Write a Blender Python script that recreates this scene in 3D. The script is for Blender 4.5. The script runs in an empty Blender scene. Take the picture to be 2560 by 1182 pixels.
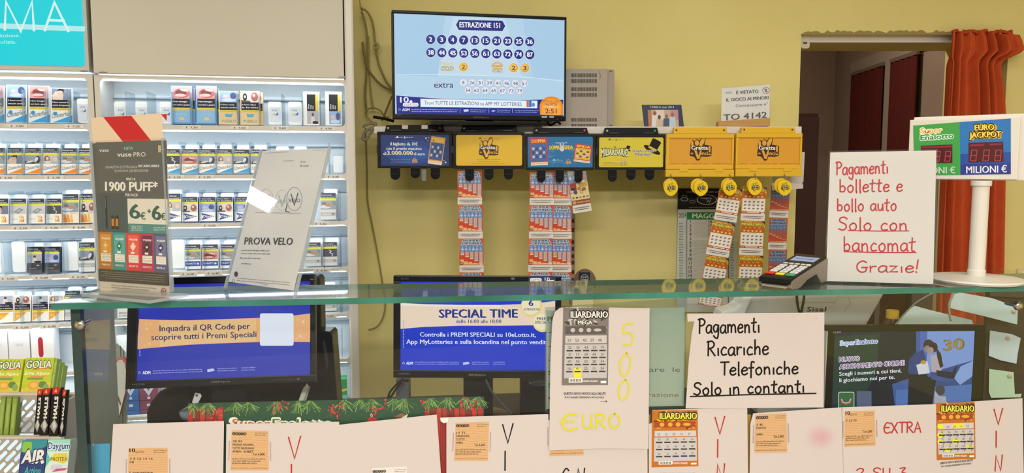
import bpy, bmesh, math, random
from mathutils import Vector, Matrix
random.seed(7)
SC = bpy.context.scene
COL = SC.collection
# ---------------------------------------------------------------- camera, world, lights, exposure
F, CX, CY, PITCH = 1950.0, 1280.0, 591.0, math.radians(5.3)
CAM = Vector((0, 0, 1.45))
cd = bpy.data.cameras.new('camera'); cam = bpy.data.objects.new('camera', cd); COL.objects.link(cam)
cd.sensor_width = 36; cd.lens = 36 * F / 2560; cd.clip_start = 0.02
cam.location = CAM; cam.rotation_euler = (math.pi/2 - PITCH, 0, 0)
SC.camera = cam
SC.view_settings.view_transform = 'Standard'; SC.view_settings.look = 'None'
SC.view_settings.exposure = 0.0; SC.view_settings.gamma = 1.0; SC.view_settings.use_curve_mapping = False
SC.cycles.use_denoising = True
SC.cycles.max_bounces = 10; SC.cycles.transparent_max_bounces = 24; SC.cycles.glossy_bounces = 5
SC.cycles.sample_clamp_indirect = 4.0; SC.cycles.caustics_reflective = False; SC.cycles.caustics_refractive = False
W = bpy.data.worlds.new('world'); SC.world = W; W.use_nodes = True
W.node_tree.nodes['Background'].inputs[0].default_value = (1.0, 0.96, 0.92, 1); W.node_tree.nodes['Background'].inputs[1].default_value = 0.42
def area(name, loc, size, power, col, rot=(0, 0, 0)):
    l = bpy.data.lights.new(name, 'AREA'); l.shape = 'RECTANGLE'; l.size, l.size_y = size; l.energy = power; l.color = col
    o = bpy.data.objects.new(name, l); o.location = loc; o.rotation_euler = rot; COL.objects.link(o); return o
area('ceiling_light_front', (-0.7, -2.3, 2.72), (1.5, 0.4), 172, (1, .95, .88))
area('ceiling_light_middle', (1.0, -2.3, 2.72), (1.5, 0.4), 164, (1, .95, .88))
area('ceiling_light_back', (0.2, -0.4, 2.75), (1.6, 0.35), 15, (1, .95, .86))
area('rear_wall_fill', (0.5, 1.15, 2.78), (2.0, 0.4), 15, (1, .95, .86))  # unseen fill light added to lift the wall behind the counter
area('wall_lamp', (-2.5, 1.62, 2.12), (.07, .3), 3, (1, .93, .82), (0, math.radians(-62), 0))
# ---------------------------------------------------------------- pixel -> place
_cp, _sp = math.cos(PITCH), math.sin(PITCH)
def ray(u, v):
    a = (u - CX) / F; b = -(v - CY) / F
    return Vector((a, _cp + b * _sp, -_sp + b * _cp))
def at(u, v, Y):                                     # point seen at pixel (u,v) at distance Y in front of the camera
    r = ray(u, v); return CAM + r * (Y / r.y)
def atz(u, v, z):                                    # point seen at pixel (u,v) on a level surface
    r = ray(u, v); return CAM + r * ((z - CAM.z) / r.z)
# ---------------------------------------------------------------- materials
def lin(c):
    c /= 255.0
    return c / 12.92 if c <= 0.04045 else ((c + 0.055) / 1.055) ** 2.4
def rgb(h):
    if isinstance(h, str): h = h.lstrip('#'); h = tuple(int(h[i:i+2], 16) for i in (0, 2, 4))
    return (lin(h[0]), lin(h[1]), lin(h[2]), 1)
_M = {}
def M(col, rough=0.55, emit=0, metal=0, spec=0.4):
    if not emit and not metal and max(rgb(col)[:3]) < .03: spec = min(spec, .18)
    k = (col, rough, emit, metal, spec)
    if k in _M: return _M[k]
    m = bpy.data.materials.new('m_%s' % str(col).strip('#')); m.use_nodes = True; nt = m.node_tree
    b = nt.nodes['Principled BSDF']
    if emit:
        b.inputs['Base Color'].default_value = (0.01, 0.01, 0.01, 1); b.inputs['Roughness'].default_value = 0.35
        b.inputs['Specular IOR Level'].default_value = 0.2
        b.inputs['Emission Color'].default_value = rgb(col); b.inputs['Emission Strength'].default_value = emit
    else:
        b.inputs['Base Color'].default_value = rgb(col); b.inputs['Roughness'].default_value = rough
        b.inputs['Metallic'].default_value = metal; b.inputs['Specular IOR Level'].default_value = spec
    m.diffuse_color = rgb(col); _M[k] = m; return m
def noisy(name, c1, c2, scale=6, rough=0.7, bump=0.0, bscale=200, stretch=None, detail=4):
    m = bpy.data.materials.new(name); m.use_nodes = True; nt = m.node_tree; N = nt.nodes; L = nt.links
    b = N['Principled BSDF']; b.inputs['Roughness'].default_value = rough; b.inputs['Specular IOR Level'].default_value = 0.3
    tc = N.new('ShaderNodeTexCoord'); mp = N.new('ShaderNodeMapping'); L.new(tc.outputs['Object'], mp.inputs[0])
    if stretch: mp.inputs['Scale'].default_value = stretch
    n = N.new('ShaderNodeTexNoise'); n.inputs['Scale'].default_value = scale; n.inputs['Detail'].default_value = detail; L.new(mp.outputs[0], n.inputs['Vector'])
    r = N.new('ShaderNodeValToRGB'); r.color_ramp.elements[0].color = rgb(c1); r.color_ramp.elements[1].color = rgb(c2)
    r.color_ramp.elements[0].position = 0.3; r.color_ramp.elements[1].position = 0.7
    L.new(n.outputs['Fac'], r.inputs[0]); L.new(r.outputs[0], b.inputs['Base Color'])
    if bump:
        n2 = N.new('ShaderNodeTexNoise'); n2.inputs['Scale'].default_value = bscale; L.new(tc.outputs['Object'], n2.inputs['Vector'])
        bp = N.new('ShaderNodeBump'); bp.inputs['Strength'].default_value = bump; bp.inputs['Distance'].default_value = 0.002
        L.new(n2.outputs['Fac'], bp.inputs['Height']); L.new(bp.outputs[0], b.inputs['Normal'])
    return m
def glass(name, tint, f0=0.04, rough=0.02, haze=0.0, hazecol='9aa39a', power=5.0):
    m = bpy.data.materials.new(name); m.use_nodes = True; nt = m.node_tree; N = nt.nodes; L = nt.links
    N.remove(N['Principled BSDF']); out = N['Material Output']
    lw = N.new('ShaderNodeLayerWeight'); lw.inputs['Blend'].default_value = 0.5
    p = N.new('ShaderNodeMath'); p.operation = 'POWER'; L.new(lw.outputs['Facing'], p.inputs[0]); p.inputs[1].default_value = power
    mu = N.new('ShaderNodeMath'); mu.operation = 'MULTIPLY_ADD'; L.new(p.outputs[0], mu.inputs[0]); mu.inputs[1].default_value = 1 - f0; mu.inputs[2].default_value = f0
    t = N.new('ShaderNodeBsdfTransparent'); t.inputs[0].default_value = rgb(tint)
    g = N.new('ShaderNodeBsdfGlossy'); g.inputs['Roughness'].default_value = rough
    base = t.outputs[0]
    if haze:
        d1 = N.new('ShaderNodeBsdfDiffuse'); d2 = N.new('ShaderNodeBsdfTranslucent'); d = N.new('ShaderNodeMixShader')
        d1.inputs[0].default_value = d2.inputs[0].default_value = rgb(hazecol); L.new(d1.outputs[0], d.inputs[1]); L.new(d2.outputs[0], d.inputs[2])
        mh = N.new('ShaderNodeMixShader'); mh.inputs[0].default_value = haze
        L.new(base, mh.inputs[1]); L.new(d.outputs[0], mh.inputs[2]); base = mh.outputs[0]
    mx = N.new('ShaderNodeMixShader'); L.new(mu.outputs[0], mx.inputs[0]); L.new(base, mx.inputs[1]); L.new(g.outputs[0], mx.inputs[2])
    L.new(mx.outputs[0], out.inputs[0]); return m
ACRYL = glass('clear_acrylic', 'fdfeff', f0=0.025, haze=0.012, hazecol='e8eef4')
ACRYL_EDGE = M('dfe8ee', 0.2)
# ---------------------------------------------------------------- things, parts
def tag(o, label, cat, group=None):
    o['label'] = label; o['category'] = cat
    if group: o['group'] = group
    return o
def thing(name, label, cat, mat=None, group=None):
    o = bpy.data.objects.new(name, None); o.empty_display_size = 0.05; COL.objects.link(o)
    if mat is not None: o.matrix_world = mat
    return tag(o, label, cat, group)
def frame(O, R, N=None, U=None):                    # local x = R, y = away from the viewer, z = U
    R = R.normalized(); U = U.normalized() if U is not None else Vector((0, 0, 1))
    A = U.cross(R).normalized()
    U = R.cross(A).normalized()
    return Matrix(((R.x, A.x, U.x, O.x), (R.y, A.y, U.y, O.y), (R.z, A.z, U.z, O.z), (0, 0, 0, 1)))
def yawm(O, deg):
    a = math.radians(deg); return frame(Vector(O), Vector((math.cos(a), math.sin(a), 0)))
def panel(bl, br, dl, dr=None, tilt=0):             # plane through two lower corners seen at pixels bl, br
    dr = dl if dr is None else dr
    A = at(bl[0], bl[1], dl); B = at(br[0], br[1], dr)
    R = (B - A).normalized(); back = Vector((0, 0, 1)).cross(R).normalized()
    Uz = R.cross(back)
    t = math.radians(tilt); U = Uz * math.cos(t) + back * math.sin(t)
    return frame(A, R, U=U)
def upright(u, v, Y, yaw=0, tilt=0):                # plane through one pixel
    A = at(u, v, Y); a = math.radians(yaw); R = Vector((math.cos(a), math.sin(a), 0)); back = Vector((-math.sin(a), math.cos(a), 0))
    t = math.radians(tilt); return frame(A, R, U=Vector((0, 0, 1)) * math.cos(t) + back * math.sin(t))
def mapper(mat, y=0.0):                             # pixel -> local (x, z) on the plane local y = const
    inv = mat.inverted(); c = inv @ CAM; r3 = inv.to_3x3()
    def f(u, v):
        d = r3 @ ray(u, v); k = (y - c.y) / d.y
        return (c.x + d.x * k, c.z + d.z * k)
    return f
class B:
    """collects shapes in local space into one mesh"""
    def __init__(s): s.bm = bmesh.new(); s.mats = []; s.cur = 0
    def mat(s, m):
        if m not in s.mats: s.mats.append(m)
        s.cur = s.mats.index(m); return s
    def _f(s, vs):
        try:
            f = s.bm.faces.new(vs); f.material_index = s.cur; return f
        except ValueError: return None
    def box(s, x0, x1, y0, y1, z0, z1, T=None):
        p = [Vector((x, y, z)) for z in (z0, z1) for y in (y0, y1) for x in (x0, x1)]
        if T is not None: p = [T @ q for q in p]
        v = [s.bm.verts.new(q) for q in p]
        for f in ((0, 2, 3, 1), (4, 5, 7, 6), (0, 1, 5, 4), (2, 6, 7, 3), (0, 4, 6, 2), (1, 3, 7, 5)): s._f([v[i] for i in f])
        return s
    def prism(s, pts, y0, y1, T=None):              # polygon in x,z extruded along y
        a = [Vector((x, y0, z)) for x, z in pts]; b = [Vector((x, y1, z)) for x, z in pts]
        if T is not None: a = [T @ q for q in a]; b = [T @ q for q in b]
        va = [s.bm.verts.new(q) for q in a]; vb = [s.bm.verts.new(q) for q in b]; n = len(pts)
        s._f(va); s._f(vb[::-1])
        for i in range(n): s._f([va[i], vb[i], vb[(i+1) % n], va[(i+1) % n]])
        return s
    def side(s, pts, x0, x1):                       # polygon in y,z extruded along x
        va = [s.bm.verts.new((x0, y, z)) for y, z in pts]; vb = [s.bm.verts.new((x1, y, z)) for y, z in pts]; n = len(pts)
        s._f(va); s._f(vb[::-1])
        for i in range(n): s._f([va[i], vb[i], vb[(i+1) % n], va[(i+1) % n]])
        return s
    def slab(s, pts, z0, z1):                       # polygon in x,y extruded along z
        va = [s.bm.verts.new((x, y, z0)) for x, y in pts]; vb = [s.bm.verts.new((x, y, z1)) for x, y in pts]; n = len(pts)
        s._f(va); s._f(vb[::-1])
        for i in range(n): s._f([va[i], vb[i], vb[(i+1) % n], va[(i+1) % n]])
        return s
    def lathe(s, prof, cx=0, cy=0, n=32):
        rings = []
        for r, z in prof:
            rings.append([s.bm.verts.new((cx + r * math.cos(2*math.pi*i/n), cy + r * math.sin(2*math.pi*i/n), z)) for i in range(n)])
        for a, b in zip(rings, rings[1:]):
            for i in range(n): s._f([a[i], a[(i+1) % n], b[(i+1) % n], b[i]])
        s._f(rings[0][::-1]); s._f(rings[-1]); return s
    def tube(s, pts, r, n=8, close=False):
        pts = [Vector(p) for p in pts]; rings = []
        for i, p in enumerate(pts):
            d = (pts[min(i+1, len(pts)-1)] - pts[max(i-1, 0)]).normalized()
            a = d.orthogonal().normalized() if not rings else (prev - d * prev.dot(d)).normalized()
            prev = a; b = d.cross(a)
            rings.append([s.bm.verts.new(p + a * (r * math.cos(2*math.pi*k/n)) + b * (r * math.sin(2*math.pi*k/n))) for k in range(n)])
        for a, b in zip(rings, rings[1:]):
            for i in range(n): s._f([a[i], a[(i+1) % n], b[(i+1) % n], b[i]])
        s._f(rings[0][::-1]); s._f(rings[-1]); return s
    def build(s, name, mat=None, parent=None, bevel=0, smooth=False, matrix=None, seg=2):
        bm = s.bm
        bmesh.ops.recalc_face_normals(bm, faces=bm.faces)
        if bevel:
            es = [e for e in bm.edges if len(e.link_faces) == 2 and e.calc_face_angle(0) > 0.6]
            bmesh.ops.bevel(bm, geom=es, offset=bevel, segments=seg, affect='EDGES', profile=0.7, clamp_overlap=True)
        me = bpy.data.meshes.new(name); bm.to_mesh(me); bm.free()
        for m in (s.mats or [mat]): me.materials.append(m)
        if smooth:
            for p in me.polygons: p.use_smooth = True
        return link(name, me, parent, matrix)
def link(name, me, parent=None, matrix=None):
    o = bpy.data.objects.new(name, me); COL.objects.link(o)
    if matrix is not None: o.matrix_world = matrix
    if parent is not None: o.parent = parent
    return o
def spline(pts, n=6):
    pts = [Vector(p) for p in pts]; out = []
    for i in range(len(pts) - 1):
        p0, p1, p2, p3 = pts[max(i-1, 0)], pts[i], pts[i+1], pts[min(i+2, len(pts)-1)]
        for k in range(n):
            t = k / n; out.append(0.5 * ((2*p1) + (p2-p0)*t + (2*p0-5*p1+4*p2-p3)*t*t + (3*p1-p0-3*p2+p3)*t**3))
    out.append(pts[-1]); return out
def rrect(x0, z0, x1, z1, r, n=5):
    out = []
    for cx, cz, a0 in ((x1-r, z1-r, 0), (x0+r, z1-r, 90), (x0+r, z0+r, 180), (x1-r, z0+r, 270)):
        for i in range(n + 1):
            a = math.radians(a0 + 90 * i / n); out.append((cx + r*math.cos(a), cz + r*math.sin(a)))
    return out
# ---------------------------------------------------------------- text and print
_TX = {}
def textmesh(s, bold):
    k = (s, bold)
    if k not in _TX:
        c = bpy.data.curves.new('t', 'FONT'); c.body = s; c.size = 1; c.offset = bold; c.resolution_u = 2 if len(s) > 4 else 3
        o = bpy.data.objects.new('t', c); me = o.to_mesh()
        vs = [(v.co.x, v.co.y) for v in me.vertices]; fs = [tuple(p.vertices) for p in me.polygons]
        o.to_mesh_clear(); bpy.data.objects.remove(o); bpy.data.curves.remove(c)
        x0 = min([v[0] for v in vs] or [0]); x1 = max([v[0] for v in vs] or [1])
        _TX[k] = (vs, fs, x0, x1)
    return _TX[k]
CAP = 0.70
class Print:
    """flat printed artwork: coloured shapes laid on the plane local y = y0, each layer a hair above the last"""
    def __init__(s, mp=None, y0=-0.0003, emit=0, rough=0.6, down=None, step=0.000028):
        s.mp = mp or (lambda x, y: (x, y)); s.y0 = y0; s.emit = emit; s.rough = rough; s.n = 0; s.c = 0; s.step = step
        s.sg = -1 if (down if down is not None else mp is not None) else 1
        s.v = []; s.f = []; s.fm = []; s.mats = []
    def _m(s, col):
        m = col if not isinstance(col, (str, tuple)) else M(col, s.rough, s.emit)
        if m not in s.mats: s.mats.append(m)
        return s.mats.index(m)
    def up(s): s.n += 1; s.c = 0
    def faces(s, pts, faces, col):
        i0 = len(s.v); y = s.y0 - s.n * s.step - (s.c % 10) * 2.5e-6; s.c += 1
        for x, z in pts:
            a, b = s.mp(x, z); s.v.append((a, y, b))
        k = s._m(col)
        for f in faces: s.f.append(tuple(i0 + i for i in f)); s.fm.append(k)
    def poly(s, pts, col, keep=False):
        s.faces(pts, [tuple(range(len(pts)))], col)
        if not keep: s.up()
    def rect(s, x0, y0, x1, y1, col, keep=False): s.poly([(x0, y0), (x1, y0), (x1, y1), (x0, y1)], col, keep)
    def rr(s, x0, y0, x1, y1, r, col, keep=False): s.poly(rrect(min(x0,x1), min(y0,y1), max(x0,x1), max(y0,y1), r, 4), col, keep)
    def ell(s, cx, cy, rx, ry, col, n=20, keep=False, rot=0):
        a = math.radians(rot); c, d = math.cos(a), math.sin(a)
        s.poly([(cx + rx*math.cos(2*math.pi*i/n)*c - ry*math.sin(2*math.pi*i/n)*d, cy + rx*math.cos(2*math.pi*i/n)*d + ry*math.sin(2*math.pi*i/n)*c) for i in range(n)], col, keep)
    def ring(s, cx, cy, rx, ry, w, col, n=28, keep=False):
        o = [(cx + rx*math.cos(2*math.pi*i/n), cy + ry*math.sin(2*math.pi*i/n)) for i in range(n)]
        q = [(cx + (rx-w)*math.cos(2*math.pi*i/n), cy + (ry-w)*math.sin(2*math.pi*i/n)) for i in range(n)]
        s.faces(o + q, [(i, (i+1) % n, n + (i+1) % n, n + i) for i in range(n)], col)
        if not keep: s.up()
    def line(s, pts, w, col, keep=False):
        """ribbon with mitred joints"""
        pts = [Vector((p[0], p[1])) for p in pts]; L = []; R = []
        for i, p in enumerate(pts):
            a = (p - pts[i-1]).normalized() if i else None; b = (pts[i+1] - p).normalized() if i + 1 < len(pts) else None
            d = (a or b) if (a is None or b is None) else (a + b)
            if d.length < 1e-6: d = a
            d = d.normalized(); n = Vector((-d.y, d.x)); k = w / 2
            if a is not None and b is not None: k /= max(0.5, abs(n.dot(Vector((-a.y, a.x)))))
            e = d * (w / 2 if (i == 0) else 0); e2 = d * (w / 2 if i == len(pts) - 1 else 0)
            q = p - e * 0.7 + e2 * 0.7
            L.append(tuple(q + n * k)); R.append(tuple(q - n * k))
        m = len(pts); s.faces(L + R, [(i, i+1, m+i+1, m+i) for i in range(m-1)], col)
        if not keep: s.up()
    def text(s, t, x0, y, h, col, x1=None, bold=0.0, y1=None, slant=0.0, al='l', keep=False, vert=False):
        """t from x0 (to x1 if given, then stretched), baseline y, capital height h; y1: baseline at x1"""
        vs, fs, a, b = textmesh(t, min(0.0, bold)); k = h / CAP
        kx = k if x1 is None else (x1 - x0) / max(1e-6, b - a)
        wd = (b - a) * kx
        ox = x0 - (0 if (al == 'l' or x1 is not None) else wd / 2 if al == 'c' else wd)
        dy = 0 if y1 is None or x1 is None else (y1 - y) / (x1 - x0)
        out = []
        for vx, vy in vs:
            X = (vx - a) * kx; Y = vy * k
            if vert: out.append((x0 - s.sg * 0 - Y * 1.0, y + s.sg * X))
            else: out.append((ox + X + slant * Y, y + dy * X + s.sg * Y))
        s.faces(out, fs, col)
        if bold > .005:                               # heavier strokes: the same letters laid again a little aside
            r = bold * .8 * k
            for dx, dy_ in ((.8, .35), (-.8, -.35)) if bold <= .08 else [(math.cos(i*math.pi/4 + .2), math.sin(i*math.pi/4 + .2)) for i in range(8)]: s.faces([(x + dx*r, y_ + dy_*r) for x, y_ in out], fs, col)
        if not keep: s.up()
    def outlined(s, t, x0, y, h, col, oc, x1=None, bold=0.02, ow=0.05, **k):
        s.text(t, x0, y, h, oc, x1=x1, bold=bold + ow, **k); s.text(t, x0, y, h, col, x1=x1, bold=bold, **k)
    def small(s, x0, y, x1, h, col, y1=None, seed=0):
        """a line of very small print that cannot be read: short dashes"""
        rnd = random.Random(seed + int(x0 * 7) + int(y * 13)); x = x0; y1 = y if y1 is None else y1
        while x < x1:
            w = min(rnd.uniform(2.0, 5.5) * h * 0.6, x1 - x); ya = y + (y1 - y) * (x - x0) / (x1 - x0)
            e = x + w
            while x < e:
                g = h * rnd.choice((.5, .5, .52, .8)); b_ = ya - s.sg * h * (.2 if rnd.random() < .08 else 0); q = h * rnd.uniform(.14, .3)
                s.poly([(x, b_), (x + q, b_), (x + q, ya + s.sg * g), (x, ya + s.sg * g)], col, True); x += q + h * .16
            x += h * 0.35
        s.up()
    def build(s, name, parent=None, label=None):
        me = bpy.data.meshes.new(name); me.from_pydata(s.v, [], s.f)
        if s.n > 90: print('LAYERS', name, s.n, parent and parent.name)
        for m in s.mats: me.materials.append(m)
        me.polygons.foreach_set('material_index', s.fm); me.update()
        # all faces look at the viewer (local -y)
        bm = bmesh.new(); bm.from_mesh(me); bm.normal_update()
        bmesh.ops.reverse_faces(bm, faces=[f for f in bm.faces if f.normal.y > 0]); bm.to_mesh(me); bm.free()
        o = link(name, me, parent)
        if label: o['label'] = label
        return o
# ---------------------------------------------------------------- handwriting: pen strokes, y 0 = baseline, 1 = capital height
G = {
 'P': (.6, [[(.1,0),(.12,1)],[(.0,.95),(.35,1),(.58,.82),(.45,.58),(.12,.5)]]),
 'a': (.55, [[(.48,.5),(.25,.56),(.04,.35),(.08,.06),(.28,.02),(.45,.25),(.48,.5)],[(.48,.52),(.47,.1),(.56,0)]]),
 'g': (.55, [[(.46,.5),(.22,.56),(.04,.34),(.14,.08),(.34,.12),(.46,.45)],[(.47,.54),(.46,-.1),(.36,-.38),(.14,-.3),(.06,-.2)]]),
 'm': (.85, [[(.06,.54),(.07,0)],[(.07,.36),(.22,.54),(.36,.42),(.37,0)],[(.37,.36),(.55,.55),(.7,.42),(.74,0)]]),
 'e': (.5, [[(.06,.28),(.4,.34),(.42,.5),(.22,.56),(.04,.32),(.1,.04),(.3,0),(.46,.1)]]),
 'n': (.58, [[(.07,.54),(.08,0)],[(.08,.34),(.26,.54),(.42,.44),(.46,0)]]),
 't': (.45, [[(.22,.95),(.18,.15),(.26,0),(.36,.02)],[(0,.62),(.42,.68)]]),
 'i': (.22, [[(.1,.48),(.11,0)]]),
 'b': (.55, [[(.08,1),(.08,.02)],[(.08,.34),(.28,.5),(.46,.32),(.38,.04),(.08,.03)]]),
 'o': (.55, [[(.28,.55),(.06,.36),(.12,.04),(.34,0),(.48,.25),(.4,.5),(.24,.55)]]),
 'l': (.22, [[(.1,1.0),(.1,.04),(.14,0)]]),
 'u': (.55, [[(.06,.54),(.08,.12),(.24,0),(.42,.2),(.46,.54)],[(.46,.5),(.48,0)]]),
 'c': (.48, [[(.42,.48),(.24,.55),(.05,.3),(.14,.02),(.44,.06)]]),
 'r': (.42, [[(.07,.54),(.08,0)],[(.08,.32),(.22,.5),(.4,.5)]]),
 'z': (.5, [[(.04,.52),(.42,.52),(.04,.02),(.46,.02)]]),
 'h': (.55, [[(.08,1),(.07,0)],[(.08,.3),(.26,.52),(.42,.42),(.44,0)]]),
 'f': (.4, [[(.4,.95),(.24,1.0),(.18,.8),(.16,-.25)],[(0,.5),(.36,.54)]]),
 'S': (.6, [[(.56,.86),(.4,1),(.14,.94),(.1,.68),(.44,.46),(.5,.2),(.3,.0),(.02,.1)]]),
 'G': (.62, [[(.56,.86),(.34,1),(.06,.7),(.06,.25),(.28,0),(.52,.1),(.54,.4)],[(.3,.42),(.62,.42)]]),
 'R': (.66, [[(.08,0),(.1,1)],[(0,.94),(.36,1),(.54,.8),(.4,.56),(.1,.5)],[(.2,.5),(.6,0)]]),
 'T': (.6, [[(.3,1),(.28,0)],[(0,.98),(.62,1)]]),
 '!': (.2, [[(.14,1.1),(.06,.3)],[(.03,.05),(.05,-.03)]]),
 '5': (.6, [[(.56,1),(.18,.96),(.1,.56),(.36,.6),(.54,.36),(.4,.04),(.08,0)]]),
 '0': (.6, [[(.38,1),(.1,.72),(.08,.2),(.26,0),(.48,.3),(.52,.76),(.34,1)]]),
 'E': (.62, [[(.6,.92),(.3,1),(.06,.6),(.1,.14),(.34,0),(.62,.12)],[(.06,.54),(.5,.54)]]),
 'F': (.55, [[(.08,0),(.08,1),(.5,1)],[(.08,.5),(.4,.52)]]),
 'B': (.55, [[(.08,0),(.08,1),(.4,.9),(.38,.58),(.08,.52),(.48,.4),(.44,.06),(.08,0)]]),
 'U': (.62, [[(.06,.96),(.08,.2),(.28,0),(.48,.2),(.52,.96)],[(.52,.4),(.58,0)]]),
 'O': (.7, [[(.36,1),(.08,.7),(.1,.22),(.34,0),(.6,.3),(.58,.8),(.34,1)]]),
 'V': (.62, [[(0,.95),(.3,0),(.6,1)]]), 'I': (.3, [[(.14,1),(.13,0)]]),
 'N': (.7, [[(.06,0),(.12,.96),(.5,.02),(.62,1)]]), 'X': (.62, [[(0,.98),(.56,0)],[(.56,1),(.02,0)]]),
 'A': (.66, [[(0,0),(.3,1),(.58,0)],[(.1,.36),(.52,.38)]]), 'K': (.6, [[(.06,1),(.06,0)],[(.5,.98),(.08,.45),(.55,0)]]),
 'C': (.6, [[(.56,.86),(.34,1),(.06,.6),(.14,.1),(.56,.06)]]),
 '2': (.6, [[(.04,.8),(.28,1),(.52,.8),(.04,.02),(.58,.04)]]), '3': (.56, [[(.06,.92),(.42,.96),(.2,.56),(.5,.4),(.38,.04),(.02,.06)]]),
 ' ': (.4, []),
 '\u20ac': (.62, [[(.6,.92),(.3,1),(.06,.6),(.1,.14),(.34,0),(.62,.12)],[(-.02,.54),(.5,.54)]]),
}
def hand(pr, t, x0, y, h, col, w, x1=None, y1=None, slant=0.0, seed=0):
    """write t with a pen of width w from x0 (to x1), baseline y"""
    rnd = random.Random(seed); tot = sum(G[c][0] + .08 for c in t) - .08
    kx = h if x1 is None else (x1 - x0) / tot
    x = x0; dy = 0 if (y1 is None or x1 is None) else (y1 - y) / (x1 - x0)
    for c in t:
        wd, st = G[c]; jy = rnd.uniform(-.02, .02) * h
        for s in st:
            p = [(x + q[0]*kx + slant*q[1]*h, y + dy*(x - x0) + pr.sg*q[1]*h + jy) for q in s]
            if len(p) > 2 and c not in 'VNXAzFT': p = [tuple(v) for v in spline([Vector((a, b, 0)) for a, b in p], 5)]
            pr.line([(a[0], a[1]) for a in p], w, col, True)
        x += (wd + .08) * kx
    pr.up()
# ---------------------------------------------------------------- the room
WY = 2.9
def struct(name, b, mat, **k):
    o = b.build(name, mat, **k); o['kind'] = 'structure'; return o
WALLM = noisy('yellow_wall_paint', 'dfd28c', 'e5d996', 3.0, 0.75, bump=0.25, bscale=160)
DX0, DX1 = at(1993, 400, WY).x, at(2505, 400, WY).x
DZ = at(2100, 86, WY).z
WT = 0.42
struct('floor', B().box(-3.4, 3.4, -3.2, 6.2, -0.1, 0), noisy('floor_tiles', '8a8278', '9a9186', 4, 0.5))
struct('ceiling', B().box(-3.4, 3.4, -3.2, 6.2, 2.9, 3.0), M('e8e4d8', 0.8))
b = B(); b.box(-3.3, DX0, WY, WY + WT, 0, 2.9); b.box(DX1, 3.3, WY, WY + WT, 0, 2.9); b.box(DX0, DX1, WY, WY + WT, DZ, 2.9)
struct('wall_back', b, WALLM)
struct('wall_left', B().box(-3.4, -3.3, -3.2, 6.2, 0, 2.9), WALLM)
struct('wall_right', B().box(3.3, 3.4, -3.2, 6.2, 0, 2.9), WALLM)
# crumbled plaster line over the doorway
b = B(); rnd = random.Random(3); top = []; x = DX0 - .002
pts = [(DX0 - .005, DZ - .002)]
while x < DX1 - .1: x += .012; pts.append((x, DZ + .004 + rnd.random() * .012))
pts.append((x, DZ - .002))
struct('trim_1', b.prism(pts, WY - .003, WY + .003), M('9a8a58', 0.9))
# the dim room behind the doorway
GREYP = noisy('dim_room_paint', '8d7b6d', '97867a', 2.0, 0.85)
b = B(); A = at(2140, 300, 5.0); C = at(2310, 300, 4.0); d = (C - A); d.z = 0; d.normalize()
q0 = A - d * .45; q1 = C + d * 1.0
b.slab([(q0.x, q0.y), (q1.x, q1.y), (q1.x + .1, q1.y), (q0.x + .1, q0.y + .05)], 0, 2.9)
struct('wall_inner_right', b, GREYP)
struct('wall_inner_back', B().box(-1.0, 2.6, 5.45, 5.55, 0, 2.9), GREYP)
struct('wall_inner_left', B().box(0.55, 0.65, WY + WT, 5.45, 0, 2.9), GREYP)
# window with two red drapes on the inner right wall
rm = frame(Vector((A.x, A.y, 0)), d); mp_ = mapper(rm)
wl, wt = mp_(2140, 190); wr, wt2 = mp_(2310, 138); wm0, _ = mp_(2222, 160); wm1, _ = mp_(2240, 160)
wtop = wt + .0
t = thing('window_drape', 'dark red flat drape on the far half of the window in the dim back room', 'drape', rm, 'drapes in the back room')
t2 = thing('window_drape', 'dark red flat drape on the near half of the window in the dim back room', 'drape', rm, 'drapes in the back room')
RED = noisy('red_drape_cloth', '4e140f', '561913', 30, 0.8, stretch=(8, 8, .3))
for tt, a0, a1 in ((t, wl, wm0), (t2, wm1, wr)):
    bb = B(); n = 14; pf = []
    for i in range(n + 1): pf.append((a0 + (a1 - a0) * i / n, -.03 + .006 * math.sin(i * 2.1)))
    bb.slab([(x, y) for x, y in pf] + [(x, y + .008) for x, y in pf[::-1]], .25, wtop)
    bb.build('cloth', RED, tt)
    B().box(a0, a1, -.035, -.02, wtop - .0, wtop + .02).build('rod', M('6e6058', .6), tt)
b = B(); b.box(wl - .06, wr + .06, -.018, 0, wtop + .02, wtop + .09); b.box(wm0, wm1, -.02, 0, .3, wtop + .02)
fr = b.build('window_1', M('9a8c80', .7), None, matrix=rm); fr['kind'] = 'structure'
# dark wardrobe just inside the doorway
p0 = at(1985, 282, 3.6); p1 = at(2051, 282, 3.6)
t = thing('wardrobe', 'dark brown wardrobe seen through the doorway beside the white acrylic notice', 'wardrobe', Matrix.Translation((p0.x - .32, 3.6, 0)))
w_ = p1.x - p0.x + .32
B().box(0, w_, 0.02, .5, .06, p0.z).build('body', M('3a1c14', .6), t, bevel=.004)
for k in (0, 1):
    dd = B().box(.01 + k * (w_/2), w_/2 * (k + 1) - .004, 0, .02, .1, p0.z - .02).build('door', M('40201a', .55), t, bevel=.003)
    B().box(w_/2 - .03 + k * .05, w_/2 - .022 + k * .05, -.02, 0, .9, 1.05).build('handle', M('8a8a88', .3, metal=1), dd)
B().box(0.03, w_ - .03, .06, .48, 0, .06).build('plinth', M('22120e', .7), t)
p = at(1990, 248, 3.6)
t = thing('speaker_box', 'small black box standing on the dark wardrobe in the back room', 'speaker', Matrix.Translation((p.x - .06, 3.66, p0.z)))
B().box(0, .075, 0, .1, 0, .085).build('cabinet', M('101012', .5), t, bevel=.004)
B().box(.01, .065, -.004, 0, .01, .075).build('grille', M('1c1c1e', .9), t)
area('back_room_fill', (1.1, 3.9, 2.6), (.3, .3), 16, (1, .85, .7))  # unseen fill light added to brighten the back room
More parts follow.
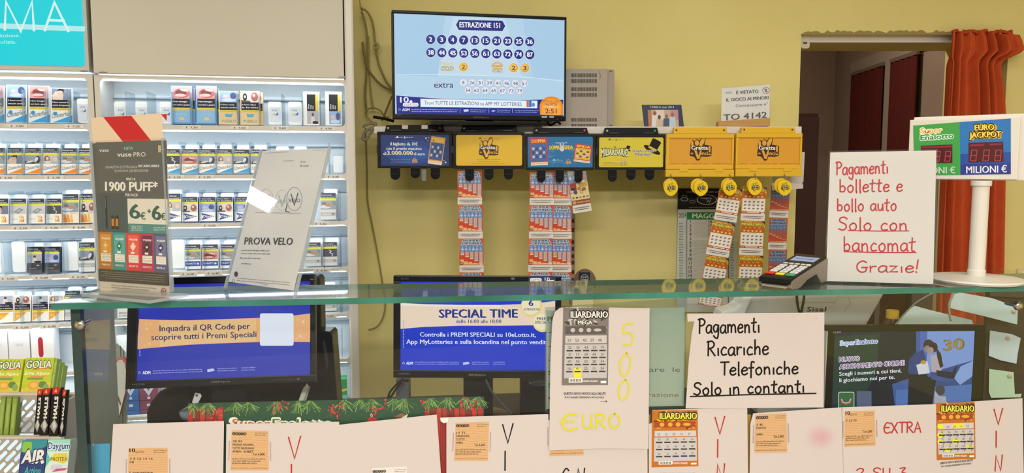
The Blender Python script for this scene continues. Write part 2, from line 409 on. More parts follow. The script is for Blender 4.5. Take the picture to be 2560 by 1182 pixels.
# curtain rod in the doorway
ry = WY + .04
a = at(2012, 96, ry); c_ = at(2505, 108, ry)
t = thing('curtain_rod', 'white curtain rod across the top of the doorway', 'rod', Matrix.Translation((0, ry, 0)))
B().box(a.x, c_.x - .005, -.012, .012, a.z - .017, a.z + .014).build('bar', M('d8d0cc', .4), t, bevel=.004)
e0 = at(1998, 96, ry)
bk = B().prism(rrect(e0.x, a.z - .04, a.x + .012, a.z + .016, .01), -.02, .02).build('bracket', M('cfc6b8', .45), t, bevel=.002)
B().box(e0.x + .008, e0.x + .022, -.0215, -.0195, a.z - .022, a.z - .017).build('screw', M('30302e', .5), bk)
# rust red curtain
def curtain():
    yc = WY - .045; nu, nv = 150, 60; bm = bmesh.new(); grid = []
    L = [(78, 2378), (130, 2372), (300, 2362), (450, 2352), (600, 2345), (780, 2338), (1100, 2330)]
    Rr = [(78, 2530), (105, 2542), (128, 2548), (145, 2520), (160, 2502), (230, 2512), (300, 2516), (600, 2512), (1100, 2508)]
    def ip(T, v):
        for (a, b), (c, d) in zip(T, T[1:]):
            if v <= c: return b + (d - b) * (v - a) / (c - a)
        return T[-1][1]
    for j in range(nv + 1):
        v = 78 + (1100 - 78) * (j / nv) ** 1.6; row = []
        l, r = ip(L, v), ip(Rr, v)
        for i in range(nu + 1):
            s = i / nu
            wob = .5 * math.sin(s * 3 + v * .004)
            ph = s * 2 * math.pi * 6.5 + wob + .8 * math.sin(s * 9)
            amp = .022 + .012 * math.sin(s * 11 + 1)
            if v < 170: amp *= .55 + .45 * (v - 78) / 92
            p = at(l + (r - l) * s + 4 * math.sin(ph * 1.0 + 1) * (1 if v > 150 else .4), v + (5 * math.sin(s * 21) if j == 0 else 0), yc)
            p.y += -amp * (math.sin(ph) * .8 + .35 * math.sin(2 * ph + 1)) - (.03 if 90 < v < 145 and s > .75 else 0)
            row.append(bm.verts.new(p))
        grid.append(row)
    for j in range(nv):
        for i in range(nu): bm.faces.new([grid[j][i], grid[j][i+1], grid[j+1][i+1], grid[j+1][i]])
    me = bpy.data.meshes.new('curtain'); 
    bmesh.ops.recalc_face_normals(bm, faces=bm.faces); bm.to_mesh(me); bm.free()
    for p in me.polygons: p.use_smooth = True
    me.materials.append(noisy('rust_curtain_cloth', 'bc4a20', 'c45226', 40, 0.8))
    t = thing('curtain', 'rust red gathered curtain hanging at the side of the doorway', 'curtain')
    o = link('cloth', me, t)
    sm = o.modifiers.new('thick', 'SOLIDIFY'); sm.thickness = .0025; sm.offset = 0
    bb = B(); rnd = random.Random(5); P = []
    for i in range(60):
        s = i / 59; q = at(2380 + 148 * s, 80 - 3 * math.sin(s * 26), yc); q.y += -.012 * math.sin(s * 38); P.append(q)
    bb.tube(P, .006, 6).build('gathered_hem', M('b8421c', .8), t, smooth=True)
curtain()
# ---------------------------------------------------------------- cables on the wall beside the cabinet
CBL = [([(899, 0), (903, 22), (915, 60), (919, 120), (916, 200), (914, 270), (920, 295), (938, 308)], .0022, 'a39457', 'thin beige cable hanging straight down beside the cabinet', 2.87),
       ([(903, 20), (920, 32), (932, 60), (938, 110), (944, 150), (950, 170), (966, 205), (982, 224)], .004, '8f8046', 'thick olive cable looping from the ceiling corner to the television', 2.86),
       ([(906, 105), (911, 140), (920, 172), (940, 200), (960, 217), (982, 227)], .0042, '7d6f3e', 'dark olive cable running from the cabinet edge to the television', 2.855),
       ([(904, 30), (912, 55), (917, 90), (916, 180), (913, 230), (916, 272)], .0035, '8d7e45', 'olive cable dropping beside the grey cabinet side', 2.865),
       ([(922, 90), (923, 180), (928, 240), (933, 270)], .0028, 'a5964f', 'pale cable hanging between the cabinet side and the television', 2.872),
       ([(914, 282), (922, 272), (936, 270), (952, 278), (962, 292), (972, 293)], .0026, '8a7c46', 'short cable loop above the white shelf end', 2.85),
       ([(980, 240), (970, 265), (962, 285), (955, 302)], .0036, '74683c', 'short dark cable behind the lower television corner', 2.84),
       ([(907, 318), (914, 312), (932, 308), (940, 310), (930, 325), (918, 346), (910, 350), (907, 344), (914, 328), (936, 318)], .0045, '8a8068', 'grey cable coil bunched beside the shelf end', 2.70),
       ([(914, 320), (917, 420), (919, 500), (930, 560), (945, 640), (955, 700), (962, 740), (963, 770), (955, 800), (940, 818), (922, 824)], .0028, '8e804a', 'long thin cable trailing down the yellow wall to the counter', 2.875)]
for pts, r, col, lab, yy in CBL:
    P = spline([at(u, v, yy) for u, v in pts], 7)
    tag(B().tube(P, r, 8).build('cable', M(col, .6), smooth=True), lab, 'cable', 'cables on the yellow wall')
P = spline([at(u, v, 2.855) for u, v in ((934, 113), (940, 108), (946, 113), (944, 120), (937, 121), (934, 114))], 5)
tag(B().tube(P, .0045, 8).build('tape_wrap', M('a59a68', .7), smooth=True), 'lump of tape wrapped round the thick olive cable', 'tape')

m = upright(2540, 692, WY - .001); mp_ = mapper(m); x1, z1 = mp_(2566, 672)
t = thing('wall_switch', 'cream light switch plate on the yellow wall beyond the curtain', 'switch', m)
B().box(0, .045, -.008, .0, 0, z1).build('plate', M('d8cfa8', .4), t, bevel=.002); B().box(.012, .033, -.011, -.007, z1*.25, z1*.75).build('rocker', M('e2dab8', .35), t, bevel=.001)
# ---------------------------------------------------------------- lit display cabinets
CO = at(890, 410, 2.6); CO.z = 0
CM = frame(CO, Vector((1, .2, 0)))                  # x along the front (towards the yellow wall), y into the cabinet
cm0 = mapper(CM, 0.0)
def cpx(u, v, y=0.0): return mapper(CM, y)(u, v)
TOPS = [cpx(855, v)[1] for v in (208, 328, 446, 562, 677, 791, 905, 1020)]
BOTS = [cpx(855, v)[1] for v in (316, 436, 553, 669, 783, 897, 1012, 1125)]
PANZ = cpx(860, 200)[1]
RX0, RX1 = cpx(250, 240)[0], cpx(862, 260)[0]
LX1 = cpx(220, 260)[0]; LX0 = LX1 - .95
CDIV = cpx(233, 196)[0]
CREAM = M('d8d4cf', 0.35); WHITE = M('e8edf2', 0.4); GREYD = M('b9b3ab', 0.45)
INNER = M('e2ecf3', 0.5); LED = M('e6f4ff', 0.5, emit=9.0)
PLATE = M('f2f7fb', 0.35); DIVM = glass('divider_acrylic', 'eef5fa', f0=.06, haze=.1, hazecol='d8e6f0')
DEPTH = .16
def cabinet(name, label, x0, x1, ox0, ox1, nrows=8):
    t = thing(name, label, 'cabinet', CM)
    # face plate with rounded openings
    f = bmesh.new(); outer = [(x0, .1), (x1, .1), (x1, PANZ), (x0, PANZ)]
    b = B()
    loops = [rrect(ox0, BOTS[k], ox1, TOPS[k], .014, 5) for k in range(nrows)]
    cur = bpy.data.curves.new('plate', 'CURVE'); cur.dimensions = '2D'; cur.fill_mode = 'BOTH'; cur.extrude = .004
    for lp in [outer] + loops:
        sp = cur.splines.new('POLY'); sp.points.add(len(lp) - 1); sp.use_cyclic_u = True
        for pt, (x, z) in zip(sp.points, lp): pt.co = (x, z, 0, 1)
    f.free(); o = bpy.data.objects.new('tmp', cur); me = o.to_mesh().copy(); o.to_mesh_clear(); bpy.data.objects.remove(o)
    me2 = bpy.data.meshes.new('face_plate'); bm = bmesh.new(); bm.from_mesh(me)
    for v in bm.verts: v.co = Vector((v.co.x, -v.co.z + .004, v.co.y))
    bmesh.ops.remove_doubles(bm, verts=bm.verts, dist=1e-5)
    bmesh.ops.recalc_face_normals(bm, faces=bm.faces); bm.to_mesh(me2); bm.free(); me2.materials.append(CREAM)
    link('face_plate', me2, t)
    # interior
    B().box(x0, x1, DEPTH, DEPTH + .012, .1, PANZ).build('back_panel', INNER, t)
    for k in range(nrows):
        z = BOTS[k]
        sh = B().box(x0 + .01, x1 - .01, .0085, DEPTH, z - .011, z - .001).build('shelf', WHITE, t)
        B().box(ox0 - .004, ox1 + .004, .0085, .03, TOPS[k] - .004, TOPS[k] + .004).build('light_strip', LED, sh)
        B().box(ox0, ox1, DEPTH - .02, DEPTH, TOPS[k] - .048, TOPS[k] - .044).build('rear_rail', M('b9c9d4', .5), sh)
    for x in (x0, x1 - .012): B().box(x, x + .012, .0085, DEPTH + .2, .1, PANZ).build('side_panel', CREAM, t)
    B().box(x0, x1, .02, DEPTH + .2, 0, .1).build('plinth', M('8f8a84', .6), t)
    return t
LC = cabinet('display_cabinet', 'lit tobacco display cabinet under the turquoise light box', CDIV - 1.15, CDIV - .002, LX0, LX1)
RC = cabinet('display_cabinet', 'lit tobacco display cabinet with plain grey top panel beside the yellow wall', CDIV + .002, -.012, RX0, RX1)
# rounded corner post and upper doors
B().box(-.03, .0, -.012, .36, .1, 2.5).build('corner_post', M('dedad6', .3), RC, bevel=.012, seg=4)
zt = 2.5
d = B().box(CDIV + .006, -.033, -.014, .3, PANZ + .004, zt).build('top_door', noisy('top_panel_laminate', 'cfcac0', 'd6d1c7', 2, .5), RC, bevel=.003)
for u in (258, 855):
    x, z = cpx(u, 181 if u < 400 else 192, -.014)
    B().prism([(x + .012 * math.cos(a * math.pi / 8), z + .0022 * math.sin(a * math.pi / 8)) for a in range(16)], -.0165, -.013).build('finger_slot', M('77736e', .3, metal=.6), d)
d = B().box(CDIV - 1.15, CDIV - .006, -.014, .3, PANZ + .008, zt).build('top_door', M('cfcac5', .5), LC, bevel=.003)
x, z = cpx(210, 178, -.014)
B().prism([(x + .012 * math.cos(a * math.pi / 8), z + .0022 * math.sin(a * math.pi / 8)) for a in range(16)], -.0165, -.013).build('finger_slot', M('77736e', .3, metal=.6), d)
# turquoise light box
x1, z0 = cpx(213, 166, -.014); xb = x1 - .9
lb = B().prism(rrect(xb, z0, x1, zt - .02, .012), -.020, -.013).build('light_box', M('18cfd8', .3, emit=1.0), d)
pr = Print(lambda u, v: cpx(u, v, -.0205), y0=-.0205, emit=.9, down=True)
pr.poly([(-60, 56), (213, 66), (213, 79), (-60, 69)], 'b8f4f2')
for L in ([(12, 74), (15, 4), (52, 78), (80, 4), (85, 76)], [(112, 76), (136, 6), (171, 78)], [(120, 50), (160, 52)]): pr.line(L, 6.5, 'dffaf8')
pr.text('duzione.', -6, 93, 9, 'c8f6f2', x1=50, bold=.01); pr.text('pulizia.', -8, 109, 9, 'c8f6f2', x1=41, bold=.01)
pr.build('lettering', lb)
# dividers, pusher plates, empty tag holders
def divider(u, row, par):
    x, _ = cpx(u, 400, .03); z = BOTS[row]
    o = B().box(x - .0012, x + .0012, .012, .12, z, z + .104).build('divider', DIVM, par)
def pusher(u0, u1, v, row, par, y=.06, bot=None):
    x0, zt_ = cpx(u0, v, y); x1, _ = cpx(u1, v, y)
    T = Matrix.Translation((0, 0, 0))
    o = B().prism(rrect(x0, BOTS[row] + .006, x1, zt_, .006), y, y + .003).build('pusher_plate', PLATE, par)
    return o
def pos_card(u0, u1, v0, v1, row, par):
    o = pusher(u0, u1, v0, row, par, .04)
    pr = Print(lambda u, v: cpx(u, v, .038), y0=.038, down=True)
    w = (u1 - u0)
    pr.rr(u0 + w*.1, v0 + 14, u1 - w*.1, v1 - 6, 2, 'd9e2f2'); m = (u0 + u1) / 2
    pr.text('POS', m - w*.18, v0 + 24, 4.5, '4a5a86', x1=m + w*.18, bold=.02)
    pr.poly([(m - w*.2, v0 + 34), (m, v0 + 27), (m, v0 + 34)], 'c9cf6a'); pr.poly([(m, v0 + 34), (m + w*.25, v0 + 26), (m + w*.25, v0 + 34)], '4a6fd0')
    pr.build('printed_card', o)
# ---------------------------------------------------------------- packs
def picture(p, kind, x0, y0, x1, y1):
    W_, H_ = x1 - x0, y1 - y0
    def e(cx, cy, rx, ry, c, rot=0): p.ell(x0 + cx*W_, y0 + cy*H_, rx*W_, ry*H_, c, 14, rot=rot)
    def q(pts, c): p.poly([(x0 + a*W_, y0 + b_*H_) for a, b_ in pts], c)
    bg = dict(man='6f7890', couch='8d94a4', mother='b9b4b4', bed='8f9aa6', smoke='3c3e46', xray='c6c6ca', eye='4a4a52', girls='d6ccc8', mouth='c98f8c', ill='86a6d8', sit='a7a9b6')[kind]
    p.rect(x0, y0, x1, y1, bg)
    if kind == 'man': q([(.05,0),(.02,.4),(.2,.75),(.42,.6),(.5,.2),(.48,0)], 'c9b6a6'); e(.42,.66,.15,.26,'bfa48f'); q([(.25,.8),(.4,1),(.6,.95),(.62,.62),(.5,.82)], '25262c'); q([(.42,0),(.5,.5),(.58,.5),(.56,0)], 'cdb8a6')
    elif kind == 'couch': q([(0,.0),(0,.35),(.6,.2),(.7,0)], '3b3e4c'); e(.78,.5,.17,.42,'2c2f3c'); e(.7,.52,.1,.3,'cfd2da',-20); e(.3,.25,.24,.1,'d5d2cf',14)
    elif kind == 'mother': e(.26,.55,.17,.4,'7d5a44'); e(.28,.62,.09,.2,'e0b89c'); e(.3,.18,.2,.2,'d9cfc8'); e(.78,.5,.14,.25,'e2bfa6'); e(.72,.15,.24,.16,'a9b6c4')
    elif kind == 'bed': e(.3,.3,.36,.2,'c8d6e2'); e(.5,.5,.26,.2,'b98468',-8); e(.22,.66,.14,.16,'7d6a66'); q([(.7,.9),(1,.9),(1,.4),(.85,.5)], '6f8a80')
    elif kind == 'smoke': q([(.45,.9),(.62,.7),(.55,.5),(.72,.35),(.66,.05),(.6,.05),(.64,.32),(.44,.5),(.54,.7),(.4,.85)], 'c9ccd6')
    elif kind == 'eye': q([(.45,.9),(.62,.7),(.55,.5),(.72,.3),(.66,.05),(.6,.05),(.64,.32),(.44,.5),(.54,.7),(.4,.85)], 'b9bcc4')
    elif kind == 'xray': q([(.2,.25),(.55,.7),(.85,.55),(.5,.05)], '8a8c92'); q([(.35,.3),(.55,.6),(.7,.5),(.5,.2)], 'b2b3b8')
    elif kind == 'girls': e(.2,.48,.12,.34,'2a2524'); e(.2,.5,.06,.14,'e0bca6'); e(.74,.5,.2,.42,'a05c54'); e(.7,.64,.08,.14,'e6c0ae'); q([(0,0),(0,.2),(.5,.14),(.5,0)], '4a4446')
    elif kind == 'mouth': e(.5,.45,.42,.4,'a85a5a'); e(.46,.5,.3,.26,'6a2e30'); e(.42,.28,.3,.12,'d9a8a0'); e(.62,.7,.24,.1,'d8b8a4',-12)
    elif kind == 'ill': e(.4,.5,.24,.22,'b6a9c8'); e(.3,.55,.12,.14,'d9b8b0'); e(.75,.6,.18,.3,'3c4a78'); e(.5,.2,.4,.14,'b9cdea')
    elif kind == 'sit': e(.5,.72,.1,.16,'4a3c38'); q([(.3,.05),(.38,.6),(.62,.6),(.72,.05)], 'cfc6c2'); e(.72,.12,.26,.12,'26262c')
WARN = dict(man=('Il fumo aumenta il', 'rischio di impotenza'), couch=('Smetti di fumare -', 'Vivi per i tuoi cari'), mother=('Il tuo fumo puo', 'nuocere ai bambini'), bed=('Il fumo provoca', 'tumori ai polmoni'),
            smoke=('Il fumo aumenta', 'il rischio di cecita'), eye=('Il fumo aumenta', 'il rischio di cecita'), xray=('Il fumo causa il 90 %', 'dei tumori al polmone'), girls=('Il fumo riduce', 'la fertilita'),
            mouth=('Il fumo danneggia i', 'tuoi denti e gengive'), ill=('Il fumo causa', 'attacchi cardiaci'), sit=('Il fumo causa', 'ictus e disabilita'))
_PK = {}
def pack_print(brand, kind, ratio):
    k = (brand, kind, round(ratio, 1))
    if k in _PK: return _PK[k]
    p = Print(lambda x, y: (x, y), y0=-.0002, down=False, rough=.4); H = ratio
    base = dict(chest_o='f4f2f0', chest_b='f4f2f0', merit='f2efee', merit_b='f3e8da', dark='3c3c44', silver='e6e8ea', winst='f4f2ee', diana='f6f6f8', mur='f2f2f4', grey='d2d4d8', camel='7fb2dc', pueblo='d8bf92', drum='e9e9ea', chest_p='dfe6ea', benson='e9eaec').get(brand)
    p.rect(0, 0, 1, H, base)
    pouch = brand in ('camel', 'pueblo', 'chest_p')
    flip = pouch or brand == 'winst2'
    a, b_, c = (.20*H, .285*H, .62*H)               # black, yellow, picture ends from the top
    w = WARN[kind]
    if brand == 'drum':
        p.rect(.22, .08, .74, .92*H, '24242a'); p.rect(.74, .08, .92, .92*H, 'd8c23a'); picture(p, kind, .22, .08, .92, .42*H)
        for i, s_ in enumerate(('Il fumo', 'causa', 'ictus')): p.text(s_, .36 + .13*i, .48*H, .085, 'f4f4f4', bold=.02, vert=True)
    elif pouch:
        picture(p, kind, .06, .66*H, .96, .985*H); p.rect(.06, .43*H, .96, .66*H, '26262e')
        p.text(w[0], .1, .57*H, .075, 'f6f6f6', x1=.78, bold=.02); p.text(w[1], .1, .485*H, .075, 'f6f6f6', x1=.9, bold=.02)
        p.rect(.06, .36*H, .96, .425*H, 'd9c23c'); p.small(.12, .385*H, .9, .03, '6a5c20')
    else:
        if brand == 'winst':
            picture(p, kind, .03, .68*H, .97, .99*H); p.rect(.03, .46*H, .97, .68*H, '26262e'); p.rect(.03, .385*H, .97, .455*H, 'd9b83c')
            p.text(w[0], .08, .595*H, .08, 'f6f6f6', x1=.75, bold=.02); p.text(w[1], .08, .5*H, .08, 'f6f6f6', x1=.9, bold=.02)
        else:
            p.rect(.02, H - a, .98, H, '24303e' if brand != 'dark' else '20242e'); p.rect(.02, H - b_, .98, H - a, 'd6cf45'); picture(p, kind, .02, H - c, .98, H - b_)
            p.text(w[0], .06, H - a*.5, .075, 'f6f6f6', x1=.72, bold=.02); p.text(w[1], .06, H - a*.9, .075, 'f6f6f6', x1=.9, bold=.02)
    z = H - c
    if brand in ('chest_o', 'chest_b', 'chest_p'):
        if brand == 'chest_p': z = .36*H
        col = 'ee8a30' if brand == 'chest_o' else '2c9ad8'
        p.poly([(.1, 0.02), (1, .02), (1, z*.62)], col); p.text('Chesterfield', .06, z*.36, z*.36, '3c4650', x1=.95, y1=z*.62, bold=0)
        if brand == 'chest_p': p.ell(.22, z*.75, .1, z*.14, '3a8cc8')
    elif brand == 'merit': p.text('MERIT', .1, z*.4, .09, 'b2b4b8', x1=.45); [p.poly([(.5 + i*.1, z*.9), (.62 + i*.1, z*.7), (.68 + i*.1, z*.18), (.55 + i*.1, z*.15), (.6 + i*.1, z*.5)], cc) for i, cc in enumerate(('e8c84a', 'e9a93c', 'd98a30'))]
    elif brand == 'merit_b': [p.poly([(.04 + i*.22, .05), (.04 + i*.22, z*.85), (.2 + i*.2, z*.7), (.3 + i*.18, .05)], cc) for i, cc in enumerate(('e07c28', 'ec9c38', 'f2bc5c'))]; p.text('MERIT', .45, z*.84, .08, '9a9690', x1=.9)
    elif brand == 'dark': p.ell(.72, z*.75, .1, .04, 'b8b8bc'); p.text('Rothmans', .12, z*.4, .1, 'b9bac0', x1=.6); p.rect(0, 0, 1, z*.28, '55565e')
    elif brand == 'silver': p.rect(0, z*.4, 1, z*.75, 'b4b8bd'); p.text('Rothmans', .2, z*.5, .09, 'f0f0f2', x1=.75)
    elif brand == 'winst': p.poly([(.03, .05), (.03, .36*H), (.75, .36*H), (.5, .22*H)], 'eba93a'); p.text('30', .12, .18*H, .16, 'f6dca8', bold=.02)
    elif brand == 'diana': p.poly([(.1, z*.9), (.95, z*.52), (.12, z*.12), (.24, z*.5)], '1f3f92'); p.text('Diana', .2, z*.4, .17, 'f4f6fa', x1=.84, bold=.03, slant=.2)
    elif brand == 'mur': p.rect(.02, z*.3, .98, z*.82, '2250a2'); p.text('MURATTI', .1, z*.48, .12, 'f2f4f8', x1=.68, bold=.02); p.ell(.82, z*.56, .07, .07, 'dfe6f2')
    elif brand == 'grey': p.rect(0, z*.35, 1, z*.7, 'b2b4ba'); p.text('MULTIFILTER', .12, z*.44, .07, 'f2f2f4', x1=.6); p.ell(.8, z*.55, .06, .07, '6f7178')
    elif brand == 'camel': p.text('CAMEL', .22, .23*H, .1, '9fc6e6', x1=.8); p.ell(.5, .14*H, .13, .06, 'e8c07a'); p.poly([(.38, .1*H), (.46, .2*H), (.54, .15*H), (.6, .2*H), (.62, .1*H)], 'e2b466'); p.rect(.06, 0, .95, .04*H, '4f86b8')
    elif brand == 'pueblo': p.poly([(.3, .31*H), (.7, .31*H), (.64, .22*H), (.36, .22*H)], '4aa0b8'); p.text('PUEBLO', .16, .06*H, .15, '4a7c8c', x1=.86, bold=.0)
    elif brand == 'benson': p.text('BENSON', .1, .3, .14, '30343c', x1=.86, slant=.2); p.text('& HEDGES', .1, .12, .12, '30343c', x1=.86, slant=.2)
    o = p.build('artwork'); me = o.data; bpy.data.objects.remove(o); _PK[k] = me; return me
DESC = dict(chest_o='white pack with an orange corner', chest_b='white pack with a blue corner', merit='white pack with thin gold arcs', merit_b='cream pack with broad orange arcs', dark='dark charcoal pack', silver='white pack with a silver band',
            winst='white pack with a golden wedge', diana='white pack with a blue pennant', mur='white pack with a blue band', grey='pale grey pack', camel='sky blue pouch', pueblo='tan paper pouch', drum='pale pouch lying sideways', chest_p='silver and blue pouch', benson='pale silver pack')
BODYC = dict(chest_o='f2f0ee', chest_b='f2f0ee', merit='f0eeec', merit_b='eee2d2', dark='34343c', silver='e4e6ea', winst='f2f0ec', diana='2a52b8', mur='f0f0f4', grey='cfd2d8', camel='6aa0d0', pueblo='d0b688', drum='e6e6ea', chest_p='d8e0e8', benson='e4e6ea')
ORD = ['first', 'second', 'third', 'fourth', 'fifth', 'sixth', 'seventh', 'eighth']
_PB = {}
def pack(u0, u1, v0, v1, row, brand, kind, where, y=.03, tilt=8, group=None, thick=.022):
    x0, zb = cpx(u0, v1, y); x1, _ = cpx(u1, v1, y); _, zt_ = cpx(u0, v0, y + .01)
    zb = BOTS[row] + .0008
    w = x1 - x0; h = (zt_ - zb) / math.cos(math.radians(tilt))
    pouch = brand in ('camel', 'pueblo', 'chest_p', 'drum')
    t = thing('tobacco_pouch' if pouch else 'cigarette_pack', where, 'tobacco pouch' if pouch else 'cigarette pack', None, group)
    T = CM @ Matrix.Translation((x0, y, zb)) @ Matrix.Rotation(-math.radians(tilt), 4, 'X')
    t.matrix_world = T
    B().box(0, w, 0, thick if not pouch else .012, 0.0035, h).build('carton' if not pouch else 'sleeve', M(BODYC[brand], .4), t, bevel=.0012, seg=1)
    o = link('printed_artwork', pack_print(brand, kind, h / w), t); me = o.data
    r0 = round(h / w, 1); o.scale = (w, 1, h / r0 if False else w * (h / w) / max(v.co.z for v in me.vertices)); o.location = (0, -.0003, 0.0036)
    o.scale.z *= (h - .004) / h
    return t
def packrow(row, items, rowname, ref, par, cab, pitch=True):
    """items: (left px, right px, top px, bottom px, brand, picture); ref: what the count starts from"""
    n = 0
    for it in items:
        u0, u1, v0, v1, br, kd = it
        n += 1
        lab = f"{DESC[br]}, {ORD[n-1]} from the {ref}, {rowname}, {cab} cabinet"
        pack(u0, u1, v0, v1, row, br, kd, lab, group=f"packs on the {rowname}, {cab} cabinet")
SHN = ['top shelf', 'second shelf', 'third shelf', 'fourth shelf', 'fifth shelf', 'sixth shelf', 'bottom shelf']
# teal-topped cabinet, counted from the post between the cabinets
for row, items in ((0, [(126, 181, 219, 307, 'chest_p', 'man'), (71, 124, 213, 307, 'chest_p', 'mouth'), (15, 67, 211, 307, 'chest_p', 'ill'), (-42, 11, 213, 307, 'chest_p', 'mouth')]),
    (1, [(196.5, 237, 370, 430, 'chest_o', 'bed'), (153, 194, 370, 430, 'chest_o', 'bed'), (106, 148, 369, 430, 'chest_o', 'mother'), (61.5, 103.5, 369, 430, 'chest_o', 'couch'), (17.5, 58.5, 369, 430, 'chest_o', 'man'), (-29, 13, 369, 430, 'chest_o', 'bed')]),
    (2, [(200.5, 240, 484, 553, 'merit_b', 'girls'), (156, 197, 485, 552, 'merit_b', 'bed'), (114.5, 154, 496, 553, 'merit', 'eye'), (71.5, 111.5, 496, 553, 'merit', 'xray'), (25, 65.5, 496, 553, 'merit', 'xray'), (-20, 21, 496, 553, 'merit', 'man')]),
    (3, [(196.5, 237, 606, 672, 'silver', 'couch'), (111, 149, 617, 674, 'dark', 'ill'), (67, 105, 617, 674, 'dark', 'sit')]),
    (4, [(207, 247, 727, 795, 'grey', 'bed'), (162, 202, 727, 795, 'grey', 'smoke'), (121, 160, 739, 795, 'winst', 'mother'), (80, 121, 739, 795, 'winst', 'sit'), (35, 76, 739, 795, 'winst', 'girls'), (-8, 33, 739, 795, 'winst', 'sit')])):
    packrow(row, items, SHN[row], 'post', LC, 'turquoise-topped')
    for it in items:
        divider(it[1] + 2, row, LC)
        if row: pusher(it[0] + 8, it[1] + 3, it[2] - 10, row, LC)
pos_card(192, 222, 246, 308, 0, LC)
for u in (0, 61, 193): pusher(u - 33, u, 604, 3, LC, .05); divider(u + 2, 3, LC)
# plain-topped cabinet
for row, items, ref in ((0, [(428, 481, 213, 313, 'camel', 'mouth'), (491, 543, 213, 313, 'camel', 'mouth'), (547, 597, 226, 313, 'pueblo', 'ill'), (601, 651, 226, 313, 'pueblo', 'girls')], 'vape poster'),
    (0, [(814, 856, 228, 315, 'drum', 'ill'), (759, 800, 228, 315, 'drum', 'sit')], 'yellow wall'),
    (1, [(410, 451, 372, 433, 'chest_b', 'smoke'), (455, 496, 372, 433, 'chest_b', 'mouth'), (498, 540, 372, 433, 'chest_b', 'couch'), (541.5, 581, 372, 433, 'chest_b', 'mother'), (584.6, 624, 373, 433, 'chest_b', 'couch'), (628, 668, 373, 433, 'chest_b', 'couch')], 'vape poster'),
    (2, [(413, 453, 484, 551, 'diana', 'mother'), (455, 495, 492, 552, 'diana', 'girls'), (499, 539, 492, 552, 'diana', 'ill'), (543.5, 583, 492, 552, 'diana', 'girls'), (587, 626, 492, 552, 'diana', 'ill')], 'vape poster'),
    (2, [(801.5, 841, 482, 547, 'grey', 'bed')], 'yellow wall'),
    (3, [(462, 502, 611, 668, 'mur', 'bed'), (505, 546, 611, 668, 'mur', 'mouth'), (551, 591, 611, 668, 'mur', 'bed')], 'vape poster'),
    (3, [(807, 844, 605, 661, 'grey', 'smoke'), (764, 803, 606, 661, 'grey', 'bed')], 'yellow wall'),
    (4, [(806, 842, 722, 778, 'grey', 'smoke')], 'yellow wall'),
    (4, [(293, 333, 730, 786, 'benson', 'bed')], 'counter side')):
    packrow(row, items, SHN[row], ref, RC, 'plain-topped')
    for it in items:
        divider(it[1] + 2, row, RC)
        if row: pusher(it[0] + 8, it[1] + 3, it[2] - 10, row, RC)
for k, (u0, u1, br, kd, nm) in enumerate(((486, 489.5, 'camel', 'mouth', 'first'), (545, 549, 'camel', 'mouth', 'second'), (655, 659, 'pueblo', 'girls', 'last'))):
    pack(u1 - 50, u1, 219 if k < 2 else 230, 313, 0, br, kd, f"{DESC[br]} hidden behind the {nm} {'blue' if k < 2 else 'tan'} pouch on the plain-topped cabinet", y=.045, group='pouches behind the front ones')
for u0 in (285, 338, 399, 670, 720): pos_card(u0, u0 + 34, 254, 309, 0, RC); divider(u0 + 40, 0, RC)
pusher(426, 459, 599, 3, RC, .05); divider(461, 3, RC)
for u0 in (795, 833): pusher(u0, u0 + 24, 390, 1, RC, .05); divider(u0 + 28, 1, RC)
for u0 in (690, 735): pusher(u0, u0 + 32, 366, 1, RC)
pusher(808, 838, 706, 4, RC); pusher(808, 832, 828, 5, RC, .05); divider(846, 5, RC); pusher(290, 322, 838, 5, RC, .05); divider(326, 5, RC)
for r_ in (2, 3, 4): divider(848, r_, RC)
# boxes low in the cabinets
def carton(u0, u1, v0, v1, row, col, lab, y=.03, art=None, name='product_box', cat='box', group=None):
    x0, _ = cpx(u0, v1, y); x1, _ = cpx(u1, v1, y); _, zt_ = cpx(u0, v0, y); zb = BOTS[row] + .0008
    t = thing(name, lab, cat, CM @ Matrix.Translation((x0, y, zb)), group)
    B().box(0, x1 - x0, 0, .05, 0, zt_ - zb).build('carton', M(col, .35), t, bevel=.002)
    if art:
        pr = Print(lambda x, z: (x * (x1 - x0), z * (zt_ - zb)), down=False); art(pr); pr.build('printed_artwork', t)
    return t
def art_red(p): p.rr(.3, .3, .56, .82, .1, 'f6f6f6'); p.rr(.32, .32, .54, .8, .09, 'b02a38')
def art_iq(p): p.text('IQOS', .35, .62, .06, 'b2b2b8', x1=.68)
carton(79, 136, 822, 897, 5, 'f0f2f6', 'white device box with a red oblong emblem behind the candy boxes', art=art_red, group='device boxes behind the candy')
carton(23, 76, 826, 897, 5, 'e6e8ee', 'plain pale device box second from the red emblem box', art=art_iq, group='device boxes behind the candy')
carton(-32, 21, 826, 897, 5, 'e6e8ee', 'plain pale device box farthest from the red emblem box', art=art_iq, group='device boxes behind the candy')
def art_v(c2):
    def f(p): p.poly([(.1, 1), (.5, .6), (.9, 1), (.7, 1), (.5, .78), (.3, 1)], 'c8d2e6'); p.rect(.42, .5, .58, .58, 'dfe4ee'); p.small(.1, .12, .9, .05, c2); p.rect(0, .44, 1, .47, c2); p.rect(.38, .25, .62, .34, 'dfe4ee')
    return f
carton(308, 349, 962, 1029, 6, '2e6fc0', 'blue vape box low in the cabinet behind the counter', art=art_v('1d4c90'), group='vape boxes low in the cabinet')
carton(350, 397, 962, 1029, 6, '84486a', 'plum vape box next to the blue one low in the cabinet', art=art_v('5c2c48'), group='vape boxes low in the cabinet')
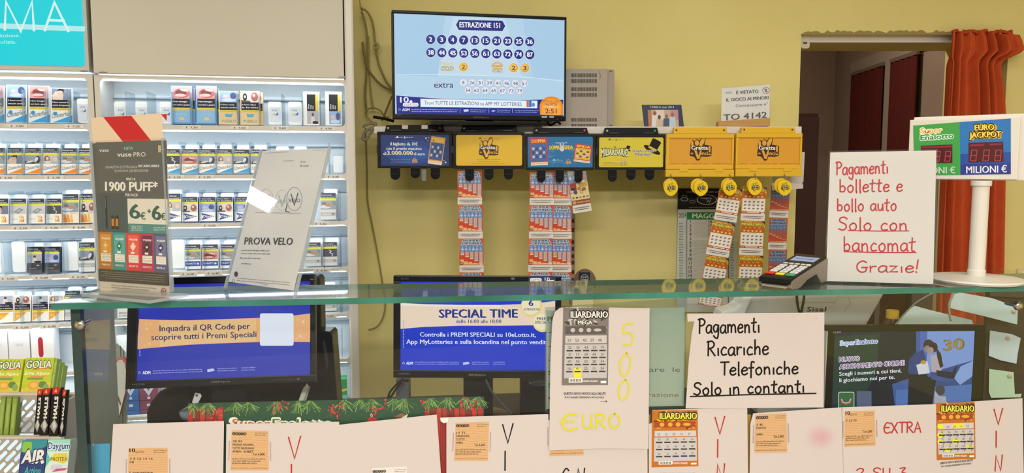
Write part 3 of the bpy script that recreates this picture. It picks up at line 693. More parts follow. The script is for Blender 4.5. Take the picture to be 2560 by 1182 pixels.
carton(838, 868, 948, 1010, 6, '2fa35c', 'green packet stack low in the cabinet beside the yellow wall', art=lambda p: (p.poly([(0, .35), (1, .5), (1, .6), (0, .48)], 'e9e45a'), p.rect(0, .0, 1, .3, '7ad8c8')))
# price tags
def price(u, v, s, row, par):
    vv = v; o = None
    x, z = cpx(u, v, -.0005)
    hw = .028
    b = B().box(x - hw, x + hw, -.0025, -.0005, BOTS[row] - .0135, BOTS[row] - .002).build('price_tag', M('e6e2e0', .4), par)
    pr = Print(lambda a, c: (a, c), y0=-.0027, down=False); zz = BOTS[row] - .0105
    if s.startswith('€'): pr.text('€', x - .018, zz, .0058, '2c2c30', bold=.02)
    pr.text(s.replace('€ ', ''), x - .004, zz, .0058, '2c2c30', x1=x + .017, bold=.015); pr.build('price_lettering', b)
for row, L in ((0, ((49, '€ 7,00'), (190, '€ 7,20'), (-20, '€ 7,00'))), (1, ((13, '€ 5,30'), (133, '€ 5,30'))), (2, ((43, '€ 5,30'), (121, '€ 5,30'), (190, '€ 6,00'))), (3, ((4, '€ 5,00'), (89, '€ 5,00'), (182, '€ 5,20'))), (4, ((32, '€ 5,50'), (102, '€ 5,40')))):
    for u, s in L: price(u, 400, s, row, LC)
for row, L in ((0, ((483, '€ 7,50'), (602, '€ 7,50'), (703, '€ 9,80'), (818, '€ 9,90'))), (1, ((436, '€ 5,30'), (511, '€ 5,30'), (833, '€ 2,40'))), (2, ((519, '€ 5,00'), (799, '€ 5,30'))), (3, ((460, '€ 6,40'), (524, '€ 6,40'), (799, '€ 6,40'))), (4, ((812, '€ 5,00'),))):
    for u, s in L: price(u, 400, s, row, RC)
# ---------------------------------------------------------------- shelf on the yellow wall
SY = 2.63
a = at(935, 313, SY); c_ = at(2004, 335, SY)
t = thing('wall_shelf', 'long white shelf board on the yellow wall carrying the ticket dispensers', 'shelf', Matrix.Translation((a.x, SY, 0)))
SHX = c_.x - a.x; SHT = at(1500, 316, SY).z; SHB = at(1500, 334, SY).z
B().box(0, SHX, 0, WY - SY, SHB, SHT).build('board', M('ddd8d2', .45), t, bevel=.002)
for k in (.12, .5, .9):
    B().side([(.04, SHB), (WY - SY, SHB), (WY - SY, SHB - .12), (WY - SY - .02, SHB - .12)], SHX*k, SHX*k + .02).build('bracket', M('d0ccc6', .4), t)
# ---------------------------------------------------------------- television
tv = panel((983, 297), (1415, 302.5), 2.52, 2.64)
mp = mapper(tv)
BRX, _ = mp(1415, 302); _, TLZ = mp(978, 24)
TVT = 'flat television showing the lottery draw above the ticket dispensers'
t = thing('television', TVT, 'television', tv)
sx0, sz1 = mp(985, 33); sx1, _ = mp(1412, 47); _, sz0 = mp(992, 284)
TW, TH = BRX, TLZ
b = B()
b.box(0, TW, 0, .045, sz1, TH); b.box(0, TW, 0, .045, 0, sz0); b.box(0, sx0, 0, .045, sz0, sz1); b.box(sx1, TW, 0, .045, sz0, sz1)
BLK = M('0c0c10', .3); BLK2 = M('151519', .45)
b.build('bezel', BLK, t, bevel=.003)
B().box(.03, TW - .03, .04, .075, .02, TH - .03).build('rear_housing', BLK2, t, bevel=.01)
scr = B().box(sx0, sx1, .004, .012, sz0, sz1).build('screen', M('b4d4ea', .3, emit=.95), t)
pr = Print(mapper(tv, .0035), y0=.0035, emit=.95, down=True)
def tvy(u, v): return v - 0.027 * (1200 - u) / 1  # lines on the set slope a little down to the right
def S(u): return (u - 985) / 427
TLc, TRc, BLc, BRc = (985, 33), (1412, 46), (992, 284), (1407, 291)
def quad(s, q): 
    x0 = TLc[0] + (TRc[0]-TLc[0])*s; y0 = TLc[1] + (TRc[1]-TLc[1])*s; x1 = BLc[0] + (BRc[0]-BLc[0])*s; y1 = BLc[1] + (BRc[1]-BLc[1])*s
    return (x0 + (x1-x0)*q, y0 + (y1-y0)*q)
pr.poly([quad(0, 0), quad(.3, 0), quad(.25, .62), quad(0, .62)], 'a6cbe6'); pr.poly([quad(.75, 0), quad(1, 0), quad(1, .62), quad(.82, .62)], 'a9cde7')
pr.poly([quad(.35, .02), quad(.65, .02), quad(.75, .6), quad(.25, .6)], 'c3dced')
pr.line([quad(0, .615), quad(.2, .605), quad(.5, .6), quad(.8, .61), quad(1, .64)], 1.2, 'e6f2fa')
pr.poly([quad(0, .82)] + [quad(i/10, .82 + .03*math.sin(i/10*math.pi)) for i in range(1, 10)] + [quad(1, .83), quad(1, 1), quad(0, 1)], '0e1c86')
pr.poly([(1140, 62), (1147, 49.5), (1256, 52), (1263, 65), (1256, 77.5), (1147, 75)], '14207c')
pr.text('ESTRAZIONE 151', 1149, 68, 13, 'f4f8ff', x1=1250, y1=70, bold=.04)
NB = '14227e'
for i, n in enumerate((2, 3, 4, 7, 13, 15, 21, 23, 25, 36)):
    u = 1076.5 + i*27.55; v = 98.3 + i*.65
    pr.ell(u, v, 12.3, 12.6, 'dfeaf6', keep=True); pr.n += 1; pr.ell(u, v, 11.6, 11.9, NB, keep=True); pr.n += 1; pr.ell(u - 3, v - 5, 5, 3.5, '2f4fb8', keep=True); pr.n += 1
    pr.text(str(n), u - (3.2 if n < 10 else 7), v + 5.5, 11, 'f6f9ff', x1=u + (3.4 if n < 10 else 7), bold=.05); pr.n -= 4
pr.n += 4
for i, n in enumerate((38, 44, 45, 53, 56, 61, 63, 72, 74, 87)):
    u = 1077 + i*27.5; v = 131 + i*.6
    pr.ell(u, v, 12.3, 12.6, 'dfeaf6', keep=True); pr.n += 1; pr.ell(u, v, 11.6, 11.9, NB, keep=True); pr.n += 1; pr.ell(u - 3, v - 5, 5, 3.5, '2f4fb8', keep=True); pr.n += 1
    pr.text(str(n), u - 7, v + 5.5, 11, 'f6f9ff', x1=u + 7, bold=.05); pr.n -= 4
pr.n += 4
pr.outlined('NUMERO', 1102, 163, 7, 'f2e2a8', '9a8a66', x1=1133, bold=.03); pr.outlined('ORO', 1102.5, 176, 10, 'f6e6b2', '5c5230', x1=1133, bold=.03, ow=.06)
for u, v, n in ((1158.5, 167.3, 2), (1284, 169.5, 2), (1312, 170, 3)):
    pr.ell(u, v, 11.6, 12, 'fff3d8'); pr.ell(u, v, 11, 11.4, 'e2a326'); pr.ell(u - 1, v - 1.5, 8.4, 8.6, 'f3c452'); pr.text(str(n), u - 4, v + 5, 10.5, '232a6a', x1=u + 4, bold=.03)
for k in range(15):
    aa = math.pi * (1.02 + .96*k/14) ; pr.line([(1243 + 9*math.cos(aa), 167 + 8*math.sin(aa)), (1243 + 15*math.cos(aa), 167 + 13*math.sin(aa))], 1.4, 'e0a040')
pr.ell(1243, 169, 11, 8, 'f0c878'); pr.text('DOPPIO', 1232, 168, 4, '7a5c28', x1=1254, bold=.02); pr.outlined('ORO', 1231, 180, 9, 'f6e6b2', '5c5230', x1=1255.5, bold=.03, ow=.06)
pr.ring(1100.5, 212.5, 10, 10, 1, 'e6b8c0'); pr.text('extra', 1085, 219, 15, '1c2464', x1=1133, bold=.01)
for i, n in enumerate((8, 26, 31, 39, 41, 46, 48, 51)):
    u = 1158.3 + i*21.65; v = 206.4 + i*.3; pr.ell(u, v, 9.5, 9.8, 'c8b8c4', keep=True); pr.n += 1; pr.ell(u, v, 8.8, 9, 'e3e9f2', keep=True); pr.n += 1
    pr.text(str(n), u - (2.6 if n < 10 else 6), v + 4.4, 8.6, '2a3672', x1=u + (2.6 if n < 10 else 6), bold=0); pr.n -= 3
pr.n += 3
for i, n in enumerate((54, 62, 64, 65, 67, 73, 79)):
    u = 1169.7 + i*21.55; v = 225.6 + i*.2; pr.ell(u, v, 9.5, 9.8, 'c8b8c4', keep=True); pr.n += 1; pr.ell(u, v, 8.8, 9, 'e3e9f2', keep=True); pr.n += 1
    pr.text(str(n), u - 6, v + 4.4, 8.6, '2a3672', x1=u + 6, bold=0); pr.n -= 3
pr.n += 3
pr.text('10', 1000.5, 256, 14, 'dff0ff', x1=1021, bold=.05, slant=-.0); pr.ell(1027, 254, 4, 3.5, 'e8eaf4')
pr.rr(1007, 257, 1046, 266.5, 4, 'f2f0f4'); pr.text('LOTTO', 1011, 264.5, 5.5, '8a86a8', x1=1043, bold=.02)
pr.poly([(1050, 246.5), (1344, 251), (1343.5, 271.5), (1050.5, 268)], '3c8ae0'); pr.poly([(1051.5, 247.5), (1343, 252), (1342.5, 270.5), (1051.5, 267)], 'e9f3fa')
pr.line([(1051, 247), (1130, 248.4)], 1.4, 'e88898'); pr.text('Trovi TUTTE LE ESTRAZIONI su APP MY LOTTERIES', 1060.5, 261.5, 9.5, '30447e', x1=1304, y1=265, bold=.0)
pr.poly([(1316, 252), (1322, 252), (1322, 268), (1316, 268)], 'c86848'); pr.poly([(1322.5, 252), (1328.5, 252), (1328.5, 268), (1322.5, 268)], '2e6cc0'); pr.ell(1333, 262, 4, 5, '5a86c8')
cc = [(1377.8 + 29.4*math.cos(math.pi + math.pi*i/24), 268 + 27*math.sin(math.pi + math.pi*i/24)) for i in range(25)]
pr.poly(cc + [(1406, 288), (1350, 287)], 'f08a1e')
cc2 = [(1377.8 + 24*math.cos(math.pi + math.pi*i/24), 270 + 23*math.sin(math.pi + math.pi*i/24)) for i in range(25)]
pr.poly(cc2 + [(1401, 288), (1354, 287)], 'f6a838')
pr.text('ESTRAZIONE', 1359, 256.5, 6, 'b23a2a', x1=1395, y1=257, bold=.0); pr.text('10eLOTTO', 1362, 263.5, 6, '3a3278', x1=1392.5, y1=264, bold=.01); pr.text('TRA', 1370.5, 270, 5.5, 'fbe6cc', x1=1385, bold=.02)
pr.line([(1358, 267), (1369, 267.2)], 1, 'fbe6cc'); pr.line([(1387, 267.6), (1397, 267.8)], 1, 'fbe6cc')
pr.text('2:51', 1363, 283, 11.5, '8a1e50', x1=1391, y1=283.5, bold=.02)
pr.ring(999, 274, 2.6, 2.8, .8, 'b8c4f0'); pr.text('ADM', 1005.5, 277.5, 6.8, 'f0f3ff', x1=1023.5, bold=.04)
for i, (x0, x1) in enumerate(((1028, 1145), (1175, 1216), (1242, 1275), (1287, 1345))):
    pr.small(x0, 274.3 + i*.8, x1, 2.6, 'cdd4f4', y1=275.3 + i*.8); pr.small(x0, 279.3 + i*.6, x1 - 2, 2.6, 'cdd4f4', y1=280 + i*.6)
for x in (1150, 1222, 1281): pr.line([(x, 272), (x, 282)], .8, 'cdd4f4')
pr.poly([(1158, 274), (1170, 273), (1172, 278), (1160, 280)], 'cdd4f4'); pr.text('18+', 1229, 279.5, 4.5, 'e6eaff', x1=1238, bold=.03)
pr.build('draw_graphics', scr)
pr = Print(mapper(tv, -.0004), y0=-.0004, down=True)
pr.text('HANNspree', 1183, 294.5, 3.4, '6c6c70', x1=1222, y1=295, bold=.03); pr.small(990, 287.5, 1005, 2, '77777c')
pr.rr(1354, 290.5, 1368, 294, 1, 'c8c8cc'); pr.rr(1373, 290, 1385, 294, 1.5, 'b8bac0'); pr.ell(1394, 298, 1, 1, '4a6cff')
pr.build('maker_lettering', t)
# stand
b = B(); z0 = SHT - tv.translation.z
b.side([(.03, 0.0), (.07, 0.0), (.07, z0 + .012), (.03, z0 + .012)], TW*.42, TW*.58); b.box(TW*.2, TW*.86, -.06, .14, z0 + .0005, z0 + .012)
b.build('stand', M('101014', .25), t, bevel=.003)
# black cable bunch right under the set
P = spline([at(u, v, 2.7) for u, v in ((1330, 306), (1338, 312), (1348, 304), (1356, 312), (1366, 303), (1376, 313), (1392, 304), (1402, 311))], 6)
tag(B().tube(P, .004, 7).build('cable', M('18181a', .5), smooth=True), 'black cables bunched under the television corner', 'cable')
p = at(933, 292, 2.7); q = at(985, 303, 2.72)
tag(B().tube([p, p + (q - p) * .5 + Vector((0, 0, .002)), q], .005, 8).build('antenna', M('141416', .4), smooth=True), 'thin black aerial sticking out below the television', 'antenna')
# ---------------------------------------------------------------- grey ventilated box
gb = upright(1415, 318, 2.745); mg = mapper(gb); _, gz = mg(1430, 172); gx, _ = mg(1519, 200); gx2, _ = mg(1537, 200)
zb = SHT - gb.translation.z + .0005
t = thing('equipment_box', 'grey metal box with rows of vent slots behind the television', 'box', gb)
b = B().box(-.05, gx2, .012, .15, zb, gz - .001).build('housing', M('a39a92', .55), t, bevel=.002)
fp = B().box(-.05, gx, 0, .013, zb, gz).build('front_cover', M('aaa199', .5), t, bevel=.002)
pr = Print(mapper(gb, -.0004), y0=-.0004, down=True)
for v0, v1 in ((183.5, 193), (197.5, 207.3), (218, 227.6), (232.2, 241.8), (295, 304), (309.5, 317)):
    for i in range(23): x = 1427.5 + i*2.85; pr.rect(x, v0, x + 1.5, v1, '2e2924', True)
pr.up(); pr.line([(1498, 178), (1501, 186), (1500, 197)], 1.2, '6a645e'); pr.build('vent_slots_pattern', fp)
for v in (176, 312): B().lathe([(.0035, 0), (.0035, .003), (.001, .004)], n=10).build('screw', M('8a847c', .3, metal=.8), t, matrix=None).matrix_local = Matrix.Translation((mg(1528, v)[0], .012, mg(1528, v)[1])) @ Matrix.Rotation(math.pi/2, 4, 'X')
# ---------------------------------------------------------------- framed holiday photo
pf = upright(1611, 318, 2.68, 3, 14); m_ = mapper(pf); pf.translation.z = SHT + .001; m_ = mapper(pf)
t = thing('photo_card', 'dark blue tour photo card leaning on the wall above the black hat advert', 'photo', pf)
K = [m_(1611, 318), m_(1710, 317), m_(1703.5, 262), (m_(1604.5, 262))]
K[0] = (K[0][0], 0); K[1] = (K[1][0], 0)
B().prism(K, 0, .003).build('card', M('1d2c4e', .4), t)
pr = Print(m_, y0=-.0004, down=True)
pr.text('T2000 in tour 2014', 1625, 270, 5, 'e6e8f0', x1=1685, bold=.0)
pr.poly([(1619, 274.5), (1695, 274.5), (1697, 316), (1621.5, 316)], 'c9a69a'); pr.poly([(1638, 274.5), (1660, 274.5), (1662, 300), (1636, 300)], 'd8d0ce'); pr.poly([(1619, 274.5), (1628, 274.5), (1630, 316), (1621.5, 316)], 'b87a5a'); pr.poly([(1676, 276), (1695, 276), (1696, 300), (1674, 300)], 'b98ca6')
for u, h, cs, sk in ((1637, 282, 'd9dade', '8a6252'), (1648, 292, 'c8b8aa', '6a463a'), (1666, 290, '4a5a7c', '8c6a5c'), (1681, 286, 'b8cfe4', '9a6a56')):
    pr.poly([(u - 7, h + 6), (u + 7, h + 6), (u + 8, 316), (u - 8, 316)], cs); pr.ell(u, h + 1, 4, 5.5, sk, 12)
pr.build('printed_photo', t)
# ---------------------------------------------------------------- no minors notice
vn = panel((1803, 317), (1926, 315), 2.70, 2.68); vn.translation.z = SHT + .001; mv = mapper(vn)
t = thing('notice_holder', 'white notice in clear acrylic standing in a pale wood block on the shelf', 'notice', vn)
x0, z0 = mv(1803, 301); x1, z1 = mv(1925, 211); x0b, z1b = mv(1806, 221)
zt0, zt1 = z1b, z1
B().prism([(x0, .02), (x1, .02), (x1, zt1), (x0, zt0)], .0, .0008).build('paper', M('e9e7e6', .35), t)
B().prism([(x0 - .002, .018), (x1 + .003, .018), (x1 + .003, zt1 + .002), (x0 - .002, zt0 + .002)], -.003, -.0012).build('acrylic_front', ACRYL, t)
pr = Print(mapper(vn, -.0004), y0=-.0003, down=True)
pr.text('È VIETATO', 1841, 235.5, 8.2, '55545a', x1=1896, y1=232, bold=.05); pr.text('IL GIOCO AI MINORI', 1816, 254, 8.4, '55545a', x1=1921, y1=248, bold=.05)
pr.text('Concessione n°', 1839, 268, 7, '6a696e', x1=1920, y1=263, bold=.02); pr.text('TO 4142', 1809, 301, 15, '55545a', x1=1917, y1=294, bold=.04)
pr.small(1815, 234, 1830, 3, '9a9aa4'); pr.text('adm', 1815, 232, 4, '8a8a96', x1=1830); pr.ring(1915, 226, 9, 8.5, 1.3, 'a0686a'); pr.ell(1915, 226, 3, 5, '8c8c92'); pr.line([(1909, 220), (1921, 232)], 1.2, 'a0686a')
pr.build('printed_lettering', t)
wx0, wz1 = mv(1793, 304); wx1, wz2 = mv(1921, 296)
WOOD = noisy('pale_wood', 'b58a54', 'c39a62', 8, .6, stretch=(1, 6, 20))
B().prism([(wx0, 0), (wx1, 0), (wx1, wz2), (wx0, wz1)], -.03, -.0032).build('wood_block', WOOD, t, bevel=.0015)
B().prism([(wx0, 0), (wx1, 0), (wx1, wz2*.9), (wx0, wz1*.9)], .0012, .03).build('wood_block', WOOD, t, bevel=.0015)
# ---------------------------------------------------------------- ticket dispensers along the shelf front
DYF = 2.585
def gv_logo(p, cx, cy, k, dark='3a1c14', fill='f0b83c', white='f6f4ee'):
    """thumb-up scratch emblem, k = half width"""
    def X(a): return cx + a*k
    def Y(a): return cy - a*k
    body = [(-.78,.95),(-.95,.6),(-.95,.1),(-1.02,-.2),(-1,-.55),(-.62,-.62),(-.38,-.98),(-.12,-.95),(.02,-.6),(.6,-.62),(.98,-.55),(1.02,.3),(.9,.42),(.34,.5),(.44,.95),(.38,1.22),(.2,1.28),(0,1.05),(-.14,.85),(-.22,.97),(-.42,1.0),(-.58,.82),(-.68,.9)]
    p.poly([(X(a), Y(b)) for a, b in body], dark)
    p.ell(X(.12), Y(.74), .19*k, .47*k, fill, 14, rot=24); p.ell(X(-.36), Y(.66), .2*k, .27*k, fill, 12); p.ell(X(-.78), Y(.58), .12*k, .27*k, fill, 12)
    p.poly([(X(-.62), Y(-.02)), (X(-.4), Y(-.02)), (X(-.22), Y(-.5)), (X(-.05), Y(-.02)), (X(.08), Y(-.02)), (X(-.12), Y(-.8)), (X(-.34), Y(-.82))], fill)
    p.text('Gratta', X(-.88), Y(.04), .36*k, white, x1=X(.66), bold=.05); p.text('inci', X(.02), Y(-.46), .36*k, fill, x1=X(.66), bold=.04); p.text('!', X(.74), Y(-.46), .85*k, fill, x1=X(.88), bold=.05)
    p.text('e', X(-.93), Y(-.4), .26*k, fill, x1=X(-.7), bold=.03)
def dispenser(u0, u1, v0, v1, l0, l1, m0, m1, tu0, tu1, tv, label, art, tabs, dot):
    ds = upright(u0, v1, DYF); md = mapper(ds)
    t = thing('ticket_dispenser', label, 'ticket dispenser', ds, 'black ticket dispensers on the shelf')
    w, h = md(u1, v0)
    x0, z1 = md(l0, m0); x1, z0 = md(l1, m1)
    b = B(); b.box(0, w, .006, .04, 0, h)
    body = b.build('body', M('141417', .4), t, bevel=.003)
    b = B(); b.box(0, w, 0, .008, z1, h); b.box(0, w, 0, .008, 0, z0); b.box(0, x0, 0, .008, z0, z1); b.box(x1, w, 0, .008, z0, z1)
    b.build('frame', M('17171a', .35), t, bevel=.0015)
    B().prism(rrect(x0, z0, x1, z1, .006), .003, .0062).build('advert_panel', M(art[0], .45), t)
    pr = Print(mapper(ds, .0027), y0=.0027, down=True, rough=.45); art[1](pr); pr.build('advert_artwork', t)
    tx0, tz = md(tu0, tv); tx1, _ = md(tu1, tv)
    br = B().prism([(tx0, h), (tx1, h), (tx1 - .006, tz), (tx0 + .006, tz)], .002, .03).build('hanging_bracket', M('121214', .45), t, bevel=.002)
    for k in ((.1, .28), (.74, .9)): B().box(tx0 + (tx1-tx0)*k[0], tx0 + (tx1-tx0)*k[1], -.0015, .003, h + .003, h + .006).build('latch_tab', M('3a3a3e', .3), br)
    for x, c in ((tx0 + .012, 'a8a8ac'), (tx1 - .014, dot)):
        B().lathe([(.0035, 0), (.0035, .002)], n=12).build('rivet', M(c, .4), br).matrix_local = Matrix.Translation((x, .002, h + .012)) @ Matrix.Rotation(math.pi/2, 4, 'X')
    for x in (0, w - .002): B().box(x - .002, x + .004, -.002, .02, h*.42, h*.62).build('hinge', M('2a2a2c', .4), t)
    for a0, a1, vb in tabs:
        c0, zb_ = md(a0, vb); c1, _ = md(a1, vb)
        r = (c1 - c0) / 2
        pts = [(c0, .002)] + [(c0 + r - r*math.cos(math.pi*i/10), zb_ + r - r*math.sin(math.pi*i/10)) for i in range(11)] + [(c1, .002)]
        cl = B().prism(pts, -.004, .006).build('ticket_clip', M('111113', .25), t, bevel=.0015)
        B().box(c0 + r*.3, c1 - r*.3, -.007, -.003, zb_ + r*1.0, zb_ + r*1.4).build('clip_ridge', M('202024', .25), cl)
    return t, ds
def tiny_logos(p, u, v, col, w=88): p.poly([(u, v), (u + 6, v - 5), (u + 9, v - 1), (u + 8, v + 1)], col); p.small(u + 11, v, u + w*.42, 2.5, col); p.rect(u + w*.5, v - 3, u + w*.57, v + 2, col); p.small(u + w*.6, v, u + w, 2.5, col)
def mini_ticket(p, c, w, h, rot, top, mid, kind):
    a = math.radians(rot); ca, sa = math.cos(a), math.sin(a)
    def T(x, y): return (c[0] + x*w*ca - y*h*sa, c[1] + x*w*sa + y*h*ca)
    def R(x0, y0, x1, y1, col): p.poly([T(x0, y0), T(x1, y0), T(x1, y1), T(x0, y1)], col, True)
    R(-.5, -.5, .5, .5, top); p.up(); R(-.44, -.28, .44, .34, mid); p.up()
    p.faces(*[( [T(-.4 + .8*(x - textmesh(kind, .03)[2])/(textmesh(kind, .03)[3] - textmesh(kind, .03)[2]), -.33 - y*.16) for x, y in textmesh(kind, .03)[0]]), textmesh(kind, .03)[1]], 'f2e04a'); p.up()
    for i in range(4):
        for j in range(3):
            R(-.38 + .2*i, -.16 + .15*j, -.38 + .2*i + .13, -.16 + .15*j + .09, 'd8ccd0' if i % 2 == j % 2 else '3a4a86')
    p.up(); R(-.48, .38, .48, .44, 'f0d8b8'); p.up(); R(-.48, .45, .48, .495, 'f2f0ee'); p.up()
def art_b1(p):
    p.poly([(951, 336), (1123, 336), (1123, 414), (951, 414)], '1d357e'); p.ell(1030, 380, 70, 30, '1f479c', 28); p.ell(1030, 382, 45, 19, '2258b4', 28)
    tiny_logos(p, 988, 344, 'dfe6f6', 44)
    p.text('Il biglietto da 10€', 976, 363, 7.6, 'f2f5fb', x1=1044, y1=363.5, bold=.03); p.text('con il premio massimo', 966, 374.5, 7.4, 'f2f5fb', x1=1054, y1=375, bold=.03)
    p.text('di', 958.5, 387, 7.2, 'f2f5fb', x1=965.5, bold=.03); p.text('3.000.000', 968, 386.7, 9.8, 'f4e7a0', x1=1032, y1=387, bold=.06); p.text('di euro', 1034.5, 388, 7.4, 'f2f5fb', x1=1062, bold=.03)
    for k in range(3): p.small(976 + 1*k, 399 + 4*k, 1027 + (k == 2)*18, 1.8, 'a6b4dc')
    gv_logo(p, 1037, 401.5, 6.5, 'e8c070', '3a4486', '3a4486')
    for u, v, r in ((1065, 345.5, 3), (1072, 344, 1.6), (1070, 351, 1.8), (1114, 406, 3), (1110, 401, 1.6), (1108, 408, 1.6)):
        p.poly([(u + r*(1 if i % 2 == 0 else .45)*math.sin(math.pi*i/5), v - r*(1 if i % 2 == 0 else .45)*math.cos(math.pi*i/5)) for i in range(10)], 'e4e8f4', True)
    p.up(); mini_ticket(p, (1091.5, 376.5), 36, 69, 8, 'e2a35c', '3c5a9e', 'MEGA')
def art_b2(p):
    p.rr(1140, 337.5, 1305, 413.5, 3, 'e9c02e'); tiny_logos(p, 1195, 347, '8a6c20', 54); gv_logo(p, 1222, 373.5, 24)
    for k, (x0, x1) in enumerate(((1191, 1251), (1196, 1246), (1180, 1262))): p.small(x0, 399.5 + 4.7*k, x1, 1.7, '8a6c20')
def art_b3(p):
    p.poly([(1319, 341), (1482, 341), (1482, 418), (1319, 418)], '1272b4'); rnd = random.Random(2)
    for k in range(34):
        aa = rnd.random()*6.283; r0 = rnd.uniform(16, 40); r1 = r0 + rnd.uniform(14, 44); P0 = (1405 + r0*math.cos(aa), 385 + r0*.6*math.sin(aa)); P1 = (1405 + r1*math.cos(aa), 385 + r1*.55*math.sin(aa))
        if all(1320 < q[0] < 1480 and 342 < q[1] < 417 for q in (P0, P1)): p.line([P0, P1], 1.0, '4ba2d6', True)
    p.up(); p.small(1388, 358, 1418, 3.4, 'e6eef6'); p.outlined('DOPPIA', 1374, 374, 10.5, 'f0d850', '1c3c5c', x1=1399, y1=373.5, bold=.05, ow=.05); p.outlined('SFIDA', 1411, 373.5, 10.5, 'f0d850', '1c3c5c', x1=1432.5, bold=.05, ow=.05)
    p.ell(1405, 371, 5.5, 7.5, 'dcd8dc'); p.line([(1403, 366), (1401, 359)], 2.6, 'dcd8dc'); p.line([(1407, 366), (1409, 359)], 2.6, 'dcd8dc')
    tiny_logos(p, 1380, 401, '9cc8e6', 28); p.small(1375, 405.5, 1410, 1.6, '9cc8e6'); gv_logo(p, 1421.5, 405, 6.5, 'e8c070', '2a5a8c', '2a5a8c')
    mini_ticket(p, (1347.5, 379), 44, 69, -2, 'c83a3c', '3c6cb8', 'DOPPIA'); mini_ticket(p, (1457, 383.5), 43, 45, 7, 'c23c3a', 'e8b83c', 'SFIDA')
def hat(p, c, k, rot):
    a = math.radians(rot); ca, sa = math.cos(a), math.sin(a)
    def T(L): return [(c[0] + k*(x*ca - y*sa), c[1] + k*(x*sa + y*ca)) for x, y in L]
    p.poly(T([(1.15*math.cos(i*math.pi/10), .42 + .34*math.sin(i*math.pi/10)) for i in range(20)]), '19150c'); p.poly(T([(-.6, -.9), (-.3, -.98), (.3, -.98), (.6, -.9), (.55, .4), (-.55, .4)]), '19150c')
    p.poly(T([(-.57, .12), (.57, .12), (.55, .4), (-.55, .4)]), 'd2b94c')
def art_b4(p):
    p.rr(1498, 343, 1658, 417.5, 3, 'dccb32'); tiny_logos(p, 1519, 350, '7a6c20', 40); hat(p, (1634, 367), 20, 28); hat(p, (1569.5, 371), 7.5, 22)
    p.text('IL', 1534.5, 371, 6, '7a6a1c', x1=1543, bold=.02)
    vs, fs, a_, b_ = textmesh('MILIARDARIO', .05)
    for bb, col in ((.12, '2c4a2a'), (.04, 'e6e8c0')):
        vs, fs, a_, b_ = textmesh('MILIARDARIO', bb); o = []
        for x, y in vs:
            s = (x - a_) / (b_ - a_); h = 12 + 7*abs(s - .5)*2; o.append((1503 + 68*s, 386.5 + 5*(4*(s-.5)**2) - y/.7*h))
        p.faces(o, fs, col); p.up()
    p.outlined('Scopri i nuovi', 1581, 380, 7, '3c4058', 'e9e6cf', x1=1635, bold=.03, ow=.08); p.outlined('Miliardari!', 1587, 389, 7, '3c4058', 'e9e6cf', x1=1628, bold=.03, ow=.08)
    for k, (x0, x1) in enumerate(((1508, 1537), (1508, 1551), (1502, 1571))): p.small(x0, 406 + 3.7*k, x1, 1.6, '8a7c24')
    gv_logo(p, 1559, 407, 7, '9a8a3c', 'e8dca0', 'e8dca0')
T1 = ((976.5, 1000.5, 449.5), (1027, 1050, 445.5), (1077, 1100, 448.5)); T2 = ((1163, 1185, 452), (1211, 1233.5, 450), (1260, 1282.5, 449))
T3 = ((1342.5, 1363.5, 455), (1389, 1409.5, 456), (1436, 1456, 456)); T4 = ((1519.5, 1541.5, 454.5), (1566, 1588.5, 450), (1612, 1635, 450.5))
dispenser(944, 1129.5, 329, 420, 951, 1123, 336, 414, 961, 1110, 312, 'black ticket dispenser with dark blue advert for a ten euro ticket', ('1d357e', art_b1), T1, 'b8444a')
dispenser(1133, 1311.5, 330, 422, 1139.5, 1305.5, 337, 414, 1151, 1295, 315, 'black ticket dispenser with a plain yellow advert card', ('e9c02e', art_b2), T2, '2a2a2c')
dispenser(1314, 1486, 335, 425, 1319, 1482, 341, 418, 1332, 1472, 319, 'black ticket dispenser with a bright blue burst advert and two printed tickets', ('1272b4', art_b3), T3, 'c23c4a')
dispenser(1491, 1663, 336, 424, 1498, 1658, 343, 418, 1509, 1648, 319, 'black ticket dispenser with a black top hat on yellow advert', ('dccb32', art_b4), T4, '2c9a5a')
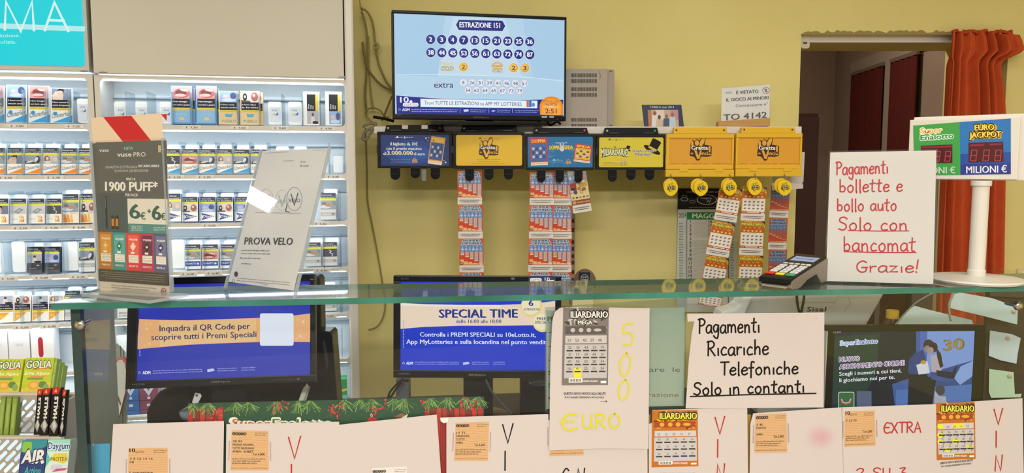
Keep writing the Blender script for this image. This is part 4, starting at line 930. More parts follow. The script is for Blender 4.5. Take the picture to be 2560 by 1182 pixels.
# grey peg between the clips of the first dispenser, white tape squares on its bracket
g0 = at(1055, 452, DYF + .02); g1 = at(1066.5, 415, DYF + .02)
tag(B().prism(rrect(g0.x, g0.z, g1.x, g1.z, .004), DYF + .012, DYF + .024).build('metal_peg', M('7e7c78', .35, metal=.4)), 'grey metal peg hanging between clips of the dark blue dispenser', 'peg')
for u, lab in ((1005, 'white tape square by the red rivet end of the first black bracket'), (1054, 'white tape square at the middle of the first black bracket')):
    p0 = at(u, 322, DYF); p1 = at(u + 15, 312.5, DYF)
    tag(B().box(p0.x, p1.x, DYF - .001, DYF + .0015, p0.z, p1.z).build('tape_square', M('d9d6d2', .5)), lab.replace('by the red rivet end', 'nearest the shelf end'), 'tape', 'tape squares on the bracket')
YEL = M('e3b41c', .4)
def ydisp(u0, u1, v0, v1, i0, i1, j0, j1, tu0, tu1, tv, vb, label, right):
    ds = upright(u0, v1, DYF - .01); md = mapper(ds); t = thing('ticket_dispenser', label, 'ticket dispenser', ds, 'yellow ticket dispensers on the shelf')
    w, h = md(u1, v0); x0, z1 = md(i0, j0); x1, z0 = md(i1, j1)
    b = B(); b.box(0, w, .008, .05, 0, h); b.build('body', YEL, t, bevel=.003)
    b = B(); b.box(.001, w - .001, 0, .009, z1, h); b.box(.001, w - .001, 0, .009, 0, z0); b.box(.001, x0, 0, .009, z0, z1); b.box(x1, w - .001, 0, .009, z0, z1); b.build('frame', YEL, t, bevel=.002)
    B().box(x0, x1, .005, .0085, z0, z1).build('advert_panel', M('dfa02a', .5), t)
    pr = Print(mapper(ds, .0047), y0=.0047, down=True); cx = (i0 + i1)/2 + (2 if not right else -.5)
    gv_logo(pr, cx - 2, 375, 27, fill='e0a83a')
    for s0, s1 in ((.02, .14), (.2, .3), (.34, .52), (.55, .63), (.68, .98)): pr.small(i0 + (i1-i0)*s0, 410, i0 + (i1-i0)*s1, 2.2, '9a6c1c')
    pr.build('advert_artwork', t)
    tx0, tz = md(tu0, tv); tx1, _ = md(tu1, tv)
    br = B().prism([(tx0, h), (tx1, h), (tx1 - .003, tz), (tx0 + .003, tz)], .004, .03).build('hanging_bracket', YEL, t, bevel=.003)
    for x in (tx0 + .01, tx1 - .012): B().lathe([(.003, 0), (.003, .001)], n=10).build('screw_hole', M('4a3208', .6), br).matrix_local = Matrix.Translation((x, .0039, h + .012)) @ Matrix.Rotation(math.pi/2, 4, 'X')
    _, zl = md(u0, vb)
    ls = B().box(0, w, -.004, .04, zl, -.001).build('lower_strip', YEL, t, bevel=.002)
    for k in (.2, .72): B().box(w*k, w*k + w*.12, -.006, -.002, -.008, .0015).build('latch_tab', YEL, ls, bevel=.001)
    return t
ydisp(1664, 1837, 334.5, 423, 1675, 1829, 345, 412.5, 1684, 1820, 318, 442, 'yellow ticket dispenser next to the black top hat advert', False)
ydisp(1838, 2007.5, 333, 422, 1847, 1999, 344, 412.5, 1854, 1991, 318, 441, 'yellow ticket dispenser at the doorway end of the shelf', True)
# yellow plastic drops on wire hooks
def drop(u, v, label, dx):
    p = at(u, v, 2.565); t = thing('ticket_clip', label, 'ticket clip', Matrix.Translation(p), 'yellow drop clips')
    k = 2.565/F; 
    def shape(r=1, ox=0, oz=0):
        o = []
        for i in range(28):
            a = 2*math.pi*i/28; x = 17.5*math.sin(a); z = 17*math.cos(a) - (5*(1 - math.cos(a))/2 if math.cos(a) < 0 else 0)
            x *= (1 - .18*max(0, -math.cos(a))**2); o.append((ox + x*k*r, oz + z*k*r))
        return o
    B().prism(shape(), -.004, .0).build('front_disc', M('f0cc14', .3), t, bevel=.0015)
    B().prism(shape(1, -dx*k, 5*k), .004, .008).build('rear_disc', M('e6bc10', .35), t, bevel=.0015)
    pr = Print(lambda x, y: ((x)*k, -(y)*k), y0=-.0043, down=True); gv_logo(pr, 1, 1, 10, '2a2a20', 'e2c23a', 'c8cbb8'); pr.build('printed_emblem', t)
    P = spline([Vector((x*k, -.002, z*k)) for x, z in ((0, 14), (1, 20), (3, 24), (0, 28), (-2, 31), (1, 34))], 5)
    B().tube(P, .0011, 6).build('wire_hook', M('9a948a', .3, metal=.9), t, smooth=True)
for u, v, w_, dx in ((1677, 468, 'below the top-hat side end of the first yellow dispenser', 1), (1752, 468, 'above the black calendar header', 7), (1824, 467, 'holding the slanted orange ticket strip', 3), (1887, 466.5, 'holding the straight orange ticket strip', 2), (1961, 467, 'holding the shade-painted red strip by the doorway', 7)):
    drop(u, v, 'yellow drop-shaped clip ' + w_, dx)
# ---------------------------------------------------------------- scratch tickets
_TK = {}
def ticket_art(kind):
    if kind in _TK: return _TK[kind]
    p = Print(lambda x, y: (x, y), y0=-.0002, down=False, rough=.45)
    if kind == 'num':
        p.rect(0, 0, 1, 1.1, 'd2431f'); p.poly([(0, .5), (.2, .9), (.1, 1.1), (0, 1.1)], 'e26a3a'); p.poly([(.06, .9), (.15, 1.08), (.85, 1.08), (.96, .9), (.96, .84), (.04, .84)], 'a9c4e0')
        p.outlined('NUMERI', .17, .985, .085, '1b2340', 'cfdcec', x1=.83, bold=.06, ow=.05); p.outlined('FORTUNATI', .06, .865, .095, '1b2340', 'cfdcec', x1=.94, bold=.06, ow=.05)
        p.rr(.03, .58, .97, .83, .03, '6f9ace'); p.rr(.05, .595, .95, .815, .03, '5d8bc6')
        for i in range(6): p.ell(.13 + i*.15, .76 + .02*math.sin(i*2), .04, .035, ('8fb6e2', 'd8a8b4', '7fb0e6')[i % 3], 10, True); p.ell(.13 + i*.15, .66, .055, .048, ('9cc0ea', 'cfd6ea', 'e2b6c0')[(i+1) % 3], 10, True)
        p.up()
        for i in range(5):
            x = .05 + i*.19; n = i + 1; z = .56 - .085*n
            p.rect(x, z - .05, x + .16, .575, '8c86b0', True)
        p.up()
        for i in range(5):
            x = .05 + i*.19; n = i + 1; z = .56 - .085*n
            p.rect(x + .012, z, x + .148, .565, 'b9a8c4', True)
        p.up()
        for i in range(5):
            x = .05 + i*.19; n = i + 1; z = .56 - .085*n
            for j in range(n): p.ell(x + .08, .525 - j*.085, .045, .037, 'e8cf9a', 10, True)
            p.rect(x + .01, z - .045, x + .15, z - .008, 'f0d8b0', True)
        p.up()
        for i in range(5):
            for j in range(i + 1): p.ring(.13 + i*.19, .525 - j*.085, .028, .024, .012, '8a5a30', 8, True)
        p.up()
        for x, h in ((.04, .24), (.2, .16), (.38, .14), (.56, .1)): p.rr(x, .03, x + .15, h, .02, 'e9b87c', True)
        p.up(); p.ell(.09, .075, .085, .06, '9a4a2a'); p.text('2000000', .03, .055, .03, 'f4e4c0', x1=.15, bold=.04); p.rect(.2, .025, .97, .075, 'f0cfa0'); p.small(.22, .035, .95, .03, 'a0522c'); p.rect(.86, .03, .97, .065, 'f6f0e8')
    elif kind == 'numshade':  # number ticket again, with shade put into its darker colours
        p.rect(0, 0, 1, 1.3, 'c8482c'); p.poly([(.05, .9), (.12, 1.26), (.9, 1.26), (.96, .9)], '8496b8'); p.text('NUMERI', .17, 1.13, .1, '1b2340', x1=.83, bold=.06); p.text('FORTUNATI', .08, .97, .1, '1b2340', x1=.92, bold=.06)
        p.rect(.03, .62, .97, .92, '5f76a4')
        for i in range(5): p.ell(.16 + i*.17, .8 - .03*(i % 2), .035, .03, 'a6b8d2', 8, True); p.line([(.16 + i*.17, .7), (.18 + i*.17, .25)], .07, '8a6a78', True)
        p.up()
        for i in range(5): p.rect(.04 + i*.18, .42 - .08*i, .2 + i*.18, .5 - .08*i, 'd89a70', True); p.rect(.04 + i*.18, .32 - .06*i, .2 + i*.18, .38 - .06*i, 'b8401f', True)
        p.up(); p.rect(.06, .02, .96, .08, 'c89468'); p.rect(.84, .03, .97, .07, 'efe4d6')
    elif kind == 'mil':
        p.rect(0, 0, 1, 1.2, 'd68a1c'); rnd = random.Random(4)
        for k in range(60): p.ell(rnd.random(), rnd.uniform(.6, 1.19), .05, .014, ('eebc3a', 'c0721a', 'f2cf58')[k % 3], 8, True, rot=rnd.randrange(180))
        p.up(); p.rect(0, 0, 1, .08, 'a82a20'); p.outlined('MILIARDARIO', .03, 1.0, .115, 'ece858', '2a3210', x1=.97, bold=.05, ow=.09)
        p.poly([(.82, 1.2), (1, 1.2), (1, 1.08)], '4a2c14'); p.rr(.03, .84, .97, .97, .02, 'bc5a1e')
        for i, x in enumerate((.22, .4, .58, .78)): p.ell(x, .905, .05 if i < 3 else .09, .03, 'e09448', 10, True)
        p.up(); p.rect(.0, .69, 1, .83, 'b86412')
        for i in range(5): p.ell(.16 + i*.17, .76, .05, .038, 'f2c878', 12, True)
        p.up(); p.rect(.03, .1, .97, .68, 'ece6e2'); p.small(.35, .64, .65, .02, 'a89c98')
        for i in range(5):
            for j in range(3): p.ell(.15 + i*.18, .53 - j*.15, .062, .04, 'b2a8a8', 8, True, rot=20); 
        p.up()
        for i in range(5):
            for j in range(3): p.ell(.135 + i*.18, .535 - j*.15, .04, .028, '6a6064', 7, True, rot=25)
        p.up(); p.rr(.03, .02, .2, .12, .03, 'c08a5a'); p.rect(.24, .03, .76, .07, 'e8d8cc'); p.rect(.82, .02, .97, .06, 'f6f0e8')
    elif kind == 'capri':
        p.rect(0, 0, 1, 1.45, 'e3cf9a'); p.rect(0, .95, 1, 1.45, '8fa2c0'); p.text('CAPRI', .42, 1.27, .13, 'efe08a', x1=.97, bold=.05); p.text('TUTTI', .02, 1.27, .13, 'efe08a', x1=.36, bold=.05)
        for x, c in ((.1, 'dfe3ea'), (.3, 'cfd8e6'), (.55, 'dfe3ea')): p.poly([(x - .08, 1.08), (x, 1.24), (x + .08, 1.08)], c)
        p.ell(.85, 1.14, .12, .06, 'd98c5a'); p.rect(0, .9, 1, 1.06, '7f9ab8'); p.rect(.02, .5, .36, .92, 'a8342c'); p.ell(.1, .6, .08, .09, 'd8c8b8'); p.ell(.28, .52, .1, .08, '3a4a6a'); p.rect(.04, .62, .3, .72, '2c2c34')
        p.rect(.5, .72, .95, .98, 'c99a4a'); p.rr(.56, .9, .86, 1.0, .02, 'e6d8b0'); p.ell(.5, .66, .12, .07, 'b8843a'); p.ell(.75, .62, .12, .08, '8a6a3a'); p.ring(.6, .52, .09, .07, .02, '5a4020'); p.ell(.82, .52, .06, .05, 'e2c080')
        for i in range(5): p.ell(.12 + i*.19, .3, .07, .04, ('7a8a5a', '4a4a42', 'c8783c', '5a6a4a', '8a8a82')[i], 10, True)
        p.up(); p.rect(0, 0, 1, .2, '8a4a24'); p.text('VINCI FINO A 500.000', .26, .06, .07, 'efc890', x1=.96, bold=.02); p.ell(.13, .1, .1, .07, 'd0a070')
    o = p.build('artwork'); me = o.data; bpy.data.objects.remove(o); _TK[kind] = me; return me
TOPZ = dict(num=1.1, numshade=1.3, mil=1.2, capri=1.45)
def strip(quads, kind, label, Y, group=None, behind=False):
    """quads: per ticket ((u,v) top-left, (u,v) bottom-left, width px, stub height px, lean)"""
    (u0, v0), _, w0, _, rot0 = quads[0]
    p0 = at(u0, v0, Y); t = thing('ticket_strip', label, 'ticket strip', Matrix.Translation(p0), group)
    for (ua, va), (ub, vb), w, st, rot in quads:
        A = at(ua, va, Y) - p0; Bq = at(ub, vb, Y) - p0; D = A - Bq; h = math.hypot(D.x, D.z); wd = w*Y/F
        ang = math.radians(rot); Rm = Matrix.Rotation(ang, 4, 'Y')          # in-plane turn
        M_ = Matrix.Translation(Bq) @ Rm
        tk = B().box(0, wd, 0, .0006, 0.0004, h).build('ticket', M('efe6dc', .5), t); tk.matrix_local = M_
        ar = link('printed_artwork', ticket_art(kind), tk); ar.scale = (wd, 1, h/TOPZ[kind])
        if st:
            sb = B().box(0, wd, 0, .0006, -st*Y/F, 0).build('tear_off_stub', M('e2dedc', .5), t); sb.matrix_local = M_
            pr = Print(lambda x, y: (x*wd, y*Y/F), y0=-.0003, down=False)
            pr.text('QUESTO GIOCO NUOCE ALLA SALUTE', .11, -st*.46, st*.14, '4a4646', x1=.89, bold=.03); pr.text('PUO CAUSARE DIPENDENZA PATOLOGICA', .12, -st*.68, st*.11, '4a4646', x1=.84, bold=.02); pr.build('small_print_lettering', sb)
    return t
NT = 'red and blue numbers tickets'
def numstrip(xs, label, Y):
    q = []
    for (xa, va, vb) in xs: q.append(((xa, va), (xa, vb), 61, 17.5, 0))
    q[-1] = (q[-1][0], q[-1][1], 61, 0, 0)
    strip(q, 'num', label, Y, 'hanging strips of red number tickets')
numstrip([(1144, 427, 493.5), (1146, 512, 578.5), (1148.5, 596.5, 663), (1149.5, 680.5, 747)], 'strip of red number tickets hanging from the plain yellow advert dispenser', 2.6)
numstrip([(1369, 431, 495.5), (1368.5, 515, 579.5), (1368, 598, 662.5), (1367.5, 681, 747)], 'strip of red number tickets partly hidden behind another under the burst advert', 2.61)
numstrip([(1324, 430.5, 495), (1322.5, 513.5, 578.5), (1321, 597, 662), (1320, 680, 746)], 'fully visible strip of red number tickets under the blue burst advert', 2.6)
strip([((1429, 427), (1431, 514), 46, 20, -9)], 'capri', 'single tan ticket with a truck picture hanging crooked below the burst advert', 2.6)
strip([((1799, 465.5), (1788, 530), 57, 18, 9), ((1780, 551), (1768, 617), 58, 18, 10), ((1766, 637), (1754, 700), 58, 0, 9.5), ((1754, 718), (1745, 760), 58, 0, 9.5)], 'mil', 'slanted strip of orange millionaire tickets hanging across the calendar', 2.6, 'orange ticket strips')
strip([((1856, 466), (1852.5, 533), 60, 17.5, 2), ((1851, 551), (1848.5, 619), 60, 17.5, 2), ((1847.5, 638), (1845, 704), 60, 17.5, 2)], 'mil', 'straight strip of orange millionaire tickets beside the calendar edge', 2.6, 'orange ticket strips')
strip([((1928, 464), (1924.5, 525.5), 47, 17, 2), ((1922, 544), (1920.5, 606), 46, 17, 1), ((1920.5, 624), (1920, 690), 46, 17, 0)], 'numshade', 'strip of red number tickets in shade-painted colours nearest the doorway', 2.72)
# ---------------------------------------------------------------- calendar
cm = upright(1690, 720, WY - .012); mc = mapper(cm)
t = thing('calendar', 'green and white wall calendar page for May 2024 with a black header', 'calendar', cm)
x0, z0 = mc(1690, 780); x1, z1 = mc(1846, 471); _, zh = mc(1700, 523)
B().box(x0, x1, 0, .008, z0, zh).build('page', M('cfd6d0', .6), t); B().box(x0, x1, -.001, .008, zh, z1).build('header', M('15130f', .5), t)
pr = Print(mapper(cm, -.0015), y0=-.0015, down=True)
pr.text('Compagnia Commerciale Caffe', 1715, 481, 4, 'c8c8c4', x1=1800, bold=.0, slant=.2)
pr.ring(1767, 499, 25, 12.5, 1.2, 'd0d0cc'); pr.text('Napoli', 1752, 497, 5, 'bcbcb8', x1=1780); pr.line([(1768, 505), (1770, 500), (1773, 506), (1777, 499)], 1, 'bcbcb8')
pr.ring(1711, 498, 9, 5, 1.1, 'bcbcb8'); pr.ring(1711, 491, 7, 3, .9, 'bcbcb8'); pr.ring(1731, 504, 7, 4, 1.2, '8a8a86'); pr.small(1722, 519, 1790, 2, 'a8a8a4')
pr.rect(1717, 530.5, 1810, 548.5, '17823f'); pr.text('MAGGIO', 1731, 545.5, 12.5, 'e6efe6', x1=1806, bold=.04); pr.text('2024', 1697.5, 543.5, 11, '1e3a28', x1=1715.5, bold=-.005)
pr.line([(1717, 548), (1717, 712)], 1, '3a403c'); pr.rect(1820, 526, 1822, 760, '5a6a5e'); pr.rect(1718, 549, 1819, 760, 'd9d8d6')
for i in range(15):
    v = 557.5 + 10.36*i; s = str(i + 1)
    pr.text(s, 1725.5 if i > 8 else 1728 - 2, v, 7.2, '1c1c20', al='c', bold=.03, keep=True); pr.rect(1719, v + 1.4, 1818, v + 1.8, 'a8a8a6', True); pr.text(str(i + 16), 1776, v, 7.2, '1c1c20', al='c', bold=.03, keep=True); pr.small(1735, v - 4, 1743, 2.2, '9a9a9a')
for i in range(24): pr.small(1698, 560 + 6.5*i, 1707, 3.4, '5a665e'); pr.small(1826, 560 + 6.5*i, 1834, 3.4, '5a665e')
pr.build('printed_calendar_pattern', t)
# beige strip with sideways letters
bs = upright(1424, 720, WY - .006); mb = mapper(bs)
t = thing('banner_strip', 'narrow beige strip with sideways brown letters behind the red tickets', 'banner', bs)
x0, z0 = mb(1424, 760); x1, z1 = mb(1438, 533); B().box(x0, x1, 0, .003, z0, z1).build('strip', M('a89278', .7), t)
pr = Print(mapper(bs, -.0005), y0=-.0005, down=True)
for i, v in enumerate((552, 575, 605, 622, 640, 656, 680, 700)): pr.rect(1430, v - 5, 1435.5, v + 5, '4a2c22', True); pr.rect(1426, v - 2, 1432, v + 2, '4a2c22', True)
pr.build('sideways_lettering', t)
# round plaque and cream card low on the wall
pq = upright(1436, 735, WY - .008); mq = mapper(pq); t = thing('wall_plaque', 'round brown plaque with a dark blue square label low on the yellow wall', 'plaque', pq)
cx_, cz_ = mq(1462, 704); r_ = mq(1490, 704)[0] - cx_
B().prism([(cx_ + r_*math.cos(2*math.pi*i/40), cz_ + 1.15*r_*math.sin(2*math.pi*i/40)) for i in range(40)], 0, .007).build('disc', M('7e6250', .5), t, bevel=.0015)
pr = Print(mapper(pq, -.0005), y0=-.0005, down=True); pr.rect(1447, 680.5, 1475, 709, '151d33'); pr.ring(1461.5, 696, 10, 10.5, 1.2, 'b8c4d2'); pr.text('LUCKY', 1454, 695, 4.5, 'c8d2de', x1=1469, bold=.03); pr.text('STRIKE', 1454, 701.5, 4.5, 'c8d2de', x1=1469, bold=.03); pr.build('printed_label', t)
pc = upright(1431, 738, 2.6); mq = mapper(pc); 
t = thing('note_card', 'cream card with scribbled green note seen through the glass top edge', 'card', pc)
K = [mq(1431, 790), mq(1481, 790), mq(1485, 709), mq(1431, 709)]; B().prism(K, 0, .001).build('card', M('d9cf9c', .6), t)
pr = Print(mapper(pc, -.0003), y0=-.0003, down=True); pr.line(spline_px := [(1454, 716), (1459, 713), (1461, 720), (1455, 730), (1453, 726), (1462, 727), (1468, 722), (1466, 728), (1472, 722), (1470, 729), (1477, 721), (1476, 727)], 1.1, '4a5a42'); pr.ell(1441, 724, 5, 6, '8aa07a'); pr.rect(1435, 730, 1448, 734, '6a8a6a'); pr.build('scribbled_lettering', t)
# loose papers tucked behind the last yellow dispenser
for k, (u0, u1, v0, v1, y, lab) in enumerate(((1930, 1990, 415, 476, 2.66, 'front white slip tucked under the last yellow dispenser'), (1950, 2012, 380, 474, 2.67, 'rear white slip with a small code sticking out by the doorway'))):
    pm = upright(u0, v1, y, 0); mm = mapper(pm); t = thing('paper_slip', lab, 'paper slip', pm, 'slips behind the last yellow dispenser')
    w, h = mm(u1, v0); B().prism([(0, 0), (w*.98, .004), (w, h), (0, h)], 0, .0006).build('sheet', M('d6d2ce', .6), t)
    if k: pr = Print(mapper(pm, -.0003), y0=-.0003, down=True); pr.rect(2006, 455, 2009, 461, '3a3a3a'); pr.small(2000, 440, 2010, 2, '8a8a8a'); pr.build('printed_code_pattern', t)
# ---------------------------------------------------------------- glass-topped counter
ZG = 1.21
P0 = atz(127, 758.6, ZG); P1 = atz(2560, 714.5, ZG)
CR = (P1 - P0); CR.z = 0; CR.normalize()
KM = frame(Vector((P0.x, P0.y, 0)), CR)             # x along the counter front, y towards the shop keeper, z up
KL = 2.06                                           # counter length
GT = .011
ct = thing('shop_counter', 'glass-topped shop counter with papers taped across its front', 'counter', KM)
GTOP = glass('counter_top_glass', 'eef6f2', .04, .03, power=5.0, haze=.14, hazecol='cfdcd3'); GFRONT = glass('counter_front_glass', 'fcfefd', .02, .01)
EDGE = noisy('green_glass_edge', '2a5c4c', '47887a', 5, .15)
def glass_slab(name, pts, z0, z1, mat, par):
    bm = bmesh.new(); a = [bm.verts.new((x, y, z0)) for x, y in pts]; b_ = [bm.verts.new((x, y, z1)) for x, y in pts]; n = len(pts)
    bm.faces.new(a[::-1]); bm.faces.new(b_)
    for i in range(n): bm.faces.new([a[i], a[(i+1) % n], b_[(i+1) % n], b_[i]]).material_index = 1
    me = bpy.data.meshes.new(name); bmesh.ops.recalc_face_normals(bm, faces=bm.faces); bm.to_mesh(me); bm.free(); me.materials.append(mat); me.materials.append(EDGE)
    return link(name, me, par)
glass_slab('glass_top', [(0, 0), (KL, 0), (KL, .165), (.012, .165)], ZG - GT, ZG, GTOP, ct)
FY = .035                                           # front pane set back under the top
b = B(); b.mat(GFRONT).box(.03, KL - .03, FY, FY + .006, .70, ZG - GT - .001); fp = b.build('front_pane', GFRONT, ct)
# end panels: reflections put in as grey haze at the candy side, clear at the other
SIDE = glass('hazed_end_glass', 'a9b4ae', .10, .06, haze=.9, hazecol='ccd4d2')
DARKEDGE = noisy('dark_glass_edge', '2c3a38', '3c4c48', 4, .2)
b = B(); b.mat(SIDE).box(.026, .03, FY + .012, FY + .155, .66, ZG - GT - .002); e1 = b.build('end_panel', SIDE, ct)
B().box(.018, .034, FY - .004, FY + .0115, .66, ZG - GT - .002).build('end_edge', DARKEDGE, ct)
B().box(KL - .03, KL - .026, FY + .012, .45, .66, ZG - GT - .002).build('end_panel', GFRONT, ct)
mk = mapper(KM, FY - .002)
ST = M('b9b6ae', .22, metal=1)
for u, v in ((201, 812), (2545, 764)):
    x, z = mk(u, v)
    k = B().lathe([(.0, 0), (.0095, .0005), (.0095, .004), (.008, .008), (.003, .009)], n=20).build('clamp_knob', ST, ct, smooth=True)
    k.matrix_local = Matrix.Translation((x, FY, z)) @ Matrix.Rotation(math.pi/2, 4, 'X')
    B().lathe([(.0045, -.03), (.0045, 0)], n=12).build('pin', ST, k)
B().box(0, KL, FY + .02, .62, .80, .84).build('worktop', M('2b2a2c', .4), ct, bevel=.004)
B().box(0.01, KL - .01, FY + .03, .60, .06, .80).build('cabinet_body', M('57524e', .6), ct)
B().box(0.03, KL - .03, FY + .06, .58, 0, .06).build('plinth', M('2a2826', .7), ct)
WT_Z = .84
def sheet(pts, lab, name='paper_sheet', cat='paper', off=0.0, col='c8bebd', art=None, group=None, y=None, thick=.0005, parts=None, rough=.7):
    """paper on the counter front: outline in pixels, off = how far it stands off the pane"""
    yy = FY - .0012 - off if y is None else y
    m = mapper(KM, yy); L = [m(u, v) for u, v in pts]
    ox = min(p[0] for p in L); oz = min(p[1] for p in L)
    T = KM @ Matrix.Translation((ox, yy, oz)); t = thing(name, lab, cat, T, group)
    B().prism([(x - ox, z - oz) for x, z in L], 0, thick).build('sheet', M(col, rough), t)
    if art:
        pr = Print(mapper(T, -.0003), y0=-.0002, down=True, rough=.65); art(pr); pr.build('printed_lettering', t)
    return t
RCT = 'cda57a'; INK = '2a2420'
def receipt(p, q, head, lines, tot, gray=False):
    """lottery receipt printed on the sheet, q = corner pixels tl, tr, br, bl"""
    tl, tr, br, bl = q
    def T(s, t_): 
        a = (tl[0] + (tr[0]-tl[0])*s, tl[1] + (tr[1]-tl[1])*s); c = (bl[0] + (br[0]-bl[0])*s, bl[1] + (br[1]-bl[1])*s)
        return (a[0] + (c[0]-a[0])*t_, a[1] + (c[1]-a[1])*t_)
    base = 'd9d5d4' if gray else RCT
    p.poly([tl, tr, br, bl], base)
    rnd = random.Random(int(tl[0])); ln = 'cac5c3' if gray else 'bf8d55'
    for i in range(15): p.line([T(.02 + .96*k/8, min(.98, max(.02, .05 + .062*i + .014*math.sin(k*.9 + i*.5)))) for k in range(9)], .8, ln, True)
    p.up(); W_ = tr[0] - tl[0]; H_ = bl[1] - tl[1]
    def tx(s, t_, s2, t, h, b=.02):
        a = T(s, t_); c = T(s2, t_); p.text(t, a[0], a[1], h, INK, x1=c[0], y1=c[1], bold=b)
    if head == '10':
        tx(.03, .1, .17, '10', 9, .06); tx(.18, .12, .4, 'eLOTTO', 4.5); 
    else:
        for k in range(5): a = T(.06 + .075*k, .085); p.ell(a[0], a[1], 4.2, 4, '3a302a', 10, True)
        p.up()
        for k, ch in enumerate(head): a = T(.06 + .075*k, .085); p.text(ch, a[0], a[1] + 2, 4, base, al='c', bold=.04, keep=True)
        p.up()
    a = T(.64, .04); p.small(a[0], a[1] + 3, T(.98, .04)[0], 3, '6a5640'); p.small(a[0], a[1] + 8, T(.94, .04)[0], 3, '6a5640')
    y = .17
    for s in lines:
        if s: tx(.04, y + .04, min(.62, .04 + .05*len(s)), s, 5.2)
        y += .085
    tx(.58, .62, .9, tot, 6)
    for k in range(3): a = T(.04, .72 + .055*k); c = T(.9 - .1*k, .72 + .055*k); p.small(a[0], a[1], c[0], 3.8, '4a3a2c', y1=c[1])
    a = T(.02, .95); c = T(.98, .95); p.small(a[0], a[1], c[0], 3, '8a6a48', y1=c[1])
    for s, sg in ((-.05, 1), (1.05, 1)):
        for k in range(14): a = T(s, .28 + .035*k); p.rect(a[0] - 1.2, a[1] - 1.4, a[0] + 1.2, a[1] + 1.2, 'b08a90', True)
    p.up()
BLACK = '1b1512'; REDI = 'b02a26'
# Christmas poster inside the pane
def art_xmas(p):
    p.poly([(470, 1008), (1210, 991), (1210, 1318), (470, 1318)], '17472f')
    for x0, x1 in ((470, 560), (1062, 1210)):
        n = 6 if x1 - x0 < 100 else 10
        for k in range(n):
            a = x0 + (x1 - x0)*k/n; p.poly([(a, 1020), (a + (x1-x0)/n*.8, 1020), (a + (x1-x0)/n*.8, 1318), (a, 1318)], ('b3201c', '8a1212', 'c42a22')[k % 3], True)
    p.up(); rnd = random.Random(9)
    for cx_ in (485, 520, 590, 622, 690, 745, 775, 860, 900, 930, 985, 1010, 1080, 1120, 1165, 1195):
        for k in range(30):
            aa = math.radians(rnd.uniform(25, 155)); L_ = rnd.uniform(16, 36); y = 1007 - 17*(cx_ - 470)/740 + 1
            c = ('3f6a34', '6c8f4a', '87a65c', '2d5230')[k % 4]
            p.line([(cx_ + rnd.uniform(-5, 5), y + 1), (cx_ + L_*math.cos(aa), y + 2 + L_*math.sin(aa))], 1.7, c, True)
        p.n += 1
    for cx_, cy_, n in ((545, 1032, 14), (530, 1046, 8), (690, 1020, 8), (712, 1012, 6), (825, 1020, 8), (838, 1038, 9), (850, 1018, 6), (935, 1024, 10), (955, 1012, 6), (1060, 1010, 6), (1160, 1005, 8), (1185, 1012, 9)):
        for k in range(n): p.ell(cx_ + rnd.uniform(-11, 11), cy_ + rnd.uniform(-13, 13), 2.8, 2.8, ('b92a2c', 'cf4440', '962024')[k % 3], 8, True)
    p.up()
    p.poly([(915, 1068), (920, 1046), (930, 1040), (942, 1046), (948, 1068)], 'b3262c'); p.ring(929, 1038, 3, 3, 1, 'e8dcd0'); p.poly([(985, 1041), (1005, 1032), (1015, 1038), (1010, 1045)], '9a5a34'); p.poly([(1003, 1044), (1020, 1034), (1016, 1046)], 'e8e4dc')
    p.text('SuperEnalotto', 575, 1071, 26, 'efeadc', x1=830, bold=.12); p.text('Super', 581, 1070, 24, 'd8603c', x1=676, bold=.03); p.text('Enalotto', 682, 1070, 24, '4d7a3a', x1=824, bold=.03)
    p.line([(846, 1000), (846, 1070)], 1, '2a2a24')
sheet([(470, 1008), (1210, 991), (1210, 1318), (470, 1318)], 'green Christmas poster with pine twigs and berries taped inside the counter front', 'poster', 'poster', y=FY + .008, art=art_xmas, col='17472f', rough=.4)
sheet([(1100, 1055), (1116, 1050), (1116, 1318), (1100, 1318)], 'sliver of red poster showing between two white sheets', 'poster_sliver', 'poster', y=FY + .0075, col='9c1a18')
for k, (u, w_) in enumerate(((1616, 10), (1866, 12))):
    sheet([(u, 1036), (u + w_, 1036), (u + w_, 1318), (u, 1318)], ('ochre card edge showing beside the black and white voucher sheet', 'ochre card edge showing between the VIN sheet and the pink-blushed sheet')[k], 'card_edge', 'card', y=FY + .0075, col='b98a32')
# printed notice in plastic behind the 500 euro sheet
def art_pe(p):
    p.text('PERSONE', 1369, 803, 12, '3a4248', x1=1445, bold=.03); p.line([(1369, 807), (1445, 807)], 1, '3a4248')
    for v in (831, 866, 900): p.line([(1371, v), (1378, v)], 1.4, '3a4248')
    p.text('Si prega di rispett', 1370, 937, 11, '3a4248', x1=1618); p.text('are  le', 1623, 929, 11.5, '3a4248', x1=1700, bold=-.005)
    p.text('Senza la registr', 1370, 968, 11, '3a4248', x1=1618); p.text('razione', 1620, 992, 11.5, '9a3c34', x1=1697, bold=-.005); p.text('Controllo ope', 1370, 1000, 11, '9a3c34', x1=1618)
t = sheet([(1366, 776), (1712, 768), (1710, 1014), (1366, 1022)], 'pale green printed notice in a plastic sleeve behind the 500 euro sheet', 'notice', 'notice', y=FY + .012, art=art_pe, col='dde6e0')
m = mapper(t.matrix_world, -.001); b = B(); b.prism([m(1362, 768), m(1716, 744), m(1714, 1024), m(1362, 1032)], -.0012, -.0009); b.build('plastic_sleeve', glass('sleeve_plastic', 'eef2ee', .06, .08, haze=.05), t)
